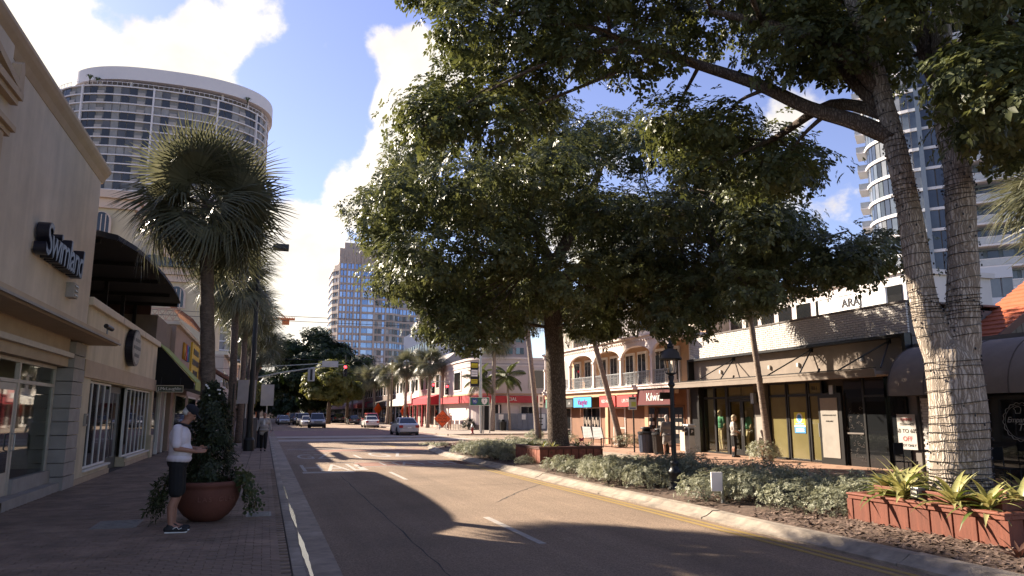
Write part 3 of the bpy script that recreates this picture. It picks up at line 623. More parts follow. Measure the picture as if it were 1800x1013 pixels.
for i in range(30):
    x0 = -13.3 + i*0.27; part('roof_rib', MB().tube([(x0, 79.0, 16.35), (min(x0, -13.7) if x0 < -13.7 else x0-0.0, 79.0 + 12.9*min(1.0, max(0.05, (-5.6-x0)/8.1)), 16.35 + 3.7*min(1.0, max(0.05, (-5.6-x0)/8.1)))], 0.09, 6), MATS['green_grey_tile'], rf)
for (x0, z0) in ((-15.6, 12.2), (-12.4, 12.2), (-9.2, 12.2), (-15.6, 8.2), (-12.4, 8.2), (-9.2, 8.2), (-16.6, 19.4), (-19.6, 19.4)):
    arc = [(x0-0.9, 79.95, z0), (x0+0.9, 79.95, z0)] + [(x0+0.9*math.cos(a), 79.95, z0+1.4+0.9*math.sin(a)) for a in [math.pi*k/10 for k in range(11)]]
    w_ = part('window', MB().prism(arc, (0, -0.12, 0)), M_pk, E_); arc2 = [(x0+(x-x0)*.78, 79.82, z0+0.1+(z-z0)*.93) for x, _, z in arc]
    part('pane', MB().prism(arc2, (0, -0.02, 0)), M_glass, w_)
    for k in (-1, 0, 1): part('bar', MB().box(x0+k*0.4-0.04, x0+k*0.4+0.04, 79.76, 79.80, z0+0.1, z0+2.0), M_pk, w_)
# ---- further shops along the left
fl = [('row_shop', 78.5, 96, 7.5, (0.42,0.34,0.27), 'ochre two-storey shop just beyond the left side street'), ('row_shop', 96.2, 120, 6.2, (0.50,0.45,0.40), 'pale grey row shop with awning further down the left side'),
      ('row_shop', 120.2, 150, 9.0, (0.32,0.22,0.17), 'brown row building far down the left side'), ('row_shop', 150.2, 200, 8.0, (0.45,0.40,0.34), 'cream row building farthest down the left side')]
for (nm, y0, y1, h, c, lab) in fl:
    t = building(nm, (-8, (y0+y1)/2, 0), lab); m_ = mat('row_wall_%d' % int(y0), c, 0.9, var=0.1, scale=0.8)
    part('wall', MB().box(-14, XF, y0, y1, 0, h), m_, t); part('cornice', MB().box(-14, XF+0.35, y0, y1, h, h+0.35), M_capB, t)
    part('awning', MB().prism([(XF, y0+1, 3.6), (XF+1.6, y0+1, 2.9), (XF+1.6, y0+1, 2.6), (XF, y0+1, 2.7)], (0, y1-y0-2, 0)), mat('row_awning_%d' % int(y0), ((0.35,0.03,0.03) if int(y0) % 2 else (0.30,0.26,0.20)), 0.9, var=0.1), t)
    n_ = int((y1-y0)/3.2)
    for i in range(n_):
        ya = y0 + 0.8 + i*(y1-y0-1)/n_
        part('shop_window', MB().box(XF, XF+0.05, ya, ya+2.3, 0.4, 2.5), M_glass, t)
        if h > 6: part('window', MB().box(XF, XF+0.05, ya+0.3, ya+1.7, 4.4, 5.9), M_glass, t)

for (x0, x1, y0, h_, cc, lab) in ((-40, -6, 300, 9, (0.30,0.25,0.2), 'dim low building closing the far left end of the street'), (-5.5, 16, 330, 7, (0.24,0.22,0.2), 'dim low building closing the far end of the street'), (16.5, 60, 310, 10, (0.28,0.24,0.2), 'dim low building closing the far right end of the street')):
    t = building('distant_building', ((x0+x1)/2, y0, 0), lab); part('wall', MB().box(x0, x1, y0, y0+20, 0, h_), mat('distant_wall_%d' % y0, cc, 0.9, var=0.1, scale=0.2), t); part('cornice', MB().box(x0-.3, x1+.3, y0-.3, y0+20.3, h_, h_+.5), M_pk, t)
    for i in range(int((x1-x0)/4)): part('window', MB().box(x0+1+i*4, x0+3.4+i*4, y0-.06, y0-.002, 1.0, 3.4), M_glass, t)
# ================================================================== right-hand buildings (facades face -X)
XR = 18.15
M_wbrick = mat('white_painted_brick', (0.55,0.51,0.46), 0.55, var=0.12, scale=6, bump=0.3, bscale=60)
M_mortar = mat('mortar_grey', (0.16,0.14,0.125), 0.9, var=0.1)
M_taupe = mat('taupe_render', (0.24,0.195,0.155), 0.9, var=0.1, scale=2, bump=0.25, bscale=70, big=0.1)
M_olive = mat('olive_tinted_glass', (0.155,0.13,0.055), 0.12, var=0.18, scale=0.7, spec=0.8)
M_blackfr = mat('black_frame', (0.012,0.011,0.010), 0.4, var=0.1)
# ---- modern storefront
G = building('modern_storefront', (22, 22.7, 0), 'low modern shopfront with white brick parapet, taupe fascia and olive glazing')
Y0, Y1 = 16.75, 28.75
G_wall = part('wall', MB().box(18.6, 30, Y0, Y1, 0, 4.9).box(XR+0.2, 18.6, Y0, Y1, 4.02, 4.9).box(XR+0.2, 18.6, Y0, Y0+0.3, 0, 4.02), M_mortar, G)
# white bricks of the parapet
bx = []
nrow = 12; bh = 0.078
for r_ in range(nrow):
    z = 4.09 + r_*bh; off = (r_ % 2)*0.12; y = Y0 + off - 0.12
    while y < Y1:
        ya, yb = max(y, Y0+0.005), min(y+0.232, Y1)
        if yb - ya > 0.05: bx.append((XR+0.165+random.uniform(-.006,.006), (ya+yb)/2, z+bh/2, 0.08, round(yb-ya-.008, 2), bh-0.016))
        y += 0.24
pieces('brick', bx, M_wbrick, G, 300, lambda b: abs(b[1]-20))
part('parapet_cap', MB().box(XR+0.1, 30, Y0-0.02, Y1, 5.03, 5.09), M_mortar, G)
fr = MB().box(XR-0.05, XR+0.25, Y0, Y1-0.02, 3.98, 4.07).box(XR-0.05, XR+0.25, Y1-0.12, Y1-0.02, 2.9, 3.98).box(XR-0.05, XR+0.25, Y0, Y0+0.12, 2.9, 3.98)
part('fascia_frame', fr, M_blackfr, G)
part('fascia', MB().box(XR+0.25, 18.6, Y0+0.12, Y1-0.12, 2.95, 3.98), M_taupe, G)
XC = 17.0
part('canopy', MB().box(XC, XR+0.3, Y0+0.1, Y1-0.3, 2.82, 2.93), M_taupe, G)
part('canopy_edge', MB().box(XC-0.05, XC-0.002, Y0+0.1, Y1-0.3, 2.93, 2.99).box(XC-0.04, XC-0.002, Y0+0.1, Y1-0.3, 2.76, 2.928), M_taupe, G)
part('canopy_rail', MB().box(XC-0.06, XC+0.02, Y0+0.1, Y1-0.3, 3.0, 3.03), M_blackfr, G)
for yc in (25.6, 21.05, 17.6):
    for dy in (-0.85, 0.85):
        part('tie_rod', MB().tube([(XR+0.25, yc, 3.93), (XC+0.1, yc+dy, 3.02)], 0.026, 8), M_blackfr, G)
    part('rod_plate', MB().box(XR+0.20, XR+0.249, yc-0.07, yc+0.07, 3.83, 3.97), M_blackfr, G)
for yc in (27.2, 24.0, 22.4, 19.4):
    part('uplight', MB().tube([(XC+0.15, yc, 3.0), (XC+0.05, yc-0.2, 3.10)], 0.035, 8), M_blackfr, G)
    part('wall_spot', MB().box(XR+0.17, XR+0.249, yc-0.7, yc-0.6, 3.36, 3.5), M_wbrick, G)
# glazing: (y0, y1, kind)
XG = XR + 0.22
def bay(parent, y0, y1, z0=0.08, zt=2.28, z1=2.74, m=M_olive, fw=0.06, depth=0.10, trans=True):
    f = MB().box(XG-depth/2, XG+depth/2, y0, y0+fw, 0, z1+0.06).box(XG-depth/2, XG+depth/2, y1-fw, y1, 0, z1+0.06)
    f.box(XG-depth/2+.003, XG+depth/2, y0+fw, y1-fw, 0, z0).box(XG-depth/2+.003, XG+depth/2, y0+fw, y1-fw, z1, z1+0.06)
    if trans: f.box(XG-depth/2+.003, XG+depth/2, y0+fw, y1-fw, zt, zt+0.09)
    w = part('window', f, M_blackfr, parent)
    part('pane', MB().box(XG-0.01, XG+0.01, y0+fw, y1-fw, z0, zt if trans else z1), m, w)
    if trans: part('pane', MB().box(XG-0.01, XG+0.01, y0+fw, y1-fw, zt+0.09, z1), m, w)
    return w
part('soffit_panel', MB().box(XR+0.1, 18.6, Y0+0.3, Y1-0.1, 2.80, 2.95), M_blackfr, G)
cgo = clear_glass('olive_clear_glass', (0.93,0.91,0.80), 0.12)
for (y0, y1) in ((27.05, 27.9), (26.2, 27.05)): bay(G, y0, y1, m=cgo)
# double door bay
dm = MB().box(XG-0.07, XG+0.07, 24.2, 24.33, 0, 2.8).box(XG-0.07, XG+0.07, 26.06, 26.19, 0, 2.8).box(XG-0.06, XG+0.07, 24.33, 26.06, 2.28, 2.37).box(XG-0.06, XG+0.07, 24.33, 26.06, 2.74, 2.8)
dd = part('door_frame', dm, M_blackfr, G)
for (y0, y1) in ((24.33, 25.19), (25.2, 26.06)):
    lf = part('door_leaf', MB().box(XG-0.04, XG+0.04, y0, y0+0.1, 0.02, 2.27).box(XG-0.04, XG+0.04, y1-0.1, y1, 0.02, 2.27).box(XG-0.039, XG+0.04, y0+0.1, y1-0.1, 0.02, 0.25).box(XG-0.039, XG+0.04, y0+0.1, y1-0.1, 2.15, 2.27), M_blackfr, dd)
    part('pane', MB().box(XG-0.01, XG+0.01, y0+0.1, y1-0.1, 0.25, 2.15), cgo, dd); part('pane', MB().box(XG-0.01, XG+0.01, y0+0.02, y1-0.02, 2.37, 2.74), M_olive, dd)
part('door_pull', MB().tube([(XG-0.09, 25.1, 0.8), (XG-0.09, 25.1, 1.5)], 0.018), M_steel, dd)
part('display_floor', MB().box(XG+0.05, 20.6, 24.0, 28.6, 0.0, 0.10), mat('display_wood', (0.25,0.19,0.12), 0.7), G)
# the shop interior behind the clear bays is a lined box
G_wall.data = MB().box(20.7, 30, Y0, Y1, 0, 4.9).box(XR+0.2, 20.7, Y0, Y1, 4.0, 4.9).box(18.6, 20.7, Y0, 24.0, 0, 4.0).box(18.6, 20.7, 28.6, Y1, 0, 4.0).box(XR+0.2, 18.6, Y0, Y0+0.3, 0, 4.02).box(18.6, 20.7, 24.0, 28.6, 2.95, 4.0).mesh('wall', wloc(G)); G_wall.data.materials.append(M_mortar)
part('interior_lining', MB().box(20.60, 20.69, 24.0, 28.6, 0.1, 2.95).box(18.62, 20.6, 24.0, 24.06, 0.1, 2.95).box(18.62, 20.6, 28.52, 28.6, 0.1, 2.95), mat('shop_lining', (0.42,0.36,0.19), 0.9, var=0.2, scale=1.2), G)
# pier between the shops
part('pier', MB().box(XR+0.05, 18.6, 23.5, 24.19, 0, 2.95), mat('pier_grey', (0.10,0.085,0.07), 0.8), G); part('pier_panel', MB().box(XR-0.0, XR+0.048, 23.62, 24.05, 0, 1.55), mat('pier_panel_stone', (0.30,0.27,0.23), 0.8), G)
part('corner_pier', MB().box(XR-0.02, 18.6, 27.95, 28.6, 0, 2.95), M_blackfr, G); part('brick_pier', MB().box(XR-0.1, 18.6, 28.6, 28.76, 0, 2.75), M_taupe, G)
t = thing('wall_sconce', (XR-0.1, 24.1, 2.3), 'square metal wall lantern on the pier left of the palm trunk', 'light'); part('shade', MB().box(XR-0.13, XR+0.02, 23.98, 24.16, 2.06, 2.46), M_steel, t); part('back_plate', MB().box(XR+0.021, XR+0.048, 23.95, 24.18, 2.1, 2.42), M_blackfr, t)
t = thing('wall_sconce', (XR-0.1, 19.9, 2.5), 'square metal wall lantern above the grey door panel', 'light'); part('shade', MB().box(XR-0.13, XR+0.02, 19.75, 19.93, 2.32, 2.62), M_steel, t); part('back_plate', MB().box(XR+0.021, XR+0.24, 19.73, 19.95, 2.34, 2.6), M_blackfr, t)
for (y0, y1) in ((22.45, 23.45), (21.35, 22.4), (20.6, 21.3)): bay(G, y0, y1)
text('house_number', '811', 0.2, (XG-0.02, 20.98, 2.55), '-x', M_blackfr, G, depth=0.006)
# property poster on the glass
t = thing('property_poster', (XG, 21.85, 1.3), 'yellow and blue poster with a round badge stuck on the olive glass', 'poster')
part('sheet', MB().box(XG-0.022, XG-0.014, 21.55, 22.12, 0.98, 1.72), mat('poster_yellow', (0.60,0.55,0.05), 0.6, var=0.05), t)
part('lower_band', MB().box(XG-0.028, XG-0.023, 21.55, 22.12, 0.98, 1.20), mat('poster_blue', (0.05,0.25,0.55), 0.6, var=0.05), t)
part('upper_band', MB().box(XG-0.028, XG-0.023, 21.55, 22.12, 1.20, 1.26), M_white, t)
ring = lambda r_, x_: MB().prism([(x_, 21.84+r_*math.cos(a), 1.52+1.1*r_*math.sin(a)) for a in [2*math.pi*k/20 for k in range(20)]], (0.004, 0, 0))
part('badge', ring(0.16, XG-0.029), M_white, t); part('badge_centre', ring(0.11, XG-0.034), MATS['poster_blue'], t)
for z_ in (1.31, 1.12, 1.05): part('lettering', MB().box(XG-0.033, XG-0.029, 21.62, 22.05, z_-0.02, z_+0.02), M_white if z_ < 1.2 else MATS['poster_blue'], t)
# grey door and its black surround
dr = part('side_door', MB().box(XG-0.32, XG-0.24, 19.45, 20.52, 0.0, 2.36), M_blackfr, G)
part('door_panel', MB().box(XG-0.34, XG-0.321, 19.62, 20.40, 0.22, 2.2), mat('grey_paper', (0.26,0.235,0.20), 0.7, var=0.1), dr)
text('door_lettering', 'UNDERGROUND PLAY', 0.062, (XG-0.345, 20.0, 1.62), '-x', M_blackfr, dr, depth=0.004); text('door_lettering', 'AVAILABLE', 0.07, (XG-0.345, 20.0, 1.42), '-x', M_blackfr, dr, depth=0.004)
part('door_handle', MB().tube([(XG-0.38, 20.47, 0.9), (XG-0.38, 20.47, 1.35)], 0.016), M_steel, dr)
# black window with pale scattered drawings
bw = part('black_window', MB().box(XG-0.2, XG-0.1, 17.75, 19.42, 0.0, 2.8), M_glass, G)
part('window_bar', MB().box(XG-0.23, XG-0.2, 18.55, 18.62, 0, 2.8).box(XG-0.229, XG-0.2, 17.75, 18.55, 2.2, 2.26), M_blackfr, bw)
for i in range(46):
    y_, z_ = random.uniform(18.66, 19.35), random.choice([random.uniform(1.3, 1.9), random.uniform(0.2, 1.3)]); r_ = random.uniform(.02,.06); a0 = random.uniform(0,6); P_ = [(XG-0.205, y_+r_*math.cos(a0+k*0.5), z_+r_*math.sin(a0+k*0.5)) for k in range(random.randint(4, 11))]
    part('drawing', MB().tube(P_, 0.005, 4), M_mortar, bw)
part('ledge', MB().box(XG-0.24, XG-0.2, 18.66, 19.35, 1.02, 1.07), M_mortar, bw)
part('dark_window', MB().box(XG-0.1, XG-0.05, Y0+0.3, 17.74, 0.0, 2.8), M_glass, G)
# shop sign hung from the lamp side
# ---- empanada shop with the barrel awning
K = building('barrel_awning_shop', (22, 11, 0), 'black-windowed food shop under a long grey-brown barrel awning at the right edge')
part('wall', MB().box(18.4, 27, 2, 16.7, 0, 3.75), M_mortar, K)
bx = []
for r_ in range(27):
    z = 0.02 + r_*0.078; y = 15.25 + (r_ % 2)*0.11 - 0.11
    while y < 16.6:
        ya, yb = max(y, 15.25), min(y+0.212, 16.6)
        if yb-ya > 0.04: bx.append((18.36+random.uniform(-.005,.005), (ya+yb)/2, z+0.039, 0.08, round(yb-ya, 2), 0.069))
        y += 0.22
pieces('brick', bx, M_wbrick, K, 300)
aw = MB(); prof = [(18.4 - 1.35*math.sin(a), 2.28 + 1.35*math.cos(a)) for a in [math.pi/2*k/9 for k in range(10)]] + [(17.05, 2.18)]
M_awn = mat('grey_brown_canvas', (0.24,0.19,0.155), 0.92, var=0.1, scale=3, bump=0.1, bscale=120)
ylist = [2 + i*1.21 for i in range(13)]
vs = []
for y_ in ylist:
    for (x, z) in prof: vs.append((x, y_, z))
k = len(prof); aw.add(vs, [(i*k+j, i*k+j+1, (i+1)*k+j+1, (i+1)*k+j) for i in range(len(ylist)-1) for j in range(k-1)])
Ye = ylist[-1]
awo = part('awning', aw, M_awn, K, smooth=True)
part('awning_end', MB().prism([(x, Ye, z) for x, z in prof] + [(18.38, Ye, 2.18)], (0, -0.02, 0)), M_awn, awo)
for y_ in ylist[1:]: part('awning_rib', MB().tube([(x-0.004, y_, z+0.004) for x, z in prof], 0.016, 6), mat('awning_seam', (0.11,0.085,0.07), 0.9), awo)
part('shop_window', MB().box(18.25, 18.39, 3, 15.2, 0.0, 2.35), M_glass, K)
for y_ in (14.95, 12.2, 9.5): part('mullion', MB().box(18.2, 18.249, y_-0.04, y_+0.04, 0, 2.3), M_blackfr, K)
# round shop logo on the glass
t = thing('window_logo', (18.24, 13.8, 1.5), 'white scalloped round logo reading Empanada Top on black glass', 'sign'); M_logo = mat('logo_vinyl', (0.48,0.44,0.40), 0.6, var=0.05)
yc, zc = 13.55, 1.47
P_ = []
for i in range(97):
    a = 2*math.pi*i/96; r_ = 0.48 + 0.018*math.cos(a*18); P_.append((18.236, yc+r_*math.cos(a), zc+r_*math.sin(a)))
part('scallop_ring', MB().tube(P_, 0.008, 5), M_logo, t)
part('inner_ring', MB().tube([(18.236, yc+0.43*math.cos(2*math.pi*i/48), zc+0.43*math.sin(2*math.pi*i/48)) for i in range(49)], 0.005, 5), M_logo, t)
text('lettering', 'Empanada', 0.20, (18.236, yc+0.02, zc+0.05), '-x', M_logo, t, depth=0.004, shear=0.35, space=0.9); text('lettering', 'Top', 0.26, (18.236, yc-0.08, zc-0.14), '-x', M_logo, t, depth=0.004, shear=0.35)
part('chef_hat', MB().tube([(18.236, yc+0.13, zc+0.22), (18.236, yc+0.13, zc+0.29), (18.236, yc+0.17, zc+0.34), (18.236, yc+0.10, zc+0.38), (18.236, yc+0.03, zc+0.39), (18.236, yc-0.02, zc+0.36), (18.236, yc-0.02, zc+0.30), (18.236, yc+0.01, zc+0.22), (18.236, yc+0.13, zc+0.22)], 0.007, 5), M_logo, t)
# sale poster
t = thing('sale_poster', (18.2, 16.75, 1.1), 'white sale poster reading 50 to 60 off beside the painted brick wall', 'poster')
part('sheet', MB().box(18.26, 18.268, 16.78, 17.45, 0.62, 1.66), mat('poster_white', (0.42,0.39,0.35), 0.7), t)
M_red = mat('poster_red', (0.40,0.03,0.03), 0.6)
text('lettering', '50 TO 60%', 0.17, (18.255, 17.1, 1.16), '-x', M_blackfr, t, depth=0.004); text('lettering', 'OFF', 0.2, (18.255, 17.1, 0.93), '-x', M_red, t, depth=0.004)
text('lettering', 'SUMMER', 0.11, (18.255, 17.1, 1.5), '-x', M_red, t, depth=0.004); text('lettering', 'CLEARANCE', 0.09, (18.255, 17.1, 1.36), '-x', M_blackfr, t, depth=0.004); text('lettering', 'NOT ONLY', 0.11, (18.255, 17.1, 0.74), '-x', M_blackfr, t, depth=0.004)
# gabled house behind with an orange tile roof
Hs = building('orange_roof_house', (24, 17, 0), 'gabled house with orange-red tile roof rising behind the barrel awning')
M_sid = mat('grey_board_siding', (0.17,0.14,0.11), 0.9, var=0.15, scale=4, stretch=(1,1,0.1))
part('wall', MB().prism([(20.6, 15.75, 0), (32, 15.75, 0), (32, 15.75, 3.9), (26.2, 15.75, 7.1), (20.6, 15.75, 3.9)], (0, 1.5, 0)), M_sid, Hs)
for i in range(21): part('siding_board', MB().box(20.6+i*0.26, 20.84+i*0.26, 15.71, 15.748, 0.5, 3.9+i*0.145), M_sid, Hs)
M_or = mat('orange_tile', (0.42,0.11,0.045), 0.85, var=0.18, scale=3, bump=0.3, bscale=30)
rf = part('roof', MB().add([(19.9,15.5,3.66),(19.9,17.0,3.66),(26.2,17.0,7.4),(26.2,15.5,7.4),(33,15.5,3.66),(33,17.0,3.66)], [(0,3,2,1),(3,4,5,2)]), M_or, Hs)
for i in range(23):
    t0, t1 = i/23, (i+1)/23; A0 = (19.87+6.3*t0, 3.68+3.74*t0); A1 = (19.87+6.3*t1+0.03, 3.68+3.74*t1)
    part('roof_tile_course', MB().prism([(A0[0], 15.5, A0[1]+0.05), (A1[0], 15.5, A1[1]+0.02), (A1[0], 15.5, A1[1]-0.01), (A0[0], 15.5, A0[1]-0.01)], (0, 1.5, 0)), M_or, rf)
part('barge_board', MB().obox((23.05, 15.48, 5.48), (3.2,0,1.90), (0,0.03,0), (-0.06,0,0.08)), mat('barge_brown', (0.12,0.05,0.03), 0.7), Hs)
# ---- balcony building
Bk = building('balcony_building', (23, 37, 0), 'two-storey building with white arched balcony and iron railings above bright shop signs')
M_or2 = mat('orange_tan_stucco', (0.52,0.335,0.20), 0.9, var=0.08, scale=2, bump=0.1); M_pinks = mat('pinkish_white_trim', (0.66,0.56,0.50), 0.8, var=0.07, scale=3); M_brown = mat('brown_shopfront', (0.20,0.10,0.055), 0.8, var=0.15, scale=2)
YA, YE = 28.95, 45.2
part('wall', MB().box(19.4, 30, YA, YE, 2.95, 5.5).box(XR+0.3, 30, YA, YE, 0, 2.85), M_or2, Bk)
part('shopfront_wall', MB().box(XR, XR+0.3, YA, YE, 0, 2.85), M_brown, Bk)
XBc = 17.55
part('balcony_slab', MB().box(XBc-0.15, 19.6, YA, YE, 2.85, 2.98).box(XBc-0.2, XBc+0.3, YA, YE, 2.981, 3.06), M_pinks, Bk, bevel=0.01)
part('fascia_beam', MB().box(XBc, XBc+0.2, YA, YE, 2.58, 2.849), M_or2, Bk)
part('roof', MB().box(XBc-0.1, 30, YA, YE, 5.28, 5.42), M_pinks, Bk); part('cornice', MB().box(XBc-0.22, XBc+0.2, YA-0.05, YE, 5.42, 5.52), M_pinks, Bk)
for i in range(66): part('dentil', MB().box(XBc-0.14, XBc-0.101, YA+0.1+i*0.245, YA+0.2+i*0.245, 5.2, 5.275), M_pinks, Bk)
colY = [28.98, 30.85, 34.1, 37.45, 40.9, 45.0]
for y_ in colY:
    c_ = part('column', MB().box(XBc-0.09, XBc+0.09, y_-0.09, y_+0.09, 3.06, 4.5), M_pinks, Bk); part('capital', MB().box(XBc-0.13, XBc+0.13, y_-0.13, y_+0.13, 4.42, 4.52), M_pinks, c_); part('base', MB().box(XBc-0.12, XBc+0.12, y_-0.12, y_+0.12, 3.06, 3.2), M_pinks, c_)
for ya, yb in zip(colY[:-1], colY[1:]):
    n_ = 14; arc = [(ya, 4.5)] + [((ya+yb)/2 - (yb-ya-0.2)/2*math.cos(math.pi*k/n_), 4.5 + 0.52*math.sin(math.pi*k/n_)) for k in range(n_+1)] + [(yb, 4.5)]
    b = MB()
    for (p, q) in zip(arc[:-1], arc[1:]):
        for xx, rev in ((XBc-0.07, 0), (XBc+0.07, 1)):
            f_ = [(xx, p[0], p[1]), (xx, q[0], q[1]), (xx, q[0], 5.28), (xx, p[0], 5.28)]; b.poly(f_ if not rev else f_[::-1])
        b.poly([(XBc-0.07, p[0], p[1]), (XBc+0.07, p[0], p[1]), (XBc+0.07, q[0], q[1]), (XBc-0.07, q[0], q[1])])
    part('arch', b, M_pinks, Bk)
    # french doors behind each bay
    for yc_ in ([(ya+yb)/2] if yb-ya < 2.5 else [ya+(yb-ya)*.3, ya+(yb-ya)*.72]):
        w_ = part('french_door', MB().box(19.3, 19.4, yc_-0.5, yc_+0.5, 2.98, 5.0), M_white, Bk); part('pane', MB().box(19.28, 19.299, yc_-0.4, yc_-0.04, 3.2, 4.85), M_glass, w_); part('pane', MB().box(19.28, 19.299, yc_+0.04, yc_+0.4, 3.2, 4.85), M_glass, w_)
    # iron railing: rails, balusters and scrolls
    rl = part('railing', MB().box(XBc-0.03, XBc+0.03, ya+0.09, yb-0.09, 3.70, 3.74).box(XBc-0.02, XBc+0.02, ya+0.09, yb-0.09, 3.10, 3.13), M_steel, Bk)
    nb = int((yb-ya)/0.15); sc = MB()
    for i in range(nb):
        yy_ = ya + 0.12 + i*(yb-ya-0.24)/nb
        part('baluster', MB().box(XBc-0.012, XBc+0.012, yy_-0.012, yy_+0.012, 3.13, 3.70), M_steel, rl)
        for zc_ in (3.27, 3.45, 3.60): sc.tube([(XBc, yy_+0.075+0.05*math.cos(2*math.pi*k/8), zc_+0.07*math.sin(2*math.pi*k/8)) for k in range(9)], 0.009, 4, cap=False)
    part('scrollwork', sc, M_steel, rl, kind='stuff')
def sign_panel(name, y0, y1, z0, z1, c, lab, words, wc, size, x=XR-0.06, shear=0):
    t = thing(name, (x, (y0+y1)/2, (z0+z1)/2), lab, 'sign'); part('panel', MB().box(x, x+0.05, y0, y1, z0, z1), mat(name+'_%d' % int(y0*10), c, 0.55, var=0.06), t)
    part('frame', MB().box(x-0.01, x+0.06, y0-0.03, y1+0.03, z0-0.03, z0-0.001).box(x-0.01, x+0.06, y0-0.03, y1+0.03, z1+0.001, z1+0.03), M_blackfr, t)
    if words: text('lettering', words, size, (x-0.012, (y0+y1)/2, (z0+z1)/2), '-x', wc, t, depth=0.01, shear=shear)
    return t
M_pinkl = mat('sign_magenta', (0.35,0.04,0.22), 0.5)
xs = XBc - 0.02
sign_panel('shop_sign', 41.6, 45.0, 2.0, 2.56, (0.10,0.24,0.18), 'pale green shop sign below the balcony, partly behind the tree trunk', 'SALON', M_white, 0.3, xs)
sign_panel('shop_sign', 40.55, 41.5, 2.05, 2.5, (0.05,0.05,0.045), 'small dark shop sign between the green and blue ones', 'cafe', M_white, 0.2, xs)
sign_panel('shop_sign', 37.9, 40.4, 2.02, 2.6, (0.04,0.34,0.66), 'bright blue shop sign with pink script under the balcony', 'Vaughn', M_pinkl, 0.48, xs, 0.3)
sign_panel('shop_sign', 34.9, 36.8, 2.02, 2.6, (0.55,0.05,0.045), 'bright red shop sign left of the leaning palm', 'RED-IN-TAN', M_white, 0.24, xs)
sign_panel('shop_sign', 32.5, 34.7, 2.02, 2.6, (0.50,0.05,0.045), 'red shop sign right of the leaning palm', 'LIFE-TIME', M_white, 0.24, xs)
sign_panel('shop_sign', 28.95, 32.3, 2.08, 2.78, (0.10,0.012,0.012), 'dark maroon sign reading Kilwins on the corner sweet shop', 'Kilwins', M_white, 0.55, xs-0.06)
# ground floor windows and doors
for (y0, y1, kind) in ((29.2, 30.3, 'w'), (30.45, 31.6, 'w'), (31.7, 32.3, 'w'), (34.9, 36.3, 'd'), (38.0, 39.0, 'w'), (39.1, 40.2, 'w'), (42.2, 44.5, 'w')):
    if kind == 'd':
        w_ = part('door', MB().box(XR-0.05, XR-0.001, y0, y1, 0, 2.02), M_pinks, Bk); part('screen', MB().box(XR-0.07, XR-0.051, y0+0.1, y1-0.1, 0.95, 1.92), M_brown, w_); part('screen', MB().box(XR-0.07, XR-0.051, y0+0.1, y1-0.1, 0.1, 0.88), M_brown, w_)
    else:
        w_ = part('shop_window', MB().box(XR-0.05, XR-0.001, y0-0.06, y1+0.06, 0.25, 2.02), M_pinks if y0 > 33 else M_brown, Bk); part('pane', MB().box(XR-0.07, XR-0.051, y0, y1, 0.32, 1.95), M_glass, w_)
        if y0 < 33:
            for k in range(9): part('display_item', MB().box(XR-0.078, XR-0.071, y0+0.1+(k % 3)*0.32, y0+0.32+(k % 3)*0.32, 0.75+(k//3)*0.36, 0.92+(k//3)*0.36), mat('pale_goods', (0.35,0.28,0.22), 0.8, var=0.4, scale=14), w_)
        elif 37 < y0 < 41:
            for k in range(4): part('display_item', MB().ell((XR-0.075, y0+0.2+k*0.22, 1.1+0.15*(k % 2)), (0.01, 0.07, 0.22), 8, 6), MATS['pale_goods'], w_)
part('shop_pilaster', MB().box(XR-0.08, XR-0.001, 32.4, 32.75, 0, 2.85), M_or2, Bk); part('shop_pilaster', MB().box(XR-0.08, XR-0.001, 36.9, 37.25, 0, 2.85), M_or2, Bk); part('white_stall_riser', MB().box(XR-0.12, XR-0.08, 28.95, 29.45, 0, 0.85), M_capB, Bk)
# ---- corner bar with the rounded front
S = building('corner_bar', (26, 80, 0), 'pinkish two-storey corner bar with rounded corner and red sign bands')
M_pw = mat('pinkish_white_stucco', (0.56,0.47,0.43), 0.9, var=0.06, scale=1.0, big=0.05)
def corner_path(o):      # plan line of the facade with outward offset o
    P = [(19.9-o, 84.0)] + [(23.9-(4+o)*math.cos(a), 74-(4+o)*math.sin(a)) for a in [math.pi/2*k/12 for k in range(13)]] + [(36.0, 70-o)]
    return P
def ribbon(o, z0, z1, thick=0.3):
    P = corner_path(o); Q = corner_path(o-thick); b = MB(); n = len(P); vs = []
    for (p, q) in zip(P, Q): vs += [(p[0],p[1],z0), (p[0],p[1],z1), (q[0],q[1],z1), (q[0],q[1],z0)]
    return b.add(vs, [(i*4+j, i*4+(j+1) % 4, (i+1)*4+(j+1) % 4, (i+1)*4+j) for i in range(n-1) for j in range(4)] + [(0,1,2,3), tuple(range((n-1)*4, n*4))[::-1]])
part('wall', ribbon(0, 0, 7.1, 0.6), M_pw, S); part('roof', MB().box(20.6, 36, 75, 84, 6.9, 7.0), M_pw, S)
part('coping', ribbon(0.12, 7.1, 7.3, 0.9), M_pinks, S); part('string_course', ribbon(0.08, 3.5, 3.66, 0.2), M_or2, S); part('string_course', ribbon(0.07, 6.4, 6.5, 0.2), M_pinks, S)
part('base_band', ribbon(0.05, 0, 0.5, 0.2), MATS['taupe_wall'], S)
M_sred = mat('sign_band_red', (0.42,0.04,0.045), 0.6, var=0.06)
P = corner_path(0.55); sb = MB()
part('sign_band', ribbon(0.55, 2.7, 3.4, 0.55), M_sred, S)
text('lettering', 'AMERICAN SOCIAL', 0.46, (22.15, 70.12, 3.05), ((0.86,-0.51,0),(0,0,1)), M_white, S, depth=0.02)
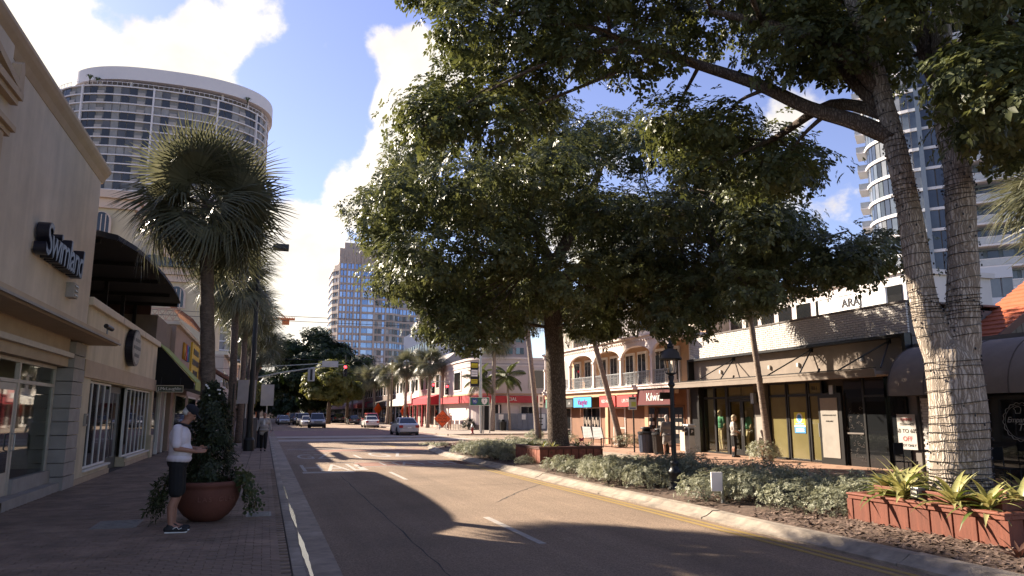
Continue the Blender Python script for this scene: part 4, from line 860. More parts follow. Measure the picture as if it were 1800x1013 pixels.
text('wall_lettering', 'AMERICAN SOCIAL', 0.55, (20.95, 70.95, 5.3), ((0.74,-0.67,0),(0,0,1)), M_blackfr, S, depth=0.02); text('small_lettering', 'BAR & KITCHEN', 0.36, (20.98, 70.9, 4.55), ((0.74,-0.67,0),(0,0,1)), M_blackfr, S, depth=0.02)
def wnd(parent, x0, x1, y, z0, z1, m=M_frame):
    w_ = part('window', MB().box(x0-0.2, x1+0.2, y-0.08, y, z0-0.15, z1+0.15), m, parent); part('pane', MB().box(x0, x1, y-0.1, y-0.081, z0, z1), M_glass, w_); return w_
wnd(S, 25.6, 27.4, 70, 4.2, 6.0); wnd(S, 30.0, 31.5, 70, 4.2, 6.0); wnd(S, 24.6, 26.2, 70, 1.2, 2.3); wnd(S, 28.0, 29.5, 70, 1.2, 2.3)
w_ = part('window', MB().box(19.82, 19.9, 76.0, 79.0, 4.0, 6.2), M_white, S); part('pane', MB().box(19.8, 19.819, 76.2, 78.8, 4.15, 6.05), M_glass, w_)
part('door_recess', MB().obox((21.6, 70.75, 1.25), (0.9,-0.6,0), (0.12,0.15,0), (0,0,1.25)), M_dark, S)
for dx in (-1, 0, 1): part('door_post', MB().obox((21.47+dx*0.8, 70.55-dx*0.53, 1.25), (0.06,-0.04,0), (0.04,0.06,0), (0,0,1.25)), M_pinks, S)
# hoarding in front
Fz = thing('hoarding_fence', (23.5, 68.4, 0), 'grey-blue panel hoarding fence with white notices before the corner bar', 'fence')
M_hoard = mat('hoarding_blue', (0.17,0.185,0.215), 0.7, var=0.12, scale=2)
for i in range(11): part('panel', MB().box(21.4+i*0.56, 21.94+i*0.56, 68.4+0.02*(i % 2), 68.44+0.02*(i % 2), 0.05, 1.65), M_hoard, Fz)
for (x0, x1, z0, z1) in ((21.7, 22.2, 1.05, 1.55), (24.1, 24.5, 1.05, 1.55), (25.3, 26.6, 0.15, 1.6)): part('notice', MB().box(x0, x1, 68.36, 68.39, z0, z1), M_white, Fz)
part('notice_print', MB().box(25.6, 26.3, 68.345, 68.358, 0.5, 0.62).box(25.7, 26.2, 68.345, 68.358, 0.8, 0.9).box(25.55, 26.35, 68.345, 68.358, 1.1, 1.2), M_blackfr, Fz)
# ---- red awning restaurant, white building and further row on the right
def row_building(nm, y0, y1, h, c, lab, aw=None, sign=None, upper=True, x=19.6):
    t = building(nm, (x+5, (y0+y1)/2, 0), lab); m_ = mat('rrow_%d' % int(y0), c, 0.9, var=0.08, scale=0.8)
    part('wall', MB().box(x, x+12, y0, y1, 0, h), m_, t); part('cornice', MB().box(x-0.3, x+12, y0, y1, h, h+0.3), M_pinks, t)
    if aw: part('awning', MB().prism([(x, y0+0.3, 3.9), (x-1.6, y0+0.3, 3.4), (x-1.6, y0+0.3, 2.7), (x, y0+0.3, 2.7)], (0, y1-y0-0.6, 0)), mat('raw_%d' % int(y0), aw, 0.9, var=0.06), t)
    n_ = max(2, int((y1-y0)/3.0))
    for i in range(n_):
        ya = y0 + 0.6 + i*(y1-y0-0.8)/n_
        f_ = part('shop_window', MB().box(x-0.05, x, ya, ya+2.1, 0.3, 2.6), M_blackfr, t); part('pane', MB().box(x-0.07, x-0.051, ya+0.1, ya+2.0, 0.4, 2.5), M_glass, f_)
        if upper:
            f_ = part('window', MB().box(x-0.06, x, ya+0.2, ya+1.9, 4.6, 6.3), M_white, t)
            for k in (0, 1): part('pane', MB().box(x-0.08, x-0.061, ya+0.3+k*0.8, ya+1.0+k*0.8, 4.7, 6.2), M_glass, f_)
    return t
rb = row_building('red_awning_restaurant', 84.3, 97, 6.9, (0.40,0.30,0.25), 'restaurant with deep red awning beside the corner bar', (0.40,0.03,0.04))
part('sign_board', MB().box(17.85, 17.95, 93.5, 97, 2.9, 4.3), mat('pale_pink_sign', (0.60,0.28,0.26), 0.6), rb); part('sign_plate', MB().box(17.80, 17.85, 94.3, 96.2, 3.3, 3.9), M_white, rb)
part('gable_roof', MB().prism([(19.2, 84.4, 7.2), (21.5, 84.4, 9.0), (24, 84.4, 7.2)], (0, 12.4, 0)), mat('grey_slate', (0.28,0.25,0.23), 0.8, var=0.2, scale=2), rb)
for k in range(5): part('post', MB().box(18.05, 18.2, 85+k*2.8, 85.15+k*2.8, 0, 2.7), M_sred, rb)
wb = row_building('white_row_building', 97.2, 116, 8.2, (0.66,0.60,0.55), 'white two-storey row building with a dark emblem on its wall', (0.62,0.58,0.52))
part('emblem', MB().prism([(19.5, 101.5+1.1*math.cos(a)*(1+.25*math.sin(3*a)), 5.3+0.9*math.sin(a)*(1+.2*math.cos(5*a))) for a in [2*math.pi*k/24 for k in range(24)]], (0.03, 0, 0)), M_blackfr, wb)
row_building('dark_awning_building', 116.2, 138, 6.4, (0.16,0.11,0.09), 'dark brown row building with black awning beyond the white one', (0.05,0.035,0.03))
row_building('maroon_awning_building', 138.2, 165, 6.0, (0.22,0.14,0.12), 'far row building with maroon awning on the right side', (0.22,0.02,0.02))
row_building('end_row_building', 165.2, 240, 7.5, (0.25,0.20,0.17), 'farthest dim row building on the right side', (0.20,0.10,0.08))
# ---- things standing behind the right-hand row
def block(nm, x0, x1, y0, y1, z0, h, c, lab, nx=0, nz=0, wm=None, face='-y'):
    t = building(nm, ((x0+x1)/2, (y0+y1)/2, 0), lab); m_ = mat('blk_%s_%d' % (nm, int(x0*3+y0)), c, 0.9, var=0.07, scale=0.5)
    part('wall', MB().box(x0, x1, y0, y1, z0, h), m_, t); part('coping', MB().box(x0-0.15, x1+0.15, y0-0.15, y1+0.15, h, h+0.25), m_, t)
    zb = 5.6
    for i in range(nx):
        for k in range(nz):
            dz = (h-zb)/nz
            if face == '-y':
                dx = (x1-x0)/nx; part('window', MB().box(x0+dx*(i+.15), x0+dx*(i+.85), y0-0.05, y0-0.002, zb+dz*(k+.2), zb+dz*(k+.8)), wm or M_glass, t)
            else:
                dx = (y1-y0)/nx; part('window', MB().box(x0-0.05, x0-0.002, y0+dx*(i+.15), y0+dx*(i+.85), zb+dz*(k+.2), zb+dz*(k+.8)), wm or M_glass, t)
    return t
block('grey_lattice_block', 23.5, 28.0, 54, 60, 0, 8.4, (0.36,0.32,0.28), 'grey block with square grid windows above the balcony building', 5, 2)
block('pale_rooftop_block', 27.2, 33.2, 50, 58, 0, 9.7, (0.46,0.42,0.40), 'pale grey rooftop block with dark louvres behind the balcony roof', 4, 2)
block('cream_annex', 26.5, 29.0, 40.5, 46, 0, 7.9, (0.40,0.36,0.30), 'small cream annex behind the white brick parapet', 0, 0)
wl = block('white_long_block', 28.5, 34, 26, 40, 0, 8.3, (0.62,0.58,0.54), 'white rooftop block with a row of windows behind the parapet', 9, 1, None, '-x')
sg = thing('rooftop_sign', (27.5, 28.6, 8), 'white rooftop board with dark capitals above the brick parapet', 'sign')
part('board', MB().box(27.4, 27.5, 26.2, 30.6, 6.75, 7.5), M_white, sg); text('lettering', 'ARAJ', 0.6, (27.38, 28.3, 7.12), '-x', M_blackfr, sg, depth=0.03)
part('post', MB().box(27.5, 27.6, 26.5, 26.6, 4.9, 7.4), M_steel, sg); part('post', MB().box(27.5, 27.6, 30.2, 30.3, 4.9, 7.4), M_steel, sg)
# ================================================================== towers behind
def resample(P, step):
    out = [P[0]]; L_ = [0]
    for a, b in zip(P[:-1], P[1:]): L_.append(L_[-1] + math.dist(a, b))
    n = max(1, round(L_[-1]/step)); j = 0; out = []
    for i in range(n+1):
        s = L_[-1]*i/n
        while j < len(L_)-2 and L_[j+1] < s: j += 1
        t = (s-L_[j])/(L_[j+1]-L_[j] or 1); out.append((P[j][0]*(1-t)+P[j+1][0]*t, P[j][1]*(1-t)+P[j+1][1]*t))
    return out
def offset(P, d):
    out = []
    for i in range(len(P)):
        a, b = P[max(i-1,0)], P[min(i+1,len(P)-1)]; dx, dy = b[0]-a[0], b[1]-a[1]; l = math.hypot(dx, dy) or 1
        out.append((P[i][0]+dy/l*d, P[i][1]-dx/l*d))
    return out
def strip_wall(mb, P, Q, z0, z1):
    """closed ring section between plan lines P (outer) and Q (inner)"""
    n = len(P); vs = []
    for p, q in zip(P, Q): vs += [(p[0],p[1],z0), (p[0],p[1],z1), (q[0],q[1],z1), (q[0],q[1],z0)]
    mb.add(vs, [(i*4+j, (i+1)*4+j, (i+1)*4+(j+1) % 4, i*4+(j+1) % 4) for i in range(n-1) for j in range(4)] + [(0,1,2,3)[::-1], tuple(range((n-1)*4, n*4))])
def curtain(t, plan, step, z0, z1, fh, slab_m, glass_ms, fins=(), balc=(), slab_out=0.35, slab_h=0.45, back=8.0, core_m=None, fin_m=None, fin_w=0.9, mull=True, gap=0.12, wz=(0.0, 1.0), limit=300, balc_m=None):
    """storeys of single panes between floor slabs along a plan line (walk it so that the outside lies to the right-hand normal)"""
    P = resample(plan, step); n = len(P)-1; nf = int((z1-z0)/fh)
    b = MB(); strip_wall(b, offset(P, -0.25), offset(P, -back), z0, z1); part('core_wall', b, core_m or M_dark, t)
    for k in range(nf+1):
        b = MB(); strip_wall(b, offset(P, slab_out), offset(P, -0.24), z0+k*fh-slab_h/2, z0+k*fh+slab_h/2); part('floor_slab', b, slab_m, t)
    cnt = 0; rest = {}
    order = [(i, k) for k in range(nf-1, -1, -1) for i in range(n)]
    for (i, k) in order:
        p, q = P[i], P[i+1]; dx, dy = q[0]-p[0], q[1]-p[1]; l = math.hypot(dx, dy); ux, uy = dx/l, dy/l; nx, ny = uy, -ux
        if balc and i % balc[0] in balc[1]:
            # recessed balcony with a rail
            b = MB(); zb = z0+k*fh+slab_h/2
            b.obox(((p[0]+q[0])/2+nx*slab_out, (p[1]+q[1])/2+ny*slab_out, zb+0.5), (ux*l*0.46, uy*l*0.46, 0), (nx*0.04, ny*0.04, 0), (0,0,0.5))
            if cnt < limit: part('balcony_rail', b, balc_m or slab_m, t); cnt += 1
            else: rest.setdefault('r', MB()).add(b.v, b.f)
            continue
        ga = gap*0.5; za, zb_ = z0+k*fh+slab_h/2+wz[0]*(fh-slab_h), z0+k*fh+slab_h/2+wz[1]*(fh-slab_h)
        g = glass_ms[(i*7+k*3+(i*k) % 5) % len(glass_ms)]
        b = MB(); b.obox(((p[0]+q[0])/2-nx*0.05, (p[1]+q[1])/2-ny*0.05, (za+zb_)/2), (ux*(l/2-ga), uy*(l/2-ga), 0), (nx*0.05, ny*0.05, 0), (0,0,(zb_-za)/2-0.03))
        if cnt < limit: part('pane', b, g, t); cnt += 1
        else: rest.setdefault(g.name, MB()).add(b.v, b.f)
    for kk, b in rest.items(): part('pane' if kk != 'r' else 'balcony_rail', b, MATS[kk] if kk != 'r' else (balc_m or slab_m), t, kind='stuff')
    for i in fins:
        p = P[i % (n+1)]; a, c = P[max(i-1,0)], P[min(i+1,n)]; dx, dy = c[0]-a[0], c[1]-a[1]; l = math.hypot(dx, dy); ux, uy = dx/l, dy/l; nx, ny = uy, -ux
        part('vertical_fin', MB().obox((p[0]+nx*0.3, p[1]+ny*0.3, (z0+z1)/2), (ux*fin_w/2, uy*fin_w/2, 0), (nx*0.35, ny*0.35, 0), (0,0,(z1-z0)/2+0.3)), fin_m or slab_m, t)
    return P
M_tw = mat('tower_white', (0.60,0.56,0.58), 0.7, var=0.05, scale=0.05)
M_tg1 = mat('tower_glass_dark', (0.030,0.032,0.038), 0.25, var=0.3, scale=0.2, spec=0.5); M_tg2 = mat('tower_glass_mid', (0.085,0.085,0.095), 0.3, var=0.25, scale=0.2, spec=0.4); M_tg3 = mat('tower_blind', (0.22,0.21,0.21), 0.5, var=0.2, scale=0.3); M_tbk = mat('tower_recess', (0.20,0.19,0.19), 0.9, var=0.2, scale=0.3)
# ---- curved white apartment tower on the left
T = building('curved_apartment_tower', (-39, 284, 0), 'tall curved white apartment tower with ring roof rising on the left')
def superell(cx, cy, a, b, e, t0, t1, n): return [(cx + a*math.copysign(abs(math.cos(t))**(2/e), math.cos(t)), cy + b*math.copysign(abs(math.sin(t))**(2/e), math.sin(t))) for t in [t0+(t1-t0)*i/n for i in range(n+1)]]
plan = superell(-40.5, 285, 35.5, 25, 2.5, math.pi*0.93, math.pi*2.07, 120)
n_b = 46
curtain(T, plan, 2.55, 1.56, 111.0, 3.04, M_tw, [M_tg1, M_tg2, M_tg1, M_tg1, M_tg3], fins=(6, 9, 13, 22, 30, 36, 39), balc=(9, (2, 6)), slab_out=0.4, slab_h=0.40, core_m=M_tbk, fin_w=0.55, balc_m=mat('tower_rail', (0.30,0.27,0.26), 0.6), gap=0.25)
b = MB(); pr = superell(-37.5, 285, 33.5, 24.5, 2.5, math.pi*0.9, math.pi*2.1, 90); strip_wall(b, offset(pr, 0.6), offset(pr, -7), 113.9, 118.6); part('ring_roof', b, M_tw, T, smooth=False)
b = MB(); pr2 = superell(-37.5, 285, 28.5, 19, 2.4, math.pi*0.9, math.pi*2.1, 60); strip_wall(b, pr2, offset(pr2, -4), 111, 113.9); part('penthouse_wall', b, mat('penthouse_cream', (0.55,0.49,0.45), 0.8, var=0.06, scale=0.1), T)
for i in range(2, 88, 9): part('roof_column', MB().lathe([(0.35, 111), (0.35, 113.9)], 8, (offset(pr, -1.5)[i][0], offset(pr, -1.5)[i][1], 0)), M_tw, T)
pp = resample(superell(-40.5, 285, 35.7, 25.2, 2.5, math.pi*0.93, math.pi*2.07, 120), 1.6); rl = MB(); strip_wall(rl, offset(pp, 0.45), offset(pp, 0.38), 112.25, 112.4)
for p in offset(pp, 0.42): rl.box(p[0]-0.05, p[0]+0.05, p[1]-0.05, p[1]+0.05, 111.2, 112.25)
part('roof_railing', rl, M_tw, T, kind='stuff')
for (x, y_) in ((-62, 262), (-60, 263.5), (-12, 264)):
    b = MB()
    for k in range(9):
        a = k*0.7; b.tube([(x, y_, 112.6), (x+0.7*math.cos(a), y_+0.7*math.sin(a), 114.2), (x+1.5*math.cos(a), y_+1.5*math.sin(a), 113.7)], [0.12, 0.16, 0.02], 4)
    t_ = thing('roof_palm', (x, y_, 111), {-62: 'leftmost small palm on the curved tower roof terrace', -60: 'second small palm from the left on the curved tower roof', -12: 'small palm at the right end of the curved tower roof'}[x], 'palm'); part('trunk', MB().tube([(x, y_, 111.0), (x, y_, 112.7)], 0.15, 6), M_dark, t_); part('frond_tuft', b, mat('far_leaf', (0.05,0.07,0.03), 0.8, var=0.3), t_)
# ---- brown office tower with blue windows in the middle
T = building('blue_glass_office_tower', (46, 345, 0), 'brown granite office tower with blue glass bays behind the big tree')
M_gr = mat('granite_brown', (0.40,0.335,0.30), 0.75, var=0.06, scale=0.1); M_bl = [mat('blue_pane_%d' % i, c, 0.12, var=0.25, scale=0.15, spec=0.7, metal=0.55) for i, c in enumerate(((0.22,0.32,0.52), (0.32,0.42,0.60), (0.16,0.24,0.40), (0.26,0.37,0.56)))]
M_gp = [mat('grey_pane_%d' % i, c, 0.15, var=0.3, scale=0.2, spec=0.6) for i, c in enumerate(((0.05,0.055,0.065), (0.30,0.30,0.31), (0.03,0.03,0.035), (0.12,0.125,0.14)))]
curtain(T, [(26.0, 352), (26.0, 333), (28.8, 328.5)], 2.2, 4, 68, 3.25, M_gr, M_gp, slab_out=0.25, slab_h=1.2, core_m=M_gr, gap=0.9, limit=40)
curtain(T, [(28.8, 328.4), (38.6, 328.4)], 1.63, 4, 71.5, 3.25, M_gr, M_bl, slab_out=0.22, slab_h=0.95, core_m=M_gr, gap=0.5, limit=170, fins=(0, 2, 4, 6), fin_w=0.7)
curtain(T, [(38.6, 328.0), (44.6, 328.0)], 3.0, 4, 71.5, 3.25, M_gr, M_bl, slab_out=0.22, slab_h=1.05, core_m=M_gr, gap=0.2, limit=100, fins=(0, 2), fin_w=0.8)
curtain(T, [(44.6, 328.4), (53.0, 328.4), (58, 333), (76, 333)], 1.75, 4, 71.5, 3.25, M_gr, M_gp + M_bl[:1], slab_out=0.22, slab_h=0.95, core_m=M_gr, gap=0.45, limit=300, fins=(0, 3), fin_w=0.7)
cr = MB()
for (i, (z0, z1, dx)) in enumerate(((69, 75.5, 0.0), (75.5, 78.5, 2.2))): cr.box(28.4+dx, 76-dx, 328.2+dx*0.6, 352-dx, z0, z1)
part('crown', cr, M_gr, T)
for i in range(14): part('crown_rib', MB().box(29.0+i*1.8, 29.5+i*1.8, 327.9, 328.25, 69.2, 74.4), M_gr, T)
# ---- pinkish office block
T = building('pink_office_block', (54, 200, 0), 'pinkish office block with square teal windows behind the corner bar')
M_pko = mat('pink_concrete', (0.42,0.31,0.27), 0.85, var=0.05, scale=0.2); M_tl = [mat('teal_pane_%d' % i, c, 0.15, var=0.3, scale=0.3, spec=0.6) for i, c in enumerate(((0.10,0.16,0.16), (0.22,0.29,0.28), (0.035,0.045,0.05)))]
part('wall', MB().box(42, 70, 192.6, 215, 0, 34.5), M_pko, T)
for k in range(8):
    for i in range(8):
        x0 = 42.6 + i*3.35; z0 = 8.0 + k*3.3
        f_ = part('window', MB().box(x0, x0+2.5, 192.40, 192.598, z0, z0+2.0), M_pko, T); part('pane', MB().box(x0+0.1, x0+1.2, 192.34, 192.399, z0+0.12, z0+1.88), M_tl[(i+k*2) % 3], f_); part('pane', MB().box(x0+1.3, x0+2.4, 192.34, 192.399, z0+0.12, z0+1.88), M_tl[(i*2+k) % 3], f_)
part('parapet', MB().box(41.7, 70.3, 192.2, 215, 34.5, 35.6), M_pko, T)
T = building('white_ribbon_office', (37, 190, 0), 'low white office wing with a dark ribbon window beside the pink block')
part('wall', MB().box(38.4, 41.9, 172, 215, 0, 24.0), M_tw, T)
for k in range(3): part('ribbon_window', MB().box(38.25, 38.39, 173, 214, 8+k*4.6, 10.8+k*4.6), M_tg1, T)
for k in range(3):
    for i in range(12): part('mullion', MB().box(38.15, 38.24, 174+i*3.3, 174.3+i*3.3, 8+k*4.6, 10.8+k*4.6), M_tw, T)
# ---- rounded glass apartment tower on the right
T = building('round_glass_tower', (98, 82, 0), 'rounded glass apartment tower with stacked balconies behind the right-hand tree')
C_ = (94.0, 80.9); rr = 7.5; az0 = math.atan2(94.0, 80.9)
rx, ry = math.cos(az0), -math.sin(az0); vx, vy = math.sin(az0), math.cos(az0)
arc = [(C_[0] - rr*(math.cos(a)*rx + math.sin(a)*vx), C_[1] - rr*(math.cos(a)*ry + math.sin(a)*vy)) for a in [R(-35 + 125*i/40) for i in range(41)]]
M_rw = mat('tower_white_band', (0.66,0.64,0.64), 0.6, var=0.05, scale=0.1); M_rg = [mat('right_pane_%d' % i, c, 0.12, var=0.3, scale=0.4, spec=0.7) for i, c in enumerate(((0.03,0.04,0.06), (0.10,0.12,0.14), (0.05,0.065,0.09), (0.16,0.17,0.18)))]
curtain(T, arc, 0.95, 6, 64, 3.05, M_rw, M_rg, slab_out=0.22, slab_h=0.45, core_m=M_rw, gap=0.16, limit=300)
st = arc[-1]; seg1 = [(st[0]+rx*0.2, st[1]+ry*0.2), (st[0]+rx*4.4, st[1]+ry*4.4)]
curtain(T, seg1, 1.4, 6, 64, 3.05, M_rw, M_rg[:1] + M_rg[2:3], slab_out=0.15, slab_h=0.4, core_m=M_tbk, gap=0.15, limit=60, fins=(0, 3), fin_w=0.6, fin_m=mat('blue_grey_pier', (0.22,0.26,0.30), 0.7, var=0.05))
seg2 = [(st[0]+rx*4.8+vx*1.5, st[1]+ry*4.8+vy*1.5), (st[0]+rx*30+vx*1.5, st[1]+ry*30+vy*1.5)]
curtain(T, seg2, 1.8, 6, 64, 3.05, MATS['blue_grey_pier'], M_rg, slab_out=0.1, slab_h=0.8, core_m=MATS['blue_grey_pier'], gap=0.5, limit=120)
for k in range(19):
    z = 6 + k*3.05
    c0 = (st[0]+rx*8.4+vx*0.6, st[1]+ry*8.4+vy*0.6)
    bo = part('balcony', MB().obox((c0[0], c0[1], z), (rx*3.2, ry*3.2, 0), (vx*1.2, vy*1.2, 0), (0,0,0.14)), M_rw, T)
    part('balcony_rail', MB().obox((c0[0]-vx*1.16, c0[1]-vy*1.16, z+0.62), (rx*3.2, ry*3.2, 0), (vx*0.03, vy*0.03, 0), (0,0,0.45)), mat('glass_rail', (0.42,0.44,0.45), 0.3, var=0.1, scale=2), bo)
    part('rail_cap', MB().obox((c0[0]-vx*1.16, c0[1]-vy*1.16, z+1.12), (rx*3.22, ry*3.22, 0), (vx*0.06, vy*0.06, 0), (0,0,0.045)), M_rw, bo)
    a = R(-8); pe = (C_[0]-rr*(math.cos(a)*rx+math.sin(a)*vx), C_[1]-rr*(math.cos(a)*ry+math.sin(a)*vy))
    bo = part('balcony', MB().obox((pe[0]-rx*0.6, pe[1]-ry*0.6, z), (rx*0.8, ry*0.8, 0), (vx*2, vy*2, 0), (0,0,0.12)), M_rw, T); part('balcony_rail', MB().obox((pe[0]-rx*0.6, pe[1]-ry*0.6, z+0.6), (rx*0.78, ry*0.78, 0), (vx*1.95, vy*1.95, 0), (0,0,0.42)), MATS['glass_rail'], bo)
part('roof_slab', MB().obox((C_[0]+rx*8, C_[1]+ry*8, 65.5), (rx*15, ry*15, 0), (vx*6, vy*6, 0), (0,0,0.8)), M_rw, T)
# white rounded podium nearer
T = building('white_podium', (56, 53, 0), 'low white rounded podium with a ribbon of windows below the glass tower')
az = math.atan2(54.5, 52.3); rx2, ry2, vx2, vy2 = math.cos(az), -math.sin(az), math.sin(az), math.cos(az); Cq = (54.5+vx2*5, 52.3+vy2*5)
arc = [(Cq[0]-6.0*(math.cos(a)*rx2+math.sin(a)*vx2), Cq[1]-6.0*(math.cos(a)*ry2+math.sin(a)*vy2)) for a in [R(0+100*i/20) for i in range(21)]]; arc.append((arc[-1][0]+rx2*9, arc[-1][1]+ry2*9))
curtain(T, arc, 0.9, 8.4, 13.9, 2.7, M_rw, M_rg, slab_out=0.1, slab_h=1.0, core_m=M_rw, gap=0.12, back=4, limit=120)
b = MB(); P_ = resample(arc, 1.0); strip_wall(b, P_, offset(P_, -4), 0, 8.5); part('base_wall', b, M_rw, T)
# ---- distant crane
T = thing('tower_crane', (2, 300, 0), 'orange tower crane far beyond the street', 'crane'); M_oc = mat('crane_orange', (0.60,0.16,0.04), 0.6, var=0.1)
part('mast', MB().box(-3.2, -2.0, 299.4, 300.6, 0, 40), M_oc, T); part('jib', MB().box(-12, 9.5, 299.6, 300.4, 38.2, 39.0), M_oc, T); part('tie', MB().tube([(-2.6, 300, 46), (6, 300, 39)], 0.18, 5), M_oc, T); part('apex', MB().tube([(-2.6, 300, 39), (-2.6, 300, 46)], 0.35, 5), M_oc, T); part('counterweight', MB().box(4.6, 7.4, 299.3, 300.7, 36.3, 38.1), M_oc, T)
for k in range(12): part('lattice_bar', MB().tube([(-2+k*0.95, 300, 39.0), (-1.5+k*0.95, 300, 39.9), (-1.05+k*0.95, 300, 39.0)], 0.08, 4), M_oc, T)
# ================================================================== vegetation
NEAR_C = [(8.95,9.84,9.70,0.62),(5.98,10.22,7.80,0.62),(5.12,13.30,7.86,0.60),(8.68,10.70,10.09,0.59),(4.77,14.16,11.08,0.81),(3.58,12.25,10.25,0.73),(5.69,13.25,10.33,0.69),(5.36,12.99,9.44,0.57),(4.84,10.79,7.88,0.56),(3.76,11.85,6.95,0.78),(3.72,13.86,8.55,0.81),(2.63,11.80,6.81,0.65),(6.51,11.04,9.22,0.60),(3.35,13.60,10.72,0.85),(5.94,12.35,10.15,0.80),(3.16,11.86,8.62,0.80),(9.32,9.58,8.45,0.77),(4.56,12.48,8.33,0.80),(7.82,11.36,9.25,0.78),(2.75,12.92,10.14,0.75),(5.62,10.57,9.08,0.59),(4.75,11.47,9.59,0.56),(4.38,11.35,8.66,0.80),(9.16,11.11,9.37,0.74),(7.92,12.34,10.07,0.55),(10.37,10.67,9.49,0.82),(7.87,9.91,9.07,0.60),(7.85,8.87,7.53,0.78),(6.24,12.61,9.03,0.74),(8.52,11.73,11.05,0.62),(6.68,10.15,9.65,0.66),(3.33,14.47,11.24,0.75),(2.79,12.68,7.25,0.83),(3.81,14.25,9.58,0.73),(7.76,8.97,8.59,0.71),(4.78,13.20,11.13,0.56),(7.45,11.18,6.90,0.52),(8.51,11.59,7.14,0.64),(9.54,10.79,6.34,0.64),(8.40,10.14,5.92,0.70),(7.43,10.26,6.81,0.54),(7.45,10.91,6.11,0.52),(7.94,12.31,7.25,0.74),(8.81,11.29,6.11,0.52),(9.45,11.45,6.95,0.70),(7.31,11.83,7.45,0.65),(8.94,6.38,7.28,0.61),(7.99,5.41,5.19,0.57),(9.01,6.51,5.47,0.68),(9.38,6.82,6.09,0.57),(8.01,5.80,6.74,0.47),(7.87,5.77,5.61,0.64),(9.17,6.43,6.57,0.64),(8.40,6.19,5.94,0.62),(9.69,6.84,5.36,0.47),(8.51,5.70,5.41,0.48),(9.64,7.08,6.92,0.59),(9.62,6.15,7.82,0.54),(9.19,8.18,8.22,0.46),(8.04,7.21,7.26,0.52),(8.97,7.78,8.65,0.64),(10.14,9.15,8.45,0.61),(8.14,6.77,7.85,0.64),(9.88,9.04,7.69,0.68),(8.48,8.46,7.38,0.69),(9.59,9.71,9.18,0.67),(9.66,9.29,9.85,0.69),(8.66,7.31,8.11,0.68),(8.89,6.73,8.00,0.56),(9.02,9.02,9.31,0.54),(11.79,7.47,11.09,0.78),(4.23,6.49,8.14,0.84),(9.11,6.99,12.11,0.83),(4.74,7.89,10.95,0.72),(8.17,8.00,10.70,0.80),(12.16,8.37,10.55,0.90),(12.27,6.52,10.69,0.91),(15.58,5.41,10.27,0.79),(4.26,9.72,9.54,0.82),(11.88,6.72,10.92,0.95),(7.34,7.10,10.73,0.72),(11.92,7.47,9.99,0.94),(9.25,5.43,11.99,0.89),(11.04,6.76,9.64,0.72),(9.11,3.64,8.29,0.71),(11.17,4.45,11.59,0.71),(7.95,7.10,11.82,0.88),(7.62,6.50,12.49,0.73),(5.62,3.26,7.63,0.93),(9.60,3.91,11.64,0.84),(11.51,7.26,9.42,0.81),(8.20,6.34,9.65,0.85),(7.98,4.60,10.65,0.97),(3.16,6.57,8.94,0.90),(4.41,10.77,10.46,0.79),(11.39,6.34,11.26,0.89),(11.03,7.53,12.00,0.80),(8.27,7.36,12.80,0.82),(5.89,3.97,8.62,0.82),(8.68,4.61,11.81,0.72),(8.74,9.97,12.54,0.94),(12.60,5.54,8.80,0.82),(9.57,9.15,11.35,0.79),(9.59,6.32,11.16,0.73)]
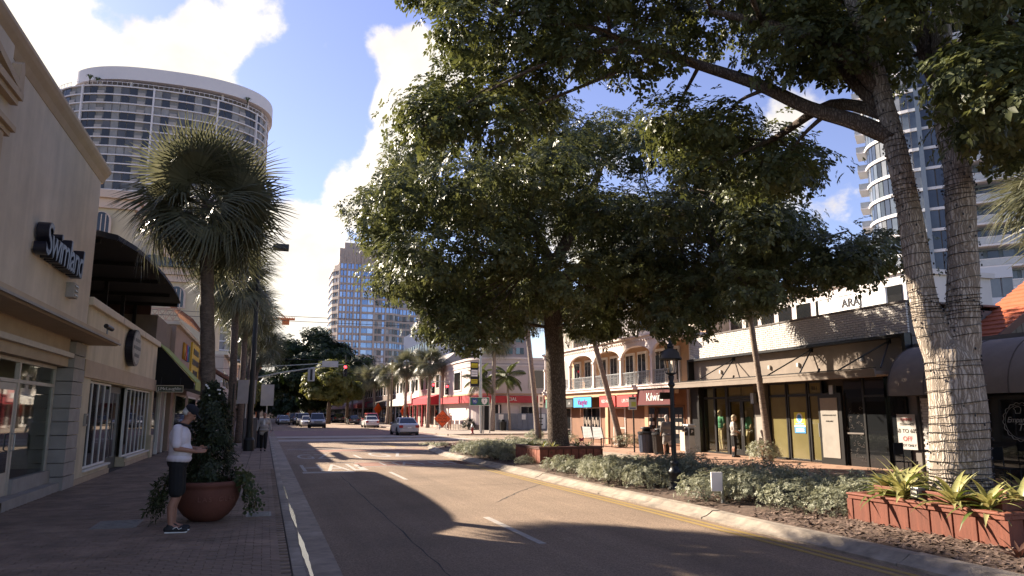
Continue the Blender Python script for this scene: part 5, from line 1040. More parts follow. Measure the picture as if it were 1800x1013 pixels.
MID_C = [(14.42,17.47,7.23,1.01),(9.65,20.40,4.53,0.98),(16.01,20.74,9.92,1.17),(9.39,19.01,7.48,1.30),(6.81,24.79,9.01,1.21),(4.83,24.63,10.97,1.29),(4.10,24.04,8.75,1.36),(4.14,19.05,5.80,1.20),(4.98,18.33,7.80,1.28),(4.11,21.30,5.81,1.21),(12.78,23.56,9.06,1.40),(7.50,25.76,10.53,0.93),(9.97,25.93,10.10,0.93),(12.27,22.26,6.53,0.85),(8.93,23.26,5.88,1.05),(13.21,21.53,8.43,1.22),(12.93,19.26,10.37,0.85),(14.51,22.12,6.53,0.88),(8.29,17.80,7.20,0.97),(6.32,23.86,5.90,1.08),(10.17,18.49,9.26,0.86),(9.36,23.70,10.31,1.07),(10.29,20.26,6.04,1.26),(13.07,19.48,8.10,0.86),(13.44,20.39,6.19,1.35),(3.36,19.05,7.78,0.98),(6.45,21.23,6.18,0.95),(8.06,21.36,11.56,1.31),(13.41,18.33,6.18,0.96),(7.64,23.78,10.61,1.31),(11.29,23.89,5.13,1.05),(3.89,25.39,7.83,1.14),(15.18,22.60,9.34,1.21),(9.58,20.42,10.29,1.11),(12.13,17.51,9.15,1.34),(11.61,22.63,11.99,1.09),(7.84,24.68,5.90,1.04),(11.71,20.29,10.87,0.90),(7.87,19.62,9.93,1.12),(4.58,26.96,10.87,1.03),(8.42,25.17,8.94,1.19),(4.92,26.65,6.90,0.89),(4.72,21.01,7.77,1.22),(9.07,25.91,6.77,1.41),(12.07,19.40,6.21,1.02),(5.93,26.70,9.96,1.09),(7.13,17.44,8.18,1.34),(6.27,19.04,6.49,1.41),(3.02,20.88,7.41,1.17),(4.94,20.89,4.32,1.00),(15.69,20.65,5.84,1.00),(9.62,15.92,6.75,1.03),(11.03,16.59,8.28,0.86),(7.44,22.25,8.34,1.35),(6.22,26.61,12.75,0.86),(12.62,24.20,7.65,1.27),(10.56,17.80,5.95,1.22),(10.11,23.26,8.46,1.31),(4.14,24.34,6.26,1.17),(10.88,16.66,4.80,1.14),(11.11,14.83,6.98,1.01),(10.38,25.06,5.64,0.94),(10.64,24.37,11.52,1.14),(12.66,17.09,6.76,1.28),(7.86,18.15,5.34,1.42),(6.39,19.08,8.25,0.99),(12.77,16.37,6.89,0.81),(13.25,13.99,5.20,0.77),(10.27,13.56,6.57,0.61),(11.17,13.80,6.11,0.87),(11.62,14.73,5.72,0.77),(12.08,12.48,4.96,0.75),(12.32,15.17,6.47,0.92),(11.83,13.29,5.31,0.91),(14.69,14.07,5.75,0.95),(10.63,14.61,5.22,0.65),(13.42,15.44,5.11,0.67),(11.20,15.03,4.61,0.86),(12.24,16.41,5.04,0.84),(11.52,15.53,7.32,0.62),(10.31,13.30,5.66,0.80),(13.06,13.00,5.14,0.61),(12.38,14.85,5.15,0.63),(12.11,15.99,6.13,0.68),(10.42,13.63,4.43,0.84),(13.18,15.53,6.22,0.82),(8.60,23.24,5.64,0.86),(5.44,22.82,4.43,0.79),(7.61,22.87,5.50,0.95),(5.84,21.48,4.52,1.01),(6.45,24.41,5.94,1.10),(4.89,20.13,4.75,0.76),(7.67,24.31,5.65,1.08),(6.99,20.92,4.36,0.76),(5.31,19.51,3.82,0.81),(4.81,21.51,5.57,0.99),(5.37,24.11,5.69,0.90),(10.38,16.95,4.21,1.03),(10.48,21.01,6.10,1.03),(9.79,19.28,5.62,0.77),(11.78,18.57,5.00,1.08),(12.36,20.00,4.98,0.91),(11.01,21.94,5.85,0.91),(11.11,19.89,5.24,0.95),(9.56,17.64,5.66,0.96),(12.03,21.01,4.92,0.95),(10.01,20.55,4.49,0.84)]
M_leafN = leaf_mat('near_leaf', (0.031,0.044,0.018), (0.150,0.162,0.058), 0.30, 1.1, 0.42)
M_leafM = leaf_mat('mid_leaf', (0.036,0.050,0.023), (0.17,0.182,0.075), 0.28, 0.7, 0.42)
def bark_mat(name, c_lo, c_hi, sx=9.0, sz=2.2, depth=0.05):
    if name in MATS: return MATS[name]
    m = bpy.data.materials.new(name); m.use_nodes = True; MATS[name] = m; nt = m.node_tree; N = nt.nodes; L = nt.links; p = N['Principled BSDF']; p.inputs['Roughness'].default_value = 0.95; p.inputs['Specular IOR Level'].default_value = 0.15
    tc = N.new('ShaderNodeTexCoord'); n0 = N.new('ShaderNodeTexNoise'); n0.inputs['Scale'].default_value = 6; n0.inputs['Detail'].default_value = 4; L.new(tc.outputs['Object'], n0.inputs['Vector'])
    ws = N.new('ShaderNodeVectorMath'); ws.operation = 'MULTIPLY_ADD'; ws.inputs[1].default_value = (.12,.12,.25); L.new(n0.outputs['Color'], ws.inputs[0]); L.new(tc.outputs['Object'], ws.inputs[2])
    mp = N.new('ShaderNodeMapping'); mp.inputs['Scale'].default_value = (sx, sx, sz); L.new(ws.outputs[0], mp.inputs[0])
    vo = N.new('ShaderNodeTexVoronoi'); vo.feature = 'DISTANCE_TO_EDGE'; vo.inputs['Scale'].default_value = 1.6; L.new(mp.outputs[0], vo.inputs['Vector'])
    n1 = N.new('ShaderNodeTexNoise'); n1.inputs['Scale'].default_value = 3.5; n1.inputs['Detail'].default_value = 9; n1.inputs['Roughness'].default_value = 0.7; L.new(mp.outputs[0], n1.inputs['Vector'])
    r = N.new('ShaderNodeMapRange'); r.inputs['From Min'].default_value = 0.0; r.inputs['From Max'].default_value = 0.30; L.new(vo.outputs['Distance'], r.inputs['Value'])
    k = N.new('ShaderNodeMath'); k.operation = 'MULTIPLY'; L.new(r.outputs[0], k.inputs[0]); L.new(n1.outputs['Fac'], k.inputs[1])
    q = N.new('ShaderNodeMapRange'); q.inputs['From Min'].default_value = 0.08; q.inputs['From Max'].default_value = 0.55; L.new(k.outputs[0], q.inputs['Value'])
    mx = N.new('ShaderNodeMix'); mx.data_type = 'RGBA'; mx.inputs[6].default_value = c_lo + (1,); mx.inputs[7].default_value = c_hi + (1,); L.new(q.outputs[0], mx.inputs[0]); L.new(mx.outputs[2], p.inputs['Base Color'])
    bp = N.new('ShaderNodeBump'); bp.inputs['Strength'].default_value = 1.0; bp.inputs['Distance'].default_value = depth; L.new(k.outputs[0], bp.inputs['Height']); L.new(bp.outputs[0], p.inputs['Normal']); return m
M_bark = bark_mat('grey_bark', (0.22,0.18,0.14), (0.52,0.45,0.375), 15, 1.2, 0.022)
M_bark2 = bark_mat('dark_bark', (0.08,0.06,0.047), (0.22,0.175,0.14), 16, 4.5, 0.02)
def mesh_np(name, V, F, m, smooth=False):
    """V (n,3) float, F (k,3 or 4) int"""
    me = bpy.data.meshes.new(name); k = F.shape[1]
    me.vertices.add(len(V)); me.vertices.foreach_set('co', V.astype(np.float32).ravel())
    me.loops.add(F.size); me.loops.foreach_set('vertex_index', F.astype(np.int32).ravel())
    me.polygons.add(len(F)); me.polygons.foreach_set('loop_start', np.arange(0, F.size, k, dtype=np.int32)); me.polygons.foreach_set('loop_total', np.full(len(F), k, dtype=np.int32))
    me.update(calc_edges=True); me.validate()
    if smooth: me.polygons.foreach_set('use_smooth', [True]*len(F))
    me.materials.append(m); return me
def rosettes(C, N, L, rng, nl=7, width=0.46, spread=0.9):
    """leaves standing in rosettes: C centres (k,3), N axis (k,3)"""
    k = len(C); a = np.where(np.abs(N[:,2:3]) < .9, np.array([[0,0,1.]]), np.array([[1.,0,0]])); U = np.cross(N, a); U /= np.linalg.norm(U, axis=1, keepdims=True)+1e-9; Wv = np.cross(N, U)
    ph = rng.uniform(0, 2*np.pi, (k,1)) + np.arange(nl)[None]*2*np.pi/nl + rng.uniform(-.3,.3,(k,nl))
    tilt = rng.uniform(-.15, .45, (k,nl))*spread; ll = L*rng.uniform(.5, 1.35, (k,nl))
    D = U[:,None]*np.cos(ph)[...,None] + Wv[:,None]*np.sin(ph)[...,None]
    S = -U[:,None]*np.sin(ph)[...,None] + Wv[:,None]*np.cos(ph)[...,None]
    D = D*np.cos(tilt)[...,None] + N[:,None]*np.sin(tilt)[...,None]
    B = C[:,None] + D*(ll*0.12)[...,None]; T = C[:,None] + D*ll[...,None] - np.array([0,0,1.])*(ll*0.12)[...,None]; Mi = C[:,None] + D*(ll*0.62)[...,None]
    up = np.cross(D, S); w = (ll*width*0.5)[...,None]
    Lf, Rt = Mi + S*w + up*w*0.25, Mi - S*w + up*w*0.25
    V = np.stack([B, Rt, T, Lf], 2).reshape(-1,3); n = k*nl; i = np.arange(n)*4
    F = np.concatenate([np.stack([i, i+1, i+2], 1), np.stack([i, i+2, i+3], 1)]); return V, F
def clump_points(clumps, dens, rng, shell=0.55, flat=0.8):
    C, N = [], []
    for (x, y, z, r) in clumps:
        n = int(dens*r**2.2); d = rng.normal(size=(n,3)); d /= np.linalg.norm(d, axis=1, keepdims=True)
        lump = 1 + 0.28*np.sin(d[:,0]*5+x*3) * np.cos(d[:,1]*4.3+y*2) + 0.16*np.sin(d[:,2]*7+z)
        rad = r*lump*(shell + (1-shell)*rng.uniform(0,1,n)**0.7)*rng.choice([1.0, 1.0, 1.0, 1.22], n)
        C.append(np.array([x,y,z]) + d*rad[:,None]*np.array([1,1,flat])); nn = d*0.85 + np.array([0,0,0.55]) + rng.normal(size=(n,3))*0.24
        N.append(nn/np.linalg.norm(nn, axis=1, keepdims=True))
    return np.concatenate(C), np.concatenate(N)
def jig(P, rad, n_sub, amp):
    """subdivide a path and roughen it"""
    out, rr_ = [], []
    for i in range(len(P)-1):
        for k in range(n_sub):
            t = k/n_sub; q = Vector(P[i]).lerp(Vector(P[i+1]), t); a = amp*(rad[i]) if (i or k) else 0
            out.append(q + Vector((random.uniform(-a,a), random.uniform(-a,a), 0))); rr_.append((rad[i]*(1-t)+rad[i+1]*t)*random.uniform(.96,1.04))
    out.append(Vector(P[-1])); rr_.append(rad[-1]); return out, rr_
def smooth_path(P, rad, n=5):
    """Catmull-Rom through the points"""
    P = [Vector(p) for p in P]; Q, rr_ = [], []
    for i in range(len(P)-1):
        p0, p1, p2, p3 = P[max(i-1,0)], P[i], P[i+1], P[min(i+2,len(P)-1)]
        for k in range(n):
            t = k/n; Q.append(0.5*((2*p1) + (p2-p0)*t + (2*p0-5*p1+4*p2-p3)*t*t + (3*p1-p0-3*p2+p3)*t**3)); rr_.append(rad[i]*(1-t)+rad[i+1]*t)
    Q.append(P[-1]); rr_.append(rad[-1]); return Q, rr_
def limbs_to(clumps, nodes, mb, r0, rng_):
    """a bent branch from the nearest node to each clump"""
    for (x, y, z, r) in clumps:
        c = Vector((x, y, z)); best = min(nodes, key=lambda n_: (Vector(n_[0])-c).length + (0.8*max(0, n_[0][2]-z)))
        p = Vector(best[0]); d = (c-p).length
        if d < 0.4: continue
        mid_ = p.lerp(c, 0.5) + Vector((random.uniform(-.1,.1)*d, random.uniform(-.1,.1)*d, random.uniform(0.02,.14)*d)); ra = min(best[1]*0.6, r0*(0.5+d*0.09))
        Q, q = smooth_path([p, mid_, c, c+(c-mid_).normalized()*r*0.6], [ra, ra*.7, ra*.38, ra*.12], 4); mb.tube(Q, q, 6)
def bark_noise(o_mesh, amp, freq):
    n = len(o_mesh.vertices); co = np.empty(n*3, np.float32); o_mesh.vertices.foreach_get('co', co); co = co.reshape(-1,3); no = np.empty(n*3, np.float32); o_mesh.vertices.foreach_get('normal', no); no = no.reshape(-1,3)
    k = np.sin(co[:,0]*freq*1.3+co[:,2]*freq*.35)*np.cos(co[:,1]*freq*1.1-co[:,2]*freq*.25) + .6*np.sin(co[:,0]*freq*3.1+2+co[:,2]*1.3)*np.sin(co[:,1]*freq*2.7+1)
    co += no*(k*amp)[:,None]; o_mesh.vertices.foreach_set('co', co.ravel()); o_mesh.update()
# ---- near tree
NT = thing('street_tree', (9.4, 7.95, 0.1), 'big forked street tree wrapped in wire, rising from the nearest planter', 'tree')
tr = ([(9.36,7.97,-0.05),(9.36,7.97,0.3),(9.38,7.95,0.8),(9.41,7.92,1.45),(9.42,7.91,2.1),(9.41,7.92,2.5),(9.40,7.92,2.72)], [.47,.42,.385,.37,.36,.34,.25])
ldA = ([(9.34,7.94,2.35),(9.2,8.01,2.85),(9.15,8.07,3.41),(9.12,8.1,4.2),(9.09,8.14,5.0),(9.03,8.2,5.84),(8.96,8.28,6.61),(8.82,8.28,7.36),(8.64,8.33,8.04),(8.47,8.5,8.92),(8.2,8.7,10.2)], [.24,.215,.185,.168,.16,.155,.145,.13,.115,.09,.05])
ldB = ([(9.47,7.87,2.35),(9.51,7.8,2.85),(9.56,7.73,3.55),(9.6,7.69,4.4),(9.62,7.67,5.27),(9.59,7.7,6.09),(9.58,7.72,6.93),(9.7,7.72,7.81),(9.9,7.64,8.67),(10.0,7.5,10.2)], [.27,.24,.212,.20,.195,.195,.17,.14,.115,.05])
br = [([(9.02,8.2,5.9),(8.65,8.6,6.29),(8.25,9.12,6.68),(7.72,9.7,7.28),(7.08,10.42,7.87),(6.35,11.35,8.62),(5.39,12.38,9.46),(4.41,13.08,9.92)], [.145,.13,.115,.105,.09,.075,.05,.03]),
      ([(8.95,8.29,6.71),(8.51,8.46,7.3),(7.97,8.7,7.68),(7.46,9.14,8.07),(6.94,9.79,8.54)], [.14,.12,.10,.08,.04]),
      ([(9.60,7.60,5.5),(9.64,7.14,5.87),(9.66,6.8,6.24),(9.66,6.45,6.95),(9.6,6.2,8.0)], [.14,.12,.11,.09,.05]),
      ([(9.56,7.74,6.6),(9.45,7.87,7.26),(9.52,7.94,8.19),(9.4,8.2,9.4)], [.13,.11,.09,.05]),
      ([(9.03,8.2,6.2),(8.7,8.9,7.4),(8.3,9.7,8.6),(7.7,10.6,9.5)], [.12,.10,.07,.04]),
      ([(9.59,7.7,6.3),(10.3,8.2,7.6),(11.2,8.8,8.8),(12,9.4,9.6)], [.13,.11,.08,.04]),
      ([(9.0,8.25,6.3),(8.9,9.3,6.9),(9.0,10.8,6.9),(9.1,12,7.0)], [.11,.09,.06,.03])]
trunk = MB(); nodes = []
for (P_, r_), ns in ((tr, 22), (ldA, 16), (ldB, 16)):
    Q, q = smooth_path(P_, r_, 7); trunk.tube(Q, q, ns); nodes += [(tuple(p), rr_) for p, rr_ in zip(Q, q) if p.z > 5.5]
for v_ in range(len(trunk.v)): trunk.v[v_] = (trunk.v[v_][0]-9.4, trunk.v[v_][1]-7.95, trunk.v[v_][2]-0.1)
tm = fuse(trunk, 0.028, 5); tm.materials.append(M_bark); bark_noise(tm, 0.012, 9); part('trunk', tm, None, NT)
bm_ = MB()
for (P_, r_) in br:
    Q, q = smooth_path(P_, r_, 5); bm_.tube(Q, q, 9); nodes += [(tuple(p), rr_) for p, rr_ in zip(Q[3:], q[3:])]
limbs_to(NEAR_C, nodes, bm_, 0.07, RNG)
part('limbs', bm_, M_bark2, NT, smooth=True)
C_, N_ = clump_points(NEAR_C, 570, RNG, 0.58, 0.72); V_, F_ = rosettes(C_, N_, 0.118, RNG, 7, 0.5)
# a light outside-the-frame thinning keeps the count down
part('crown', mesh_np('crown', V_-np.array([9.4,7.95,0.1]), F_, M_leafN), None, NT)
# wires with small lamps wound round trunk and leaders
def helix(P_, r_, z0, z1, pitch, rw=0.006, grow=0.02):
    Q, q = smooth_path(P_, r_, 8); pts = []; zs = [p.z for p in Q]; z = z0; a = random.uniform(0,6)
    while z < z1:
        j = max(0, min(len(Q)-2, next((i for i in range(len(zs)-1) if zs[i] <= z <= zs[i+1]), len(Q)-2))); t = (z-zs[j])/max(1e-4, zs[j+1]-zs[j]); p = Q[j].lerp(Q[j+1], t); rr_ = q[j]*(1-t)+q[j+1]*t + grow + 0.006*math.sin(a*5.3)
        pts.append((p.x+rr_*math.cos(a), p.y+rr_*math.sin(a), z + 0.012*math.sin(a*1.7))); a += 0.33; z += pitch*0.33/(2*math.pi)*(1+0.75*math.sin(z*5.1+1)*math.sin(z*2.3))
    return pts
sl = thing('string_lights', (9.4, 7.95, 0.4), 'dark wires of string lights wound round the forked tree trunk', 'string lights')
part('wire', MB().tube(helix(tr[0], tr[1], 0.35, 2.45, 0.125), 0.0055, 4), M_black, sl); part('wire', MB().tube(helix(ldA[0], ldA[1], 2.75, 7.6, 0.135, grow=0.012), 0.005, 4), M_black, sl); part('wire', MB().tube(helix(ldB[0], ldB[1], 2.75, 7.0, 0.135, grow=0.012), 0.005, 4), M_black, sl)
lm = MB().ell((0,0,0), (0.012,0.012,0.02), 6, 4).mesh('lamp'); lm.materials.append(M_black)
for (P_, r_, z0, z1) in ((tr[0], tr[1], 0.4, 2.6), (ldA[0], ldA[1], 2.8, 7.0), (ldB[0], ldB[1], 2.8, 6.5)):
    for p in helix(P_, r_, z0, z1, 0.125, grow=0.03)[::9]:
        o = bpy.data.objects.new('lamp', lm); o.location = Vector(p)-Vector(sl.location); link(o, sl)
# ---- second tree
MT = thing('street_tree', (9.35, 23.1, 0.2), 'broad dark street tree with a single stout trunk in the second planter', 'tree')
tp = ([(9.5,23.2,-0.05),(9.5,23.2,0.6),(9.45,23.2,1.6),(9.42,23.2,3.0),(9.35,23.2,4.6),(9.3,23.2,6.2),(9.2,23.25,7.2)], [.45,.37,.33,.32,.32,.30,.24])
lb = [([(9.3,23.2,6.0),(8.4,23.4,7.0),(7.0,23.8,8.0),(5.4,24.2,8.6),(3.8,24.6,8.6)], [.20,.17,.13,.09,.05]), ([(9.25,23.2,6.6),(9.9,22.8,8.0),(10.6,22.4,9.6),(11,22,11)], [.22,.2,.14,.06]), ([(9.2,23.25,7.1),(8.6,23.8,8.8),(8.0,24.4,10.4),(7.6,25,11.6)], [.2,.16,.11,.05]),
      ([(9.3,23.2,6.2),(10.8,22.2,7.0),(12.6,20.8,7.4),(14.4,19.4,7.2),(16,18.2,6.8)], [.2,.17,.13,.09,.05]), ([(9.3,23.2,5.6),(9.9,21.6,6.6),(10.6,20,7.4),(11,18.9,7.6)], [.17,.14,.09,.05]), ([(9.3,23.2,5.4),(8.4,22,5.9),(7.4,20.8,6.0)], [.14,.1,.05]), ([(9.3,23.2,5.8),(10,25,6.6),(11,27,7.2)], [.16,.11,.05])]
t_ = MB(); Q, q = smooth_path(*tp, 8); t_.tube(Q, q, 16); nodes = [(tuple(p), rr_) for p, rr_ in zip(Q, q) if p.z > 4.5]
o_ = part('trunk', t_, M_bark2, MT, smooth=True); bark_noise(o_.data, 0.012, 10)
bm_ = MB()
for (P_, r_) in lb:
    Q, q = smooth_path(P_, r_, 5); bm_.tube(Q, q, 8); nodes += [(tuple(p), rr_) for p, rr_ in zip(Q[3:], q[3:])]
limbs_to(MID_C, nodes, bm_, 0.07, RNG); part('limbs', bm_, M_bark2, MT, smooth=True)
C_, N_ = clump_points(MID_C, 380, RNG, 0.62, 0.68); V_, F_ = rosettes(C_, N_, 0.135, RNG, 7, 0.5)
part('crown', mesh_np('crown', V_-np.array([9.35,23.1,0.2]), F_, M_leafM), None, MT)
# ---- palms
M_palm = leaf_mat('fan_palm_leaf', (0.055,0.065,0.036), (0.21,0.205,0.125), 0.22, 1.5, 0.35); M_palmtr = mat('palm_trunk_bark', (0.12,0.09,0.07), 0.95, var=0.45, scale=8, bump=1.0, bscale=20, stretch=(1,1,2.2)); M_palmtr2 = mat('palm_trunk_pale', (0.24,0.19,0.15), 0.95, var=0.35, scale=8, bump=1.0, bscale=22, stretch=(1,1,2.5)); M_pet = mat('palm_petiole', (0.12,0.13,0.05), 0.6, var=0.2)
def fan_frond(seed, Lp=0.85, Lb=0.85, N=46, droop=0.45, dead=False):
    """fan leaf along +X: stalk, then pleated segments drooping at their tips"""
    r_ = np.random.default_rng(seed); b = MB()
    b.tube([(0,0,0), (Lp*.5,0,0.03), (Lp,0,0.0)], [0.02,0.014,0.012], 4)
    for i in range(N):
        th = (i/(N-1)-.5)*2*R(128); L_ = Lb*(0.72+0.28*math.cos(th*0.62))*r_.uniform(.88, 1.08); cx = Lp*(1 + 0.10*(1-abs(th)/2.3)); d = Vector((math.cos(th), math.sin(th), 0)); s_ = Vector((-math.sin(th), math.cos(th), 0)); w = 0.020; fold = 0.012 if i % 2 else -0.012; dp = droop*r_.uniform(.6, 1.5); pts = []
        for t, wt in ((0.05,.5), (0.45,1.0), (0.75,.6), (1.0,.06)):
            z = 0.14*math.cos(th)*t - dp*L_*max(0, t-0.35)**1.7*1.6 - 0.18*L_*t*t; p = Vector((cx,0,0)) + d*(L_*t*(1-0.12*dp*t)) + Vector((0,0,z+fold*wt)); pts += [p + s_*w*wt, p - s_*w*wt]
        b.add(pts, [(0,1,3,2), (2,3,5,4), (4,5,7,6)])
    return b.mesh('frond')
FRONDS = []
for i in range(5):
    me = fan_frond(30+i, 0.70-.03*i, 1.05, 54, 0.18+0.12*i); me.materials.append(M_palm); FRONDS.append(me)
def fan_palm(name, base, top, label, r0=0.19, n=46, scale=1.0, group=None, m=None, seed=1, fr=None, joined=False):
    rr_ = random.Random(seed); t = thing(name, base, label, 'palm tree', group); b = Vector(base); c = Vector(top)
    P_ = [b, b.lerp(c, .33) + Vector((0.04,0.02,0)), b.lerp(c, .7) + Vector((0.02,0,0)), c + Vector((0,0,0.25*scale))]; Q, q = smooth_path(P_, [r0*1.25, r0, r0*.95, r0*.9], 9); tb = MB()
    q = [v*(1.0+0.05*math.sin(i*2.4)) for i, v in enumerate(q)]; tb.tube(Q, q, 12); part('trunk', tb, m or M_palmtr, t, smooth=True)
    # old leaf bases under the crown
    for k in range(14 if not joined else 0):
        a = k*2.4; z = c.z - 0.15*scale - 0.06*k*scale; part('boot', MB().tube([(c.x+r0*.8*math.cos(a), c.y+r0*.8*math.sin(a), z), (c.x+r0*1.6*math.cos(a), c.y+r0*1.6*math.sin(a), z+0.22*scale)], [0.05*scale, 0.02*scale], 5), M_pet, t)
    FR = fr or FRONDS; acc = None
    if joined: V_l, F_l, off_ = [], [], 0
    for k in range(n):
        u = (k+.5)/n; el = R(70 - 118*u**0.9) + rr_.uniform(-.28,.28); az_ = k*2.39996 + rr_.uniform(-.2,.2); s = scale*rr_.uniform(.88, 1.08)*(0.82 if u < .12 else 1.0); roll = rr_.uniform(-1.1,1.1)
        M_ = Matrix.Translation(c - b + Vector((0,0,0.25*scale*(1-u)))) @ Matrix.Rotation(az_, 4, 'Z') @ Matrix.Rotation(-el, 4, 'Y') @ Matrix.Rotation(roll, 4, 'X') @ Matrix.Scale(s, 4)
        me = FR[min(len(FR)-1, int(u*len(FR)))] if not fr else FR[k % len(FR)]
        if joined:
            co = np.empty(len(me.vertices)*3, np.float32); me.vertices.foreach_get('co', co); co = co.reshape(-1,3); A = np.array(M_); co = co @ A[:3,:3].T + A[:3,3]; f_ = [tuple(v+off_ for v in p.vertices) for p in me.polygons]; V_l.append(co); F_l += f_; off_ += len(co)
        else:
            o = bpy.data.objects.new('frond', me); o.matrix_local = M_; link(o, t); o.matrix_local = M_
    if joined:
        me2 = bpy.data.meshes.new('crown'); me2.from_pydata(np.concatenate(V_l).tolist(), [], F_l); me2.materials.append(FR[0].materials[0]); part('crown', me2, None, t)
    return t
fan_palm('fan_palm', (-1.12, 17.6, 0), (-1.55, 17.8, 6.3), 'nearest fan palm on the left pavement behind the bowl planter', 0.16, 48, 1.20, seed=3)
LP = [((-1.45, 36.0, 0), (-1.6, 36.2, 7.6), 1.35, 'second fan palm from the camera along the left pavement'), ((-1.35, 45.0, 0), (-1.35, 45.0, 7.6), 1.35, 'third fan palm along the left pavement, beyond the tall lamp post'), ((-1.3, 53.5, 0), (-1.1, 53.5, 7.4), 1.35, 'fourth fan palm along the left pavement'), ((-1.2, 59.0, 0), (-0.6, 59.5, 6.6), 1.35, 'fifth fan palm along the left pavement near the side street')]
for i, (b_, c_, s_, lab) in enumerate(LP): fan_palm('fan_palm', b_, c_, lab, 0.17, 38, s_, seed=20+i)
fan_palm('fan_palm', (17.1, 22.0, 0), (16.7, 22.3, 6.2), 'slim fan palm standing before the olive-glazed shopfront', 0.11, 30, 0.95, m=M_palmtr2, seed=31)
fan_palm('fan_palm', (17.2, 33.6, 0), (15.6, 34.0, 6.6), 'leaning fan palm before the red shop signs', 0.14, 34, 1.15, m=M_palmtr2, seed=32)
fan_palm('fan_palm', (17.0, 45.0, 0), (16.5, 46.0, 8.4), 'tall fan palm just right of the second tree trunk', 0.17, 32, 1.3, m=M_palmtr2, seed=33)
fan_palm('fan_palm', (13.4, 7.6, 0), (13.6, 8.3, 5.5), 'fan palm leaning in from the right edge of the view', 0.17, 40, 1.15, m=M_palmtr2, seed=34)
RP = [(20.5, 66.6, 8.8, 1.5, 'fan palm standing in front of the hoarding fence'), (18.0, 84, 7.4, 1.5, 'fan palm beside the orange diamond sign'), (17.6, 97, 7.8, 1.6, 'fan palm before the white row building'), (17.4, 110, 7.2, 1.5, 'fan palm before the right end of the dark awning'), (17.2, 122, 7.4, 1.6, 'fan palm in the middle of the far right row'), (17.0, 136, 7.6, 1.7, 'fan palm near the maroon awning'), (16.8, 152, 8.0, 1.8, 'fan palm farthest down the right side')]
for i, (x, y_, h, s_, lab) in enumerate(RP): fan_palm('fan_palm', (x, y_, 0), (x+random.uniform(-.3,.3), y_, h), lab, 0.2, 30, s_, m=M_palmtr2, seed=50+i, joined=True)
def feather_frond(seed, L=2.4):
    r_ = np.random.default_rng(seed); b = MB(); P_ = [Vector((L*t*(1-.12*t*t), 0, 0.55*t - 1.3*t*t)) for t in [i/12 for i in range(13)]]; b.tube(P_, [0.03*(1-i/13)+.006 for i in range(13)], 4)
    for i in range(3, 40):
        t = i/40; j = min(11, int(t*12)); p = P_[j].lerp(P_[j+1], t*12-j); l = 0.62*math.sin(math.pi*(0.12+0.86*t))**.6
        for s_ in (-1, 1):
            d = Vector((0.45, s_*0.85, -0.42+r_.uniform(-.1,.1))).normalized(); q = p + d*l; w = Vector((0.026,0,0)); b.add([p-w, p+w, p+d*l*.6+w*.8-Vector((0,0,.02)), q-Vector((0,0,l*.25)), p+d*l*.6-w*.8-Vector((0,0,.02))], [(0,1,2,3,4)])
    return b.mesh('frond')
FEATH = []
for i in range(3):
    me = feather_frond(70+i); me.materials.append(leaf_mat('feather_palm_leaf', (0.05,0.07,0.025), (0.16,0.18,0.06), 0.3)); FEATH.append(me)
fan_palm('feather_palm', (22.6, 67.6, 0), (22.3, 67.6, 5.2), 'slender feather palm before the hoarding', 0.12, 16, 0.9, m=M_palmtr2, seed=61, fr=FEATH); fan_palm('feather_palm', (19.6, 67.4, 0), (19.4, 67.4, 4.8), 'shorter feather palm near the highway sign post', 0.12, 14, 0.85, m=M_palmtr2, seed=62, fr=FEATH)
# ---- far trees closing the street
def far_tree(name, c, r, n, label, lm_, leaf=0.5, seed=0, h=None):
    rg = np.random.default_rng(seed); t = thing(name, (c[0], c[1], 0), label, 'tree'); cl = []
    for k in range(n):
        d = rg.normal(size=3); d /= np.linalg.norm(d); q = rg.uniform(.35, .85); cl.append((c[0]+d[0]*r[0]*q, c[1]+d[1]*r[1]*q, c[2]+d[2]*r[2]*q, rg.uniform(.26,.40)*min(r)))
    tb = MB(); tb.tube([(c[0],c[1],-0.1), (c[0],c[1],c[2]*.5), (c[0]+.2,c[1],c[2])], [r[0]*.07+.12, r[0]*.05+.08, .08], 8)
    for q in cl[::2]: tb.tube([(c[0],c[1],c[2]*.55), ((c[0]+q[0])/2, (c[1]+q[1])/2, (c[2]+q[2])/2+.3), q[:3]], [.14,.1,.04], 5)
    part('trunk', tb, M_bark2, t, smooth=True); C_, N_ = clump_points(cl, 190*(1.0/(leaf*2))**1.0/ (min(r)*0.33)**0.9, rg, 0.3); V_, F_ = rosettes(C_, N_, leaf, rg, 6, 0.6); part('crown', mesh_np('crown', V_-np.array([c[0],c[1],0]), F_, lm_), None, t)
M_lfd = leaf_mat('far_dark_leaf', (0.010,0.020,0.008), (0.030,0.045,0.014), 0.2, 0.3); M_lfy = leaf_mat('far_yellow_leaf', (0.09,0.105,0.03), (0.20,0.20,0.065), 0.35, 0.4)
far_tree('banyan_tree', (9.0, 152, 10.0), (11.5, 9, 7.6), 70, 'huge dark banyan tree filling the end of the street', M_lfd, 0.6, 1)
far_tree('shade_tree', (10.0, 124, 6.6), (4.2, 4, 3.6), 40, 'yellow-green round tree before the dark banyan', M_lfy, 0.4, 2); far_tree('shade_tree', (13.4, 128, 5.8), (3.6, 3, 2.8), 26, 'smaller olive tree right of the yellow-green one', M_lfy, 0.4, 3)
far_tree('shade_tree', (-1.5, 190, 7), (5, 6, 6), 36, 'dark tree at the far left end of the street', M_lfd, 0.6, 4); far_tree('shade_tree', (6, 260, 9), (16, 8, 9), 50, 'dark trees mass closing the street far away', M_lfd, 0.9, 5)
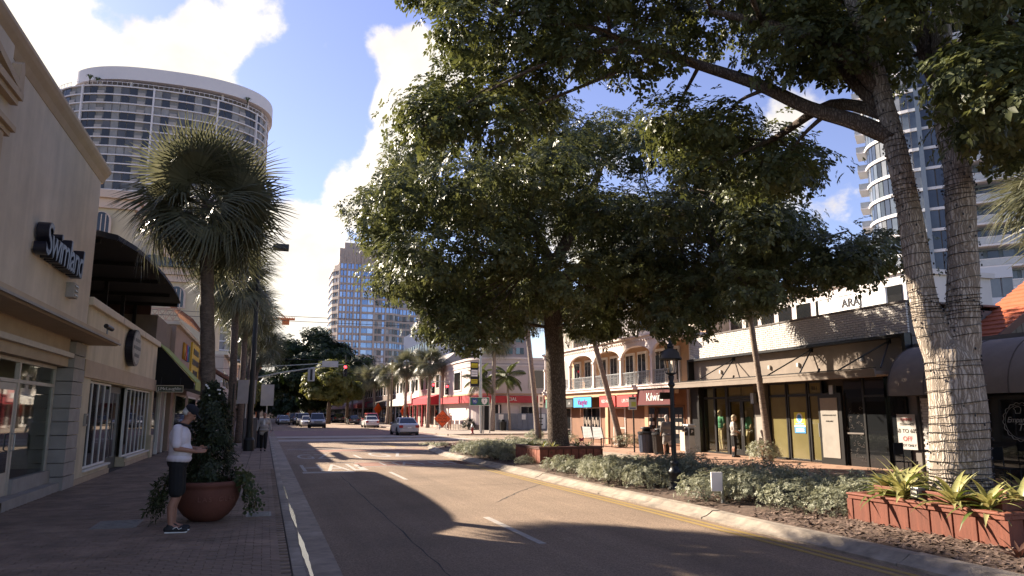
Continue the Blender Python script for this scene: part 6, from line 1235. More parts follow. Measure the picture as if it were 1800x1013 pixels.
far_tree('shade_tree', (20, 250, 9), (12, 8, 9), 40, 'farthest dark tree on the right end of the street', M_lfd, 0.9, 6); far_tree('shade_tree', (-2.2, 110, 4.5), (2.0, 2.5, 2.4), 20, 'small green tree on the left pavement far away', M_lfy, 0.35, 7)
# ---- shrubs
M_shrub = leaf_mat('silver_shrub_leaf', (0.12,0.135,0.085), (0.40,0.40,0.27), 0.25, 2.5, 0.5)
def bush_mesh(seed, r=(0.55,0.55,0.40), n=520, leaf=0.055, m=M_shrub, nl=6):
    rg = np.random.default_rng(seed); d = rg.normal(size=(n,3)); d[:,2] = np.abs(d[:,2])*1.1-0.25; d /= np.linalg.norm(d, axis=1, keepdims=True); lump = 1+.22*np.sin(d[:,0]*6+seed)*np.cos(d[:,1]*5+seed*2)+rg.uniform(-.22,.16,n)
    C_ = d*lump[:,None]*np.array(r)+np.array([0,0,r[2]*.55]); C_[:,2] = np.maximum(C_[:,2], 0.03); N_ = d*.8+np.array([0,0,.5])+rg.normal(size=(n,3))*.4; N_ /= np.linalg.norm(N_, axis=1, keepdims=True); V_, F_ = rosettes(C_, N_, leaf, rg, nl, 0.42); return mesh_np('foliage', V_, F_, m)
BUSH = [bush_mesh(i+1) for i in range(5)]
bst = MB()
for k in range(5): a = k*1.3; bst.tube([(0,0,-0.02), (0.12*math.cos(a), 0.12*math.sin(a), 0.2), (0.3*math.cos(a), 0.3*math.sin(a), 0.42)], [0.014,0.011,0.006], 5)
bst = bst.mesh('stem'); bst.materials.append(M_bark2)
def bush(x, y, z, s, label, group, k, mesh=None):
    t = thing('shrub', (x, y, z), label, 'shrub', group, rz=random.uniform(0,6.28)); t.scale = (s*random.uniform(.9,1.12), s*random.uniform(.9,1.12), s*random.uniform(.85,1.15))
    link(bpy.data.objects.new('foliage', mesh or BUSH[k % 5]), t); link(bpy.data.objects.new('stem', bst), t); return t
k = 0; y_ = 9.9
while y_ < 29.5:
    xs_ = [7.98, 8.65, 9.35, 10.05] if not (20.6 < y_ < 25.4) else ([9.95] if y_ < 21.4 else [])
    if y_ < 11.2: xs_ = [8.75, 9.4, 10.1]
    for x in xs_:
        if x < 8.9 and abs(y_-13.75) < 0.75: continue
        if x < 8.3 and abs(y_-11.6) < 0.55: continue
        row_ = ('kerb-side row', 'second row', 'third row', 'rear row')[min(3, max(0, int((x-7.7)/0.68)))]; sec_ = 'beside the long planter' if y_ < 12.2 else 'around the lantern post' if y_ < 15.6 else 'midway between lantern and second planter' if y_ < 18.4 else 'just before the second planter' if y_ < 22 else 'beyond the second planter'
        bush(x+random.uniform(-.14,.14), y_+random.uniform(-.2,.2), 0.05, random.uniform(.76,1.05)*(0.68 if 17.6 < y_ < 22 else 1.0), 'silvery-green median shrub, %s, %s' % (row_, sec_), 'silvery shrubs along the median', k); k += 1
    y_ += 0.78
for (x, y_) in ((8.1, 22.6), (8.0, 24.2), (8.05, 25.2)): bush(x, y_, 0.04, 0.5, {22.6: 'small silvery shrub at the near kerb side of the second planter', 24.2: 'small silvery shrub midway along the second planter kerb side', 25.2: 'small silvery shrub at the far kerb side of the second planter'}[y_], 'silvery shrubs along the median', k); k += 1
for (x, y_, s_, lab) in ((17.0, 22.2, 1.0, 'low round shrub at the foot of the slim palm before the shopfront'), (17.3, 33.3, 1.05, 'round shrub at the foot of the leaning palm'), (16.4, 38.5, 0.95, 'shrub beside the slatted bench back'), (16.9, 45.4, 1.1, 'shrub below the tall palm beyond the second tree')): bush(x, y_, 0, s_, lab, None, k); k += 1
# dark red bromeliads at the island nose
M_brom = leaf_mat('red_bromeliad', (0.07,0.02,0.02), (0.12,0.075,0.045), 0.2, 3.0)
def strap_leaf(L, w, bend, m, seg=6):
    b = MB(); vs = []
    for i in range(seg+1):
        t = i/seg; a = bend*t; x = L*(math.sin(a)/bend if bend else t); z = L*((1-math.cos(a))/bend if bend else 0)*-1 ; ww = w*math.sin(math.pi*min(1, .18+.82*t))**.7*(1-t**4*.9)
        vs += [(x, -ww, z+ww*.35), (x, 0, z-ww*.1), (x, ww, z+ww*.35)]
    b.add(vs, [(i*3+j, i*3+j+1, i*3+j+4, i*3+j+3) for i in range(seg) for j in (0,1)]); me = b.mesh('leaf', smooth=True); me.materials.append(m); return me
BROM = [strap_leaf(.34, .028, 1.0, M_brom), strap_leaf(.28, .026, .6, M_brom)]
def rosette_plant(name, x, y, z, leaves, n, s, label, group, el0=72, el1=10, seed=0):
    rg = random.Random(seed); t = thing(name, (x, y, z), label, 'plant', group)
    for k in range(n):
        u = k/n; o = bpy.data.objects.new('leaf', leaves[k % len(leaves)]); M_ = Matrix.Rotation(k*2.4+rg.uniform(-.3,.3), 4, 'Z') @ Matrix.Rotation(-R(el0+(el1-el0)*u+rg.uniform(-9,9)), 4, 'Y') @ Matrix.Scale(s*rg.uniform(.8,1.15), 4); link(o, t); o.matrix_local = M_
    return t
rg = random.Random(4)
for i in range(26): rosette_plant('bromeliad', rg.uniform(8.3, 10.2), rg.uniform(30.5, 37.5), 0.05, BROM, 12, rg.uniform(.9,1.3), 'dark red bromeliad clump near the tip of the median', 'bromeliads at the median tip', seed=i)
# ground cover below the bromeliads
gc = [bush_mesh(40+i, (0.5,0.5,0.16), 150, 0.06, M_shrub) for i in range(2)]
for i in range(14): bush(rg.uniform(8.0,10.0)+max(0,0), 29.8+i*0.65, 0.02, 0.75, 'flat grey-green ground cover plant near the tip of the median', 'ground cover at the median tip', i, gc[i % 2])
# ================================================================== planters and street furniture
M_redwood = mat('red_stained_wood', (0.17,0.052,0.028), 0.7, var=0.22, scale=3, bump=0.25, bscale=30, stretch=(6,6,0.6), big=0.15); M_redwood2 = mat('red_wood_cap', (0.20,0.065,0.036), 0.65, var=0.2, scale=3, bump=0.2, bscale=30)
def planter(x0, x1, y0, y1, h, label, npx, npy, inner=0.12, m=M_redwood, capm=M_redwood2):
    t = thing('wooden_planter', ((x0+x1)/2, (y0+y1)/2, 0), label, 'planter')
    part('box', MB().box(x0+.03, x1-.03, y0+.03, y1-.03, -0.02, h-0.06).box(x0+.03, x0+.1, y0+.03, y1-.03, h-.06, h-.05), mat('planter_core', (0.05,0.02,0.015), 0.9), t)
    def panels(n, a0, a1, mk):
        w = (a1-a0)/n
        for i in range(n): mk(a0+i*w+0.012, a0+(i+1)*w-0.012)
    panels(npy, y0+0.03, y1-0.03, lambda a, b_: part('plank', MB().box(x0, x0+0.03, a, b_, 0.0, h-0.09), m, t, bevel=0.006))
    panels(npy, y0+0.03, y1-0.03, lambda a, b_: part('plank', MB().box(x1-0.03, x1, a, b_, 0.0, h-0.09), m, t))
    panels(npx, x0+0.03, x1-0.03, lambda a, b_: part('plank', MB().box(a, b_, y0, y0+0.03, 0.0, h-0.09), m, t, bevel=0.006))
    panels(npx, x0+0.03, x1-0.03, lambda a, b_: part('plank', MB().box(a, b_, y1-0.03, y1, 0.0, h-0.09), m, t))
    for (xa, xb, ya, yb) in ((x0-.02, x0+.10, y0-.02, y1+.02), (x1-.10, x1+.02, y0-.02, y1+.02), (x0+.101, x1-.101, y0-.02, y0+.10), (x0+.101, x1-.101, y1-.10, y1+.02)): part('rail', MB().box(xa, xb, ya, yb, h-0.085, h-0.03), capm, t, bevel=0.006)
    for (xa, xb, ya, yb) in ((x0-.035, x0+.11, y0-.035, y1+.035), (x1-.11, x1+.035, y0-.035, y1+.035), (x0+.111, x1-.111, y0-.035, y0+.11), (x0+.111, x1-.111, y1-.11, y1+.035)): part('cap_board', MB().box(xa, xb, ya, yb, h-0.028, h), capm, t, bevel=0.006)
    for (cx, cy) in ((x0, y0), (x0, y1), (x1, y0), (x1, y1)): part('corner_post', MB().box(cx-.012, cx+.012, cy-.05, cy+.05, 0, h-.09), m, t)
    return t
pl = planter(8.57, 10.35, 6.72, 9.2, 0.50, 'long red wooden planter box round the forked tree at the right', 6, 7)
for (xa, xb, ya, yb) in ((8.85, 8.9, 6.95, 9.0), (10.05, 10.1, 6.95, 9.0), (8.9, 10.05, 6.95, 7.0), (8.9, 10.05, 8.95, 9.0)): part('inner_tier', MB().box(xa, xb, ya, yb, 0.42, 0.62), M_redwood2, pl, bevel=0.006)
part('soil', MB().box(8.62, 10.3, 6.78, 9.14, 0.3, 0.46), M_soil, pl)
M_plw = mat('weathered_red_slat', (0.26,0.085,0.05), 0.8, var=0.35, scale=6)
pl = planter(8.45, 10.65, 22.25, 24.55, 0.62, 'dark wooden planter box round the second tree', 8, 9, m=M_plw, capm=mat('dark_planter_cap', (0.13,0.055,0.04), 0.7))
part('soil', MB().box(8.5, 10.6, 22.3, 24.5, 0.4, 0.58), M_soil, pl)
# striped strap-leaved plants in the near planter
M_var = leaf_mat('striped_leaf', (0.14,0.15,0.04), (0.50,0.47,0.20), 0.25, 30.0, 0.4); M_var2 = leaf_mat('cream_leaf', (0.30,0.29,0.10), (0.46,0.44,0.22), 0.25, 20.0, 0.4); M_varg = leaf_mat('green_leaf', (0.06,0.09,0.02), (0.13,0.16,0.04), 0.25, 20.0, 0.4)
VAR = [strap_leaf(.52, .034, 1.1, M_var), strap_leaf(.46, .030, .8, M_var2), strap_leaf(.5, .032, 1.5, M_varg), strap_leaf(.42, .030, 1.2, M_var)]
spots = [(8.95, 8.85, 'striped yellow-green plant at the left end of the long planter'), (9.35, 8.9, 'striped plant behind the left end of the long planter'), (8.82, 8.45, 'striped plant left of the forked trunk, beside the planter edge'), (8.75, 7.55, 'striped plant spilling over the planter edge before the trunk'), (8.8, 7.1, 'striped plant right of the trunk near the planter corner'), (9.3, 7.05, 'striped plant at the rear right corner of the long planter'), (9.75, 8.8, 'striped plant at the far rear of the long planter'), (9.8, 7.3, 'striped plant behind the trunk on its right')]
for i, (x, y_, lab) in enumerate(spots): rosette_plant('striped_plant', x, y_, 0.48, VAR, 34, random.uniform(1.15,1.45), lab, 'striped plants in the long planter', 80, 15, seed=90+i)
for i, (x, y_, lab) in enumerate(((8.25, 6.35, 'small red-leaved plant on the mulch right of the long planter'), (8.55, 6.2, 'second small red-leaved plant at the right corner of the view'))): rosette_plant('red_leaf_plant', x, y_, 0.05, BROM, 14, 1.0, lab, None, seed=120+i)
t = thing('garden_spotlight', (8.85, 8.2, 0.46), 'small square garden spotlight standing in the long planter', 'light'); part('housing', MB().box(8.78, 8.92, 8.13, 8.27, 0.5, 0.66), M_steel, t, bevel=0.01); part('lens', MB().box(8.77, 8.779, 8.15, 8.25, 0.53, 0.63), mat('lens_glass', (0.5,0.48,0.4), 0.1), t); part('stake', MB().box(8.84, 8.86, 8.19, 8.21, 0.44, 0.5), M_black, t)
for i, (x, y_) in enumerate(((8.75, 22.7), (9.0, 22.5), (8.7, 23.6), (9.9, 22.5), (10.3, 22.6), (10.2, 23.4), (8.8, 24.2))): rosette_plant('fern_plant', x, y_, 0.55, [strap_leaf(.38, .02, 1.0, M_varg), strap_leaf(.34, .02, .7, M_var)], 22, 1.0, ['low green strap-leaved plant at the left front of the second planter', 'green strap-leaved plant at the front of the second planter', 'green strap-leaved plant at the left side of the second planter', 'green strap-leaved plant right of the second trunk', 'green strap-leaved plant at the right front corner of the second planter', 'green strap-leaved plant at the right side of the second planter', 'green strap-leaved plant at the rear left of the second planter'][i], None, 78, 5, seed=130+i)
fl_ = MB()
for k in range(16): a = k*0.8; fl_.ell((10.0+0.07*math.cos(a)*(k/16), 22.45+0.07*math.sin(a), 0.80+0.02*(k % 4)), (0.035,0.035,0.02), 6, 4)
t = thing('pink_flower', (10.0, 22.45, 0.58), 'small pink-red flower head in the second planter', 'flower'); part('petals', fl_, mat('petal_pink', (0.55,0.03,0.12), 0.6), t); part('stem', MB().tube([(10.0,22.45,0.57),(10.0,22.45,0.8)], 0.008, 5), M_varg, t)
# ---- terracotta bowl planter on the left pavement
bp = thing('bowl_planter', (-0.80, 12.95, 0), 'round terracotta bowl planter on the left pavement beside the standing man', 'planter'); M_tc = mat('terracotta', (0.12,0.042,0.028), 0.75, var=0.2, scale=3, bump=0.15, bscale=60, big=0.15)
part('bowl', MB().lathe([(0.16,0.0),(0.22,0.015),(0.34,0.10),(0.43,0.22),(0.485,0.36),(0.505,0.50),(0.505,0.55),(0.525,0.56),(0.525,0.62),(0.50,0.635),(0.47,0.62),(0.46,0.52)], 40, (-0.80,12.95,0)), M_tc, bp, smooth=True)
part('soil', MB().lathe([(0.0,0.52),(0.46,0.54)], 24, (-0.80,12.95,0), cap=False), M_soil, bp)
for ln, (word, z_) in enumerate((('LAS OLAS', 0.37),)):
    for i, ch in enumerate(word):
        if ch == ' ': continue
        a = R(-100 + i*9.5); text('raised_letter', ch, 0.10, (-0.80+0.488*math.cos(a), 12.95+0.488*math.sin(a), z_), ((-math.sin(a), math.cos(a), 0), (0.12*math.cos(a), 0.12*math.sin(a), 0.99)), mat('terracotta_pale', (0.17,0.07,0.05), 0.8), bp, depth=0.012)
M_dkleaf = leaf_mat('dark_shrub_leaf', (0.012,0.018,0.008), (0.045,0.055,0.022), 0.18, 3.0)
def cone_bush(c, h, r, n, leaf, m, seed):
    rg = np.random.default_rng(seed); u = rg.uniform(0,1,n); th = rg.uniform(0,2*np.pi,n); prof = r*np.sqrt(np.clip(np.sin(np.pi*np.clip(u*.82+.16,0,1)),0,1))*(1-.45*u)*(1+.22*np.sin(th*3+u*9))*rng_u(rg, n); C_ = np.stack([np.cos(th)*prof, np.sin(th)*prof, u*h], 1); N_ = np.stack([np.cos(th), np.sin(th), np.full(n, .6)], 1)+rg.normal(size=(n,3))*.35; N_ /= np.linalg.norm(N_, axis=1, keepdims=True); V_, F_ = rosettes(C_, N_, leaf, rg, 6, 0.34); return mesh_np('foliage', V_, F_, m)
def rng_u(rg, n): return .45+.6*rg.uniform(0,1,n)**.6
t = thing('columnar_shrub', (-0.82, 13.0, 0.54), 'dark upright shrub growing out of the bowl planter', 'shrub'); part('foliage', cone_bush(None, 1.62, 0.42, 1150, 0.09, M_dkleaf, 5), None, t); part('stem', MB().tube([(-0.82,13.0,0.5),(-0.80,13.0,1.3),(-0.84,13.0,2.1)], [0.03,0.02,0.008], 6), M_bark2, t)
wf = MB()
for k in range(9): wf.ell((-0.78+random.gauss(0,.10), 12.72+random.uniform(-.1,.2), 2.12+random.uniform(-.14,.10)), (0.02,0.02,0.014), 5, 4)
part('blossoms', wf, M_white, t, kind='stuff')
M_ivy = leaf_mat('trailing_leaf', (0.02,0.03,0.010), (0.07,0.085,0.03), 0.2, 4.0)
for i, (a0, lab) in enumerate(((R(-18), 'trailing broad-leaved plant hanging over the right rim of the bowl'), (R(185), 'spiky trailing plant over the left rim of the bowl'))):
    t = thing('trailing_plant', (-0.80+.46*math.cos(a0), 12.95+.46*math.sin(a0), 0.56), lab, 'plant'); rg = np.random.default_rng(60+i); n = 130; s_ = rg.uniform(0,1,n); C_ = np.stack([math.cos(a0)*(.02+.22*np.sin(s_*1.7))+rg.normal(size=n)*.07, math.sin(a0)*(.02+.2*s_)+rg.normal(size=n)*.14, 0.16-0.55*s_**1.3+rg.normal(size=n)*.04], 1); N_ = rg.normal(size=(n,3))*.5+np.array([math.cos(a0), math.sin(a0)-.4, .5]); N_ /= np.linalg.norm(N_, axis=1, keepdims=True); V_, F_ = rosettes(C_, N_, 0.075 if i == 0 else 0.12, rg, 3 if i == 0 else 6, 0.8 if i == 0 else .2); part('foliage', mesh_np('foliage', V_, F_, M_ivy), None, t)
    for k in range(4): part('stem', MB().tube([(-0.80+.4*math.cos(a0), 12.95+.4*math.sin(a0)+.06*k-.09, 0.56), (-0.80+.62*math.cos(a0), 12.95+.62*math.sin(a0)+.08*k-.1, 0.62), (-0.80+.68*math.cos(a0), 12.95+.68*math.sin(a0)+.08*k-.1, 0.3)], 0.006, 4), M_ivy, t)
# ---- lantern post in the median
L_ = thing('lantern_post', (9.24, 15.38, 0.05), 'black cast-iron lantern post standing in the median shrubs', 'street lamp'); c0 = (9.24, 15.38, 0.0)
part('base', MB().lathe([(0.17,0.0),(0.17,0.10),(0.145,0.13),(0.135,0.42),(0.15,0.45),(0.15,0.50),(0.11,0.54),(0.085,0.62),(0.10,0.66),(0.10,0.70),(0.065,0.74)], 20, c0), M_black, L_, smooth=True)
sh = MB(); n = 24; vs = []
for z_ in (0.70, 2.50):
    for k in range(n): r_ = (0.062 if z_ < 1 else 0.047)*(1.0 if k % 2 else 0.86); vs.append((c0[0]+r_*math.cos(2*math.pi*k/n), c0[1]+r_*math.sin(2*math.pi*k/n), z_))
sh.add(vs, [(k, (k+1) % n, n+(k+1) % n, n+k) for k in range(n)]); part('shaft', sh, M_black, L_)
part('collar', MB().lathe([(0.05,2.46),(0.085,2.50),(0.085,2.54),(0.05,2.58),(0.07,2.68),(0.075,2.72),(0.04,2.75)], 16, c0), M_black, L_, smooth=True)
part('ladder_bar', MB().tube([(8.95,15.38+.18,2.42),(9.53,15.38-.18,2.42)], 0.016, 8), M_black, L_); part('lantern_base', MB().lathe([(0.03,2.72),(0.09,2.76),(0.13,2.78),(0.13,2.80)], 16, c0), M_black, L_)
part('lantern_glass', MB().lathe([(0.125,2.80),(0.19,3.14)], 16, c0, cap=False), clear_glass('lantern_glass', (0.92,0.92,0.88), 0.1), L_)
for k in range(6): a = k*math.pi/3+.3; part('glazing_bar', MB().tube([(c0[0]+.127*math.cos(a), c0[1]+.127*math.sin(a), 2.8), (c0[0]+.192*math.cos(a), c0[1]+.192*math.sin(a), 3.15)], 0.009, 5), M_black, L_)
part('bulb', MB().lathe([(0.02,2.8),(0.035,2.86),(0.035,2.98),(0.015,3.02)], 10, c0), mat('frosted_bulb', (0.55,0.5,0.42), 0.5), L_, smooth=True)
part('roof', MB().lathe([(0.26,3.13),(0.265,3.16),(0.225,3.19),(0.215,3.28),(0.15,3.35),(0.075,3.38),(0.07,3.41)], 20, c0), mat('lantern_roof', (0.06,0.05,0.045), 0.5), L_, smooth=True); part('crown_ring', MB().lathe([(0.255,3.11),(0.275,3.13),(0.255,3.15)], 24, c0, cap=False), M_black, L_)
part('finial', MB().lathe([(0.075,3.40),(0.085,3.44),(0.06,3.46),(0.065,3.49),(0.035,3.52),(0.045,3.55),(0.012,3.60),(0.004,3.66)], 12, c0), M_black, L_, smooth=True)
L_.location = (8.50, 14.15, 0.046); L_.scale = (0.92, 0.92, 0.92)
# white utility marker
t = thing('utility_marker', (8.05, 11.85, 0.05), 'small white utility marker panel among the median shrubs', 'marker'); part('panel', MB().obox((7.98,11.83,0.45), (0.095,-0.03,0), (0.008,0.024,0), (0,0,0.17)), M_white, t); part('post', MB().box(8.09, 8.13, 11.84, 11.88, 0.0, 0.60), M_steel, t)
# ---- right pavement furniture
t = thing('pay_post', (15.4, 24.45, 0), 'square grey pay post on the right pavement near the lantern', 'parking meter'); part('body', MB().box(15.26,15.54,24.3,24.6,0,1.18), M_steel, t, bevel=0.02); part('cap', MB().box(15.22,15.58,24.26,24.64,1.18,1.27), M_steel, t, bevel=0.02); part('label_plate', MB().box(15.30,15.50,24.27,24.299,0.85,1.12), M_blackfr, t); part('label_plate', MB().box(15.235,15.259,24.35,24.55,0.85,1.12), M_blackfr, t); text('lettering', 'P', 0.16, (15.4, 24.265, 0.99), '-y', M_white, t, depth=0.006); text('lettering', 'PAY', 0.08, (15.23, 24.45, 1.0), '-x', M_white, t, depth=0.006)
def bin_(x, y, c, label, r=0.30, h=0.98):
    t = thing('litter_bin', (x, y, 0), label, 'bin'); m_ = mat('bin_%d' % int(x*100), c, 0.5, var=0.15); part('barrel', MB().lathe([(r*.84,0),(r*.88,0.04),(r*.98,h*.8),(r,h*.82)], 20, (x,y,0)), m_, t, smooth=True); part('rim', MB().lathe([(r*1.06,h*.80),(r*1.10,h*.83),(r*1.10,h*.90),(r*.95,h*.92)], 20, (x,y,0)), M_black, t); part('lid', MB().lathe([(r*.55,h*.92),(r*.5,h*1.02),(r*.75,h*1.04),(r*.72,h*1.09),(r*.2,h*1.13)], 18, (x,y,0)), M_black, t, smooth=True)
    for k in range(14): a = 2*math.pi*k/14; part('rib', MB().tube([(x+r*.88*math.cos(a), y+r*.88*math.sin(a), 0.06), (x+r*1.0*math.cos(a), y+r*1.0*math.sin(a), h*.79)], 0.012, 4), m_, t)
bin_(15.8, 28.5, (0.05,0.065,0.10), 'blue-grey litter bin on the right pavement beside the sign pole', 0.36, 0.98); bin_(15.95, 27.55, (0.02,0.016,0.014), 'dark brown litter bin next to the blue-grey one', 0.36, 0.95); bin_(22.0, 67.9, (0.012,0.012,0.012), 'small black bin before the hoarding fence', 0.33, 0.95)
t = thing('pavement_sign', (15.4, 28.9, 0), 'black pole with a printed parking notice board on the right pavement', 'sign'); part('pole', MB().tube([(15.4,28.9,0),(15.4,28.9,2.5)], 0.035, 10), M_black, t); bd = part('board', MB().obox((15.35,28.86,2.12), (0.18,-0.04,0), (0.006,0.014,0), (0,0,0.29)), mat('notice_board', (0.55,0.54,0.46), 0.6), t); part('map_patch', MB().obox((15.39,28.835,2.08), (0.10,-0.022,0), (0.003,0.006,0), (0,0,0.10)), mat('map_green', (0.45,0.50,0.10), 0.6), bd); part('lettering', MB().obox((15.34,28.845,2.32), (0.13,-0.03,0), (0.003,0.006,0), (0,0,0.03)), M_blackfr, bd); part('lettering', MB().obox((15.34,28.845,1.90), (0.13,-0.03,0), (0.003,0.006,0), (0,0,0.025)), mat('print_blue', (0.08,0.12,0.3), 0.6), bd)
t = thing('pavement_bench', (16.3, 34.6, 0), 'grey slatted bench seen from behind on the right pavement', 'bench'); M_al = mat('bench_grey', (0.36,0.36,0.35), 0.5, var=0.1)
for yb in (33.9, 35.15):
    for k in range(7): z_ = 0.5+k*0.075; part('back_slat', MB().obox((16.05-0.012*k, yb, z_), (0.012,0,0.002), (0,0.58,0), (0,0,0.032)), M_al, t)
    for k in range(5): part('seat_slat', MB().box(16.12+k*0.085, 16.19+k*0.085, yb-.58, yb+.58, 0.43, 0.455), M_al, t)
    for dy in (-.6, .6): part('leg', MB().tube([(16.02,yb+dy,0.0),(16.06,yb+dy,0.45),(15.93,yb+dy,1.0)], 0.022, 6), M_black, t); part('leg', MB().tube([(16.5,yb+dy,0.0),(16.5,yb+dy,0.44)], 0.022, 6), M_black, t)
t = thing('brown_bollard', (17.75, 23.2, 0), 'square brown wooden bollard beside the slim palm', 'bollard'); part('post', MB().box(17.66,17.84,23.1,23.28,0,0.48), M_brown, t, bevel=0.01); part('cap', MB().box(17.64,17.86,23.08,23.30,0.48,0.52), M_taupe, t)
t = thing('hanging_canopy_sign', (17.0, 28.6, 2.6), 'small black sign hanging from the canopy end by the lantern', 'sign'); part('board', MB().box(16.55,17.25,28.55,28.6,2.3,2.6), M_blackfr, t); part('bracket', MB().tube([(16.3,28.58,2.75),(17.4,28.58,2.75)], 0.02, 6), M_blackfr, t); part('hanger', MB().box(16.7,16.72,28.56,28.58,2.6,2.74), M_blackfr, t); part('hanger', MB().box(17.1,17.12,28.56,28.58,2.6,2.74), M_blackfr, t)
t = thing('cafe_table', (17.0, 40.6, 0), 'small cafe table outside the blue-signed shop', 'table'); part('top', MB().lathe([(0.35,0.72),(0.35,0.75)], 16, (17.0,40.6,0)), M_pinks, t); part('stem', MB().tube([(17.0,40.6,0.0),(17.0,40.6,0.72)], 0.03, 8), M_black, t); part('foot', MB().lathe([(0.22,0),(0.2,0.03),(0.03,0.05)], 12, (17.0,40.6,0)), M_black, t)
# cafe tables in front of the food shop, seen dark behind the planter
for i, (x, y_, lab) in enumerate(((16.2, 14.4, 'dark cafe table before the white brick wall'), (16.4, 11.8, 'dark cafe table below the round window logo'))):
    t = thing('cafe_table', (x, y_, 0), lab, 'table'); part('top', MB().lathe([(0.36,0.73),(0.36,0.76)], 16, (x,y_,0)), M_black, t); part('stem', MB().tube([(x,y_,0),(x,y_,0.73)], 0.03, 8), M_black, t); part('foot', MB().lathe([(0.24,0),(0.22,0.03),(0.03,0.05)], 12, (x,y_,0)), M_black, t)
def chair(x, y, rz, label):
    t = thing('cafe_chair', (x, y, 0), label, 'chair', rz=rz); part('seat', MB().box(-.2,.2,-.2,.2,.43,.46), M_black, t, world=False); part('backrest', MB().box(-.21,-.18,-.2,.2,.62,.92), M_black, t, world=False)
    for sx, sy in ((-.19,-.19),(-.19,.19),(.18,-.19),(.18,.19)): part('leg', MB().tube([(sx,sy,0),(sx,sy,.92 if sx < 0 else .44)], .014, 6), M_black, t, world=False)
chair(16.0, 15.1, R(-80), 'black cafe chair left of the table before the white brick wall'); chair(16.3, 13.7, R(95), 'black cafe chair right of the table before the white brick wall'); chair(16.2, 12.5, R(-85), 'black cafe chair below the round window logo')
# ---- left pavement furniture
t = thing('tall_lamp_post', (-0.6, 35.5, 0), 'tall dark lamp post with a flat box head on the left pavement', 'street lamp'); part('pole', MB().tube([(-0.6,35.5,0),(-0.65,35.5,9.4)], [0.15,0.075], 12), M_black, t); part('base', MB().lathe([(0.24,0),(0.24,0.5),(0.17,0.6),(0.15,0.9)], 14, (-0.6,35.5,0)), M_black, t); part('arm', MB().tube([(-0.65,35.5,9.3),(0.1,35.5,9.5)], 0.04, 8), M_black, t); part('head', MB().box(-0.05,0.68,35.2,35.8,9.38,9.62), M_black, t, bevel=0.02)
t = thing('thin_sign_pole', (-1.05, 27.0, 0), 'thin black sign pole rising behind the bowl planter shrub', 'pole'); part('pole', MB().tube([(-1.05,27.0,0),(-1.05,27.0,2.7)], 0.03, 8), M_black, t); part('collar', MB().lathe([(0.05,0.95),(0.06,1.0),(0.05,1.2)], 10, (-1.05,27.0,0)), M_black, t)
bin_(-0.12, 38.8, (0.03,0.035,0.05), 'dark litter bin on the left pavement ahead of the walking man', 0.34, 1.05)
t = thing('signal_cabinet', (-0.55, 38.0, 0), 'dark traffic signal cabinet behind the tall lamp post', 'cabinet'); part('body', MB().box(-0.95,-0.30,37.7,38.3,0,1.45), mat('cabinet_grey', (0.10,0.09,0.085), 0.6), t, bevel=0.02); part('door', MB().box(-0.90,-0.35,37.66,37.699,0.12,1.35), mat('cabinet_door', (0.13,0.12,0.11), 0.6), t)
for i, (x, w, z0, z1, lab, c) in enumerate(((-1.0, 0.95, 2.2, 3.5, 'pale back of a large street sign left of the tall lamp post', (0.34,0.32,0.29)), (0.1, 0.7, 2.1, 3.3, 'pale back of a street sign right of the tall lamp post', (0.40,0.38,0.35)))):
    t = thing('street_sign', (x, 43+i, 0), lab, 'sign'); part('post', MB().tube([(x,43+i,0),(x,43+i,z1)], 0.04, 8), M_steel, t); part('panel', MB().box(x-w/2, x+w/2, 42.9+i, 42.94+i, z0, z1), mat('sign_back_%d' % i, c, 0.5, var=0.1), t)
# ---- signals
M_arm = mat('pale_green_steel', (0.42,0.43,0.37), 0.5, var=0.08)
t = thing('signal_mast', (-1.3, 62, 0), 'pale steel signal mast arm reaching over the left lanes', 'traffic signal'); part('pole', MB().tube([(-1.3,62,0),(-1.3,62,6.6)], [0.17,0.12], 12), M_arm, t); part('arm', MB().tube([(-1.3,62,4.35),(1.0,62,4.9),(3.5,62,5.35),(6.0,62,5.7)], [0.075,0.065,0.05,0.04], 8), M_arm, t); part('upper_arm', MB().tube([(-1.3,62,5.3),(2.0,62,5.55),(5.6,62,5.85)], [0.04,0.035,0.03], 8), M_arm, t)
hd = part('signal_head', MB().box(3.2,3.75,61.8,62.1,4.25,5.35), mat('signal_back', (0.40,0.40,0.37), 0.6), t, bevel=0.03); part('back_rib', MB().box(3.38,3.56,61.76,61.799,4.35,5.25), M_blackfr, hd); part('sign_box', MB().box(4.3,5.6,61.85,62.05,5.45,5.95), mat('sign_box_pale', (0.46,0.45,0.41), 0.6), t)
def red_head(x, y, z, label, lit=True):
    t = thing('traffic_light', (x, y, z), label, 'traffic signal'); part('housing', MB().box(x-.18,x+.18,y-.12,y+.12,z-.85,z+.25), M_black, t, bevel=0.02)
    for k in range(3):
        zc = z+.03-k*.35; q = [(x+.13*math.cos(2*math.pi*i/14), y-.125, zc+.13*math.sin(2*math.pi*i/14)) for i in range(14)]; part('lens', MB().prism(q, (0,-.02,0)), M_redlight if k == 0 else M_dark, t); part('visor', MB().tube([(x+.15*math.cos(a), y-.22, zc+.15*math.sin(a)) for a in [math.pi*j/8 for j in range(9)]], 0.02, 4), M_black, t)
    return t
t = red_head(7.1, 71, 6.0, 'traffic light showing red, hung over the street by the banyan'); part('hanger', MB().tube([(7.1,71,6.2),(7.1,71,7.2)], 0.03, 5), M_black, t)
red_head(16.8, 76.0, 4.6, 'left one of two red traffic lights beside the corner bar'); red_head(18.3, 76.0, 4.45, 'right one of two red traffic lights beside the corner bar')
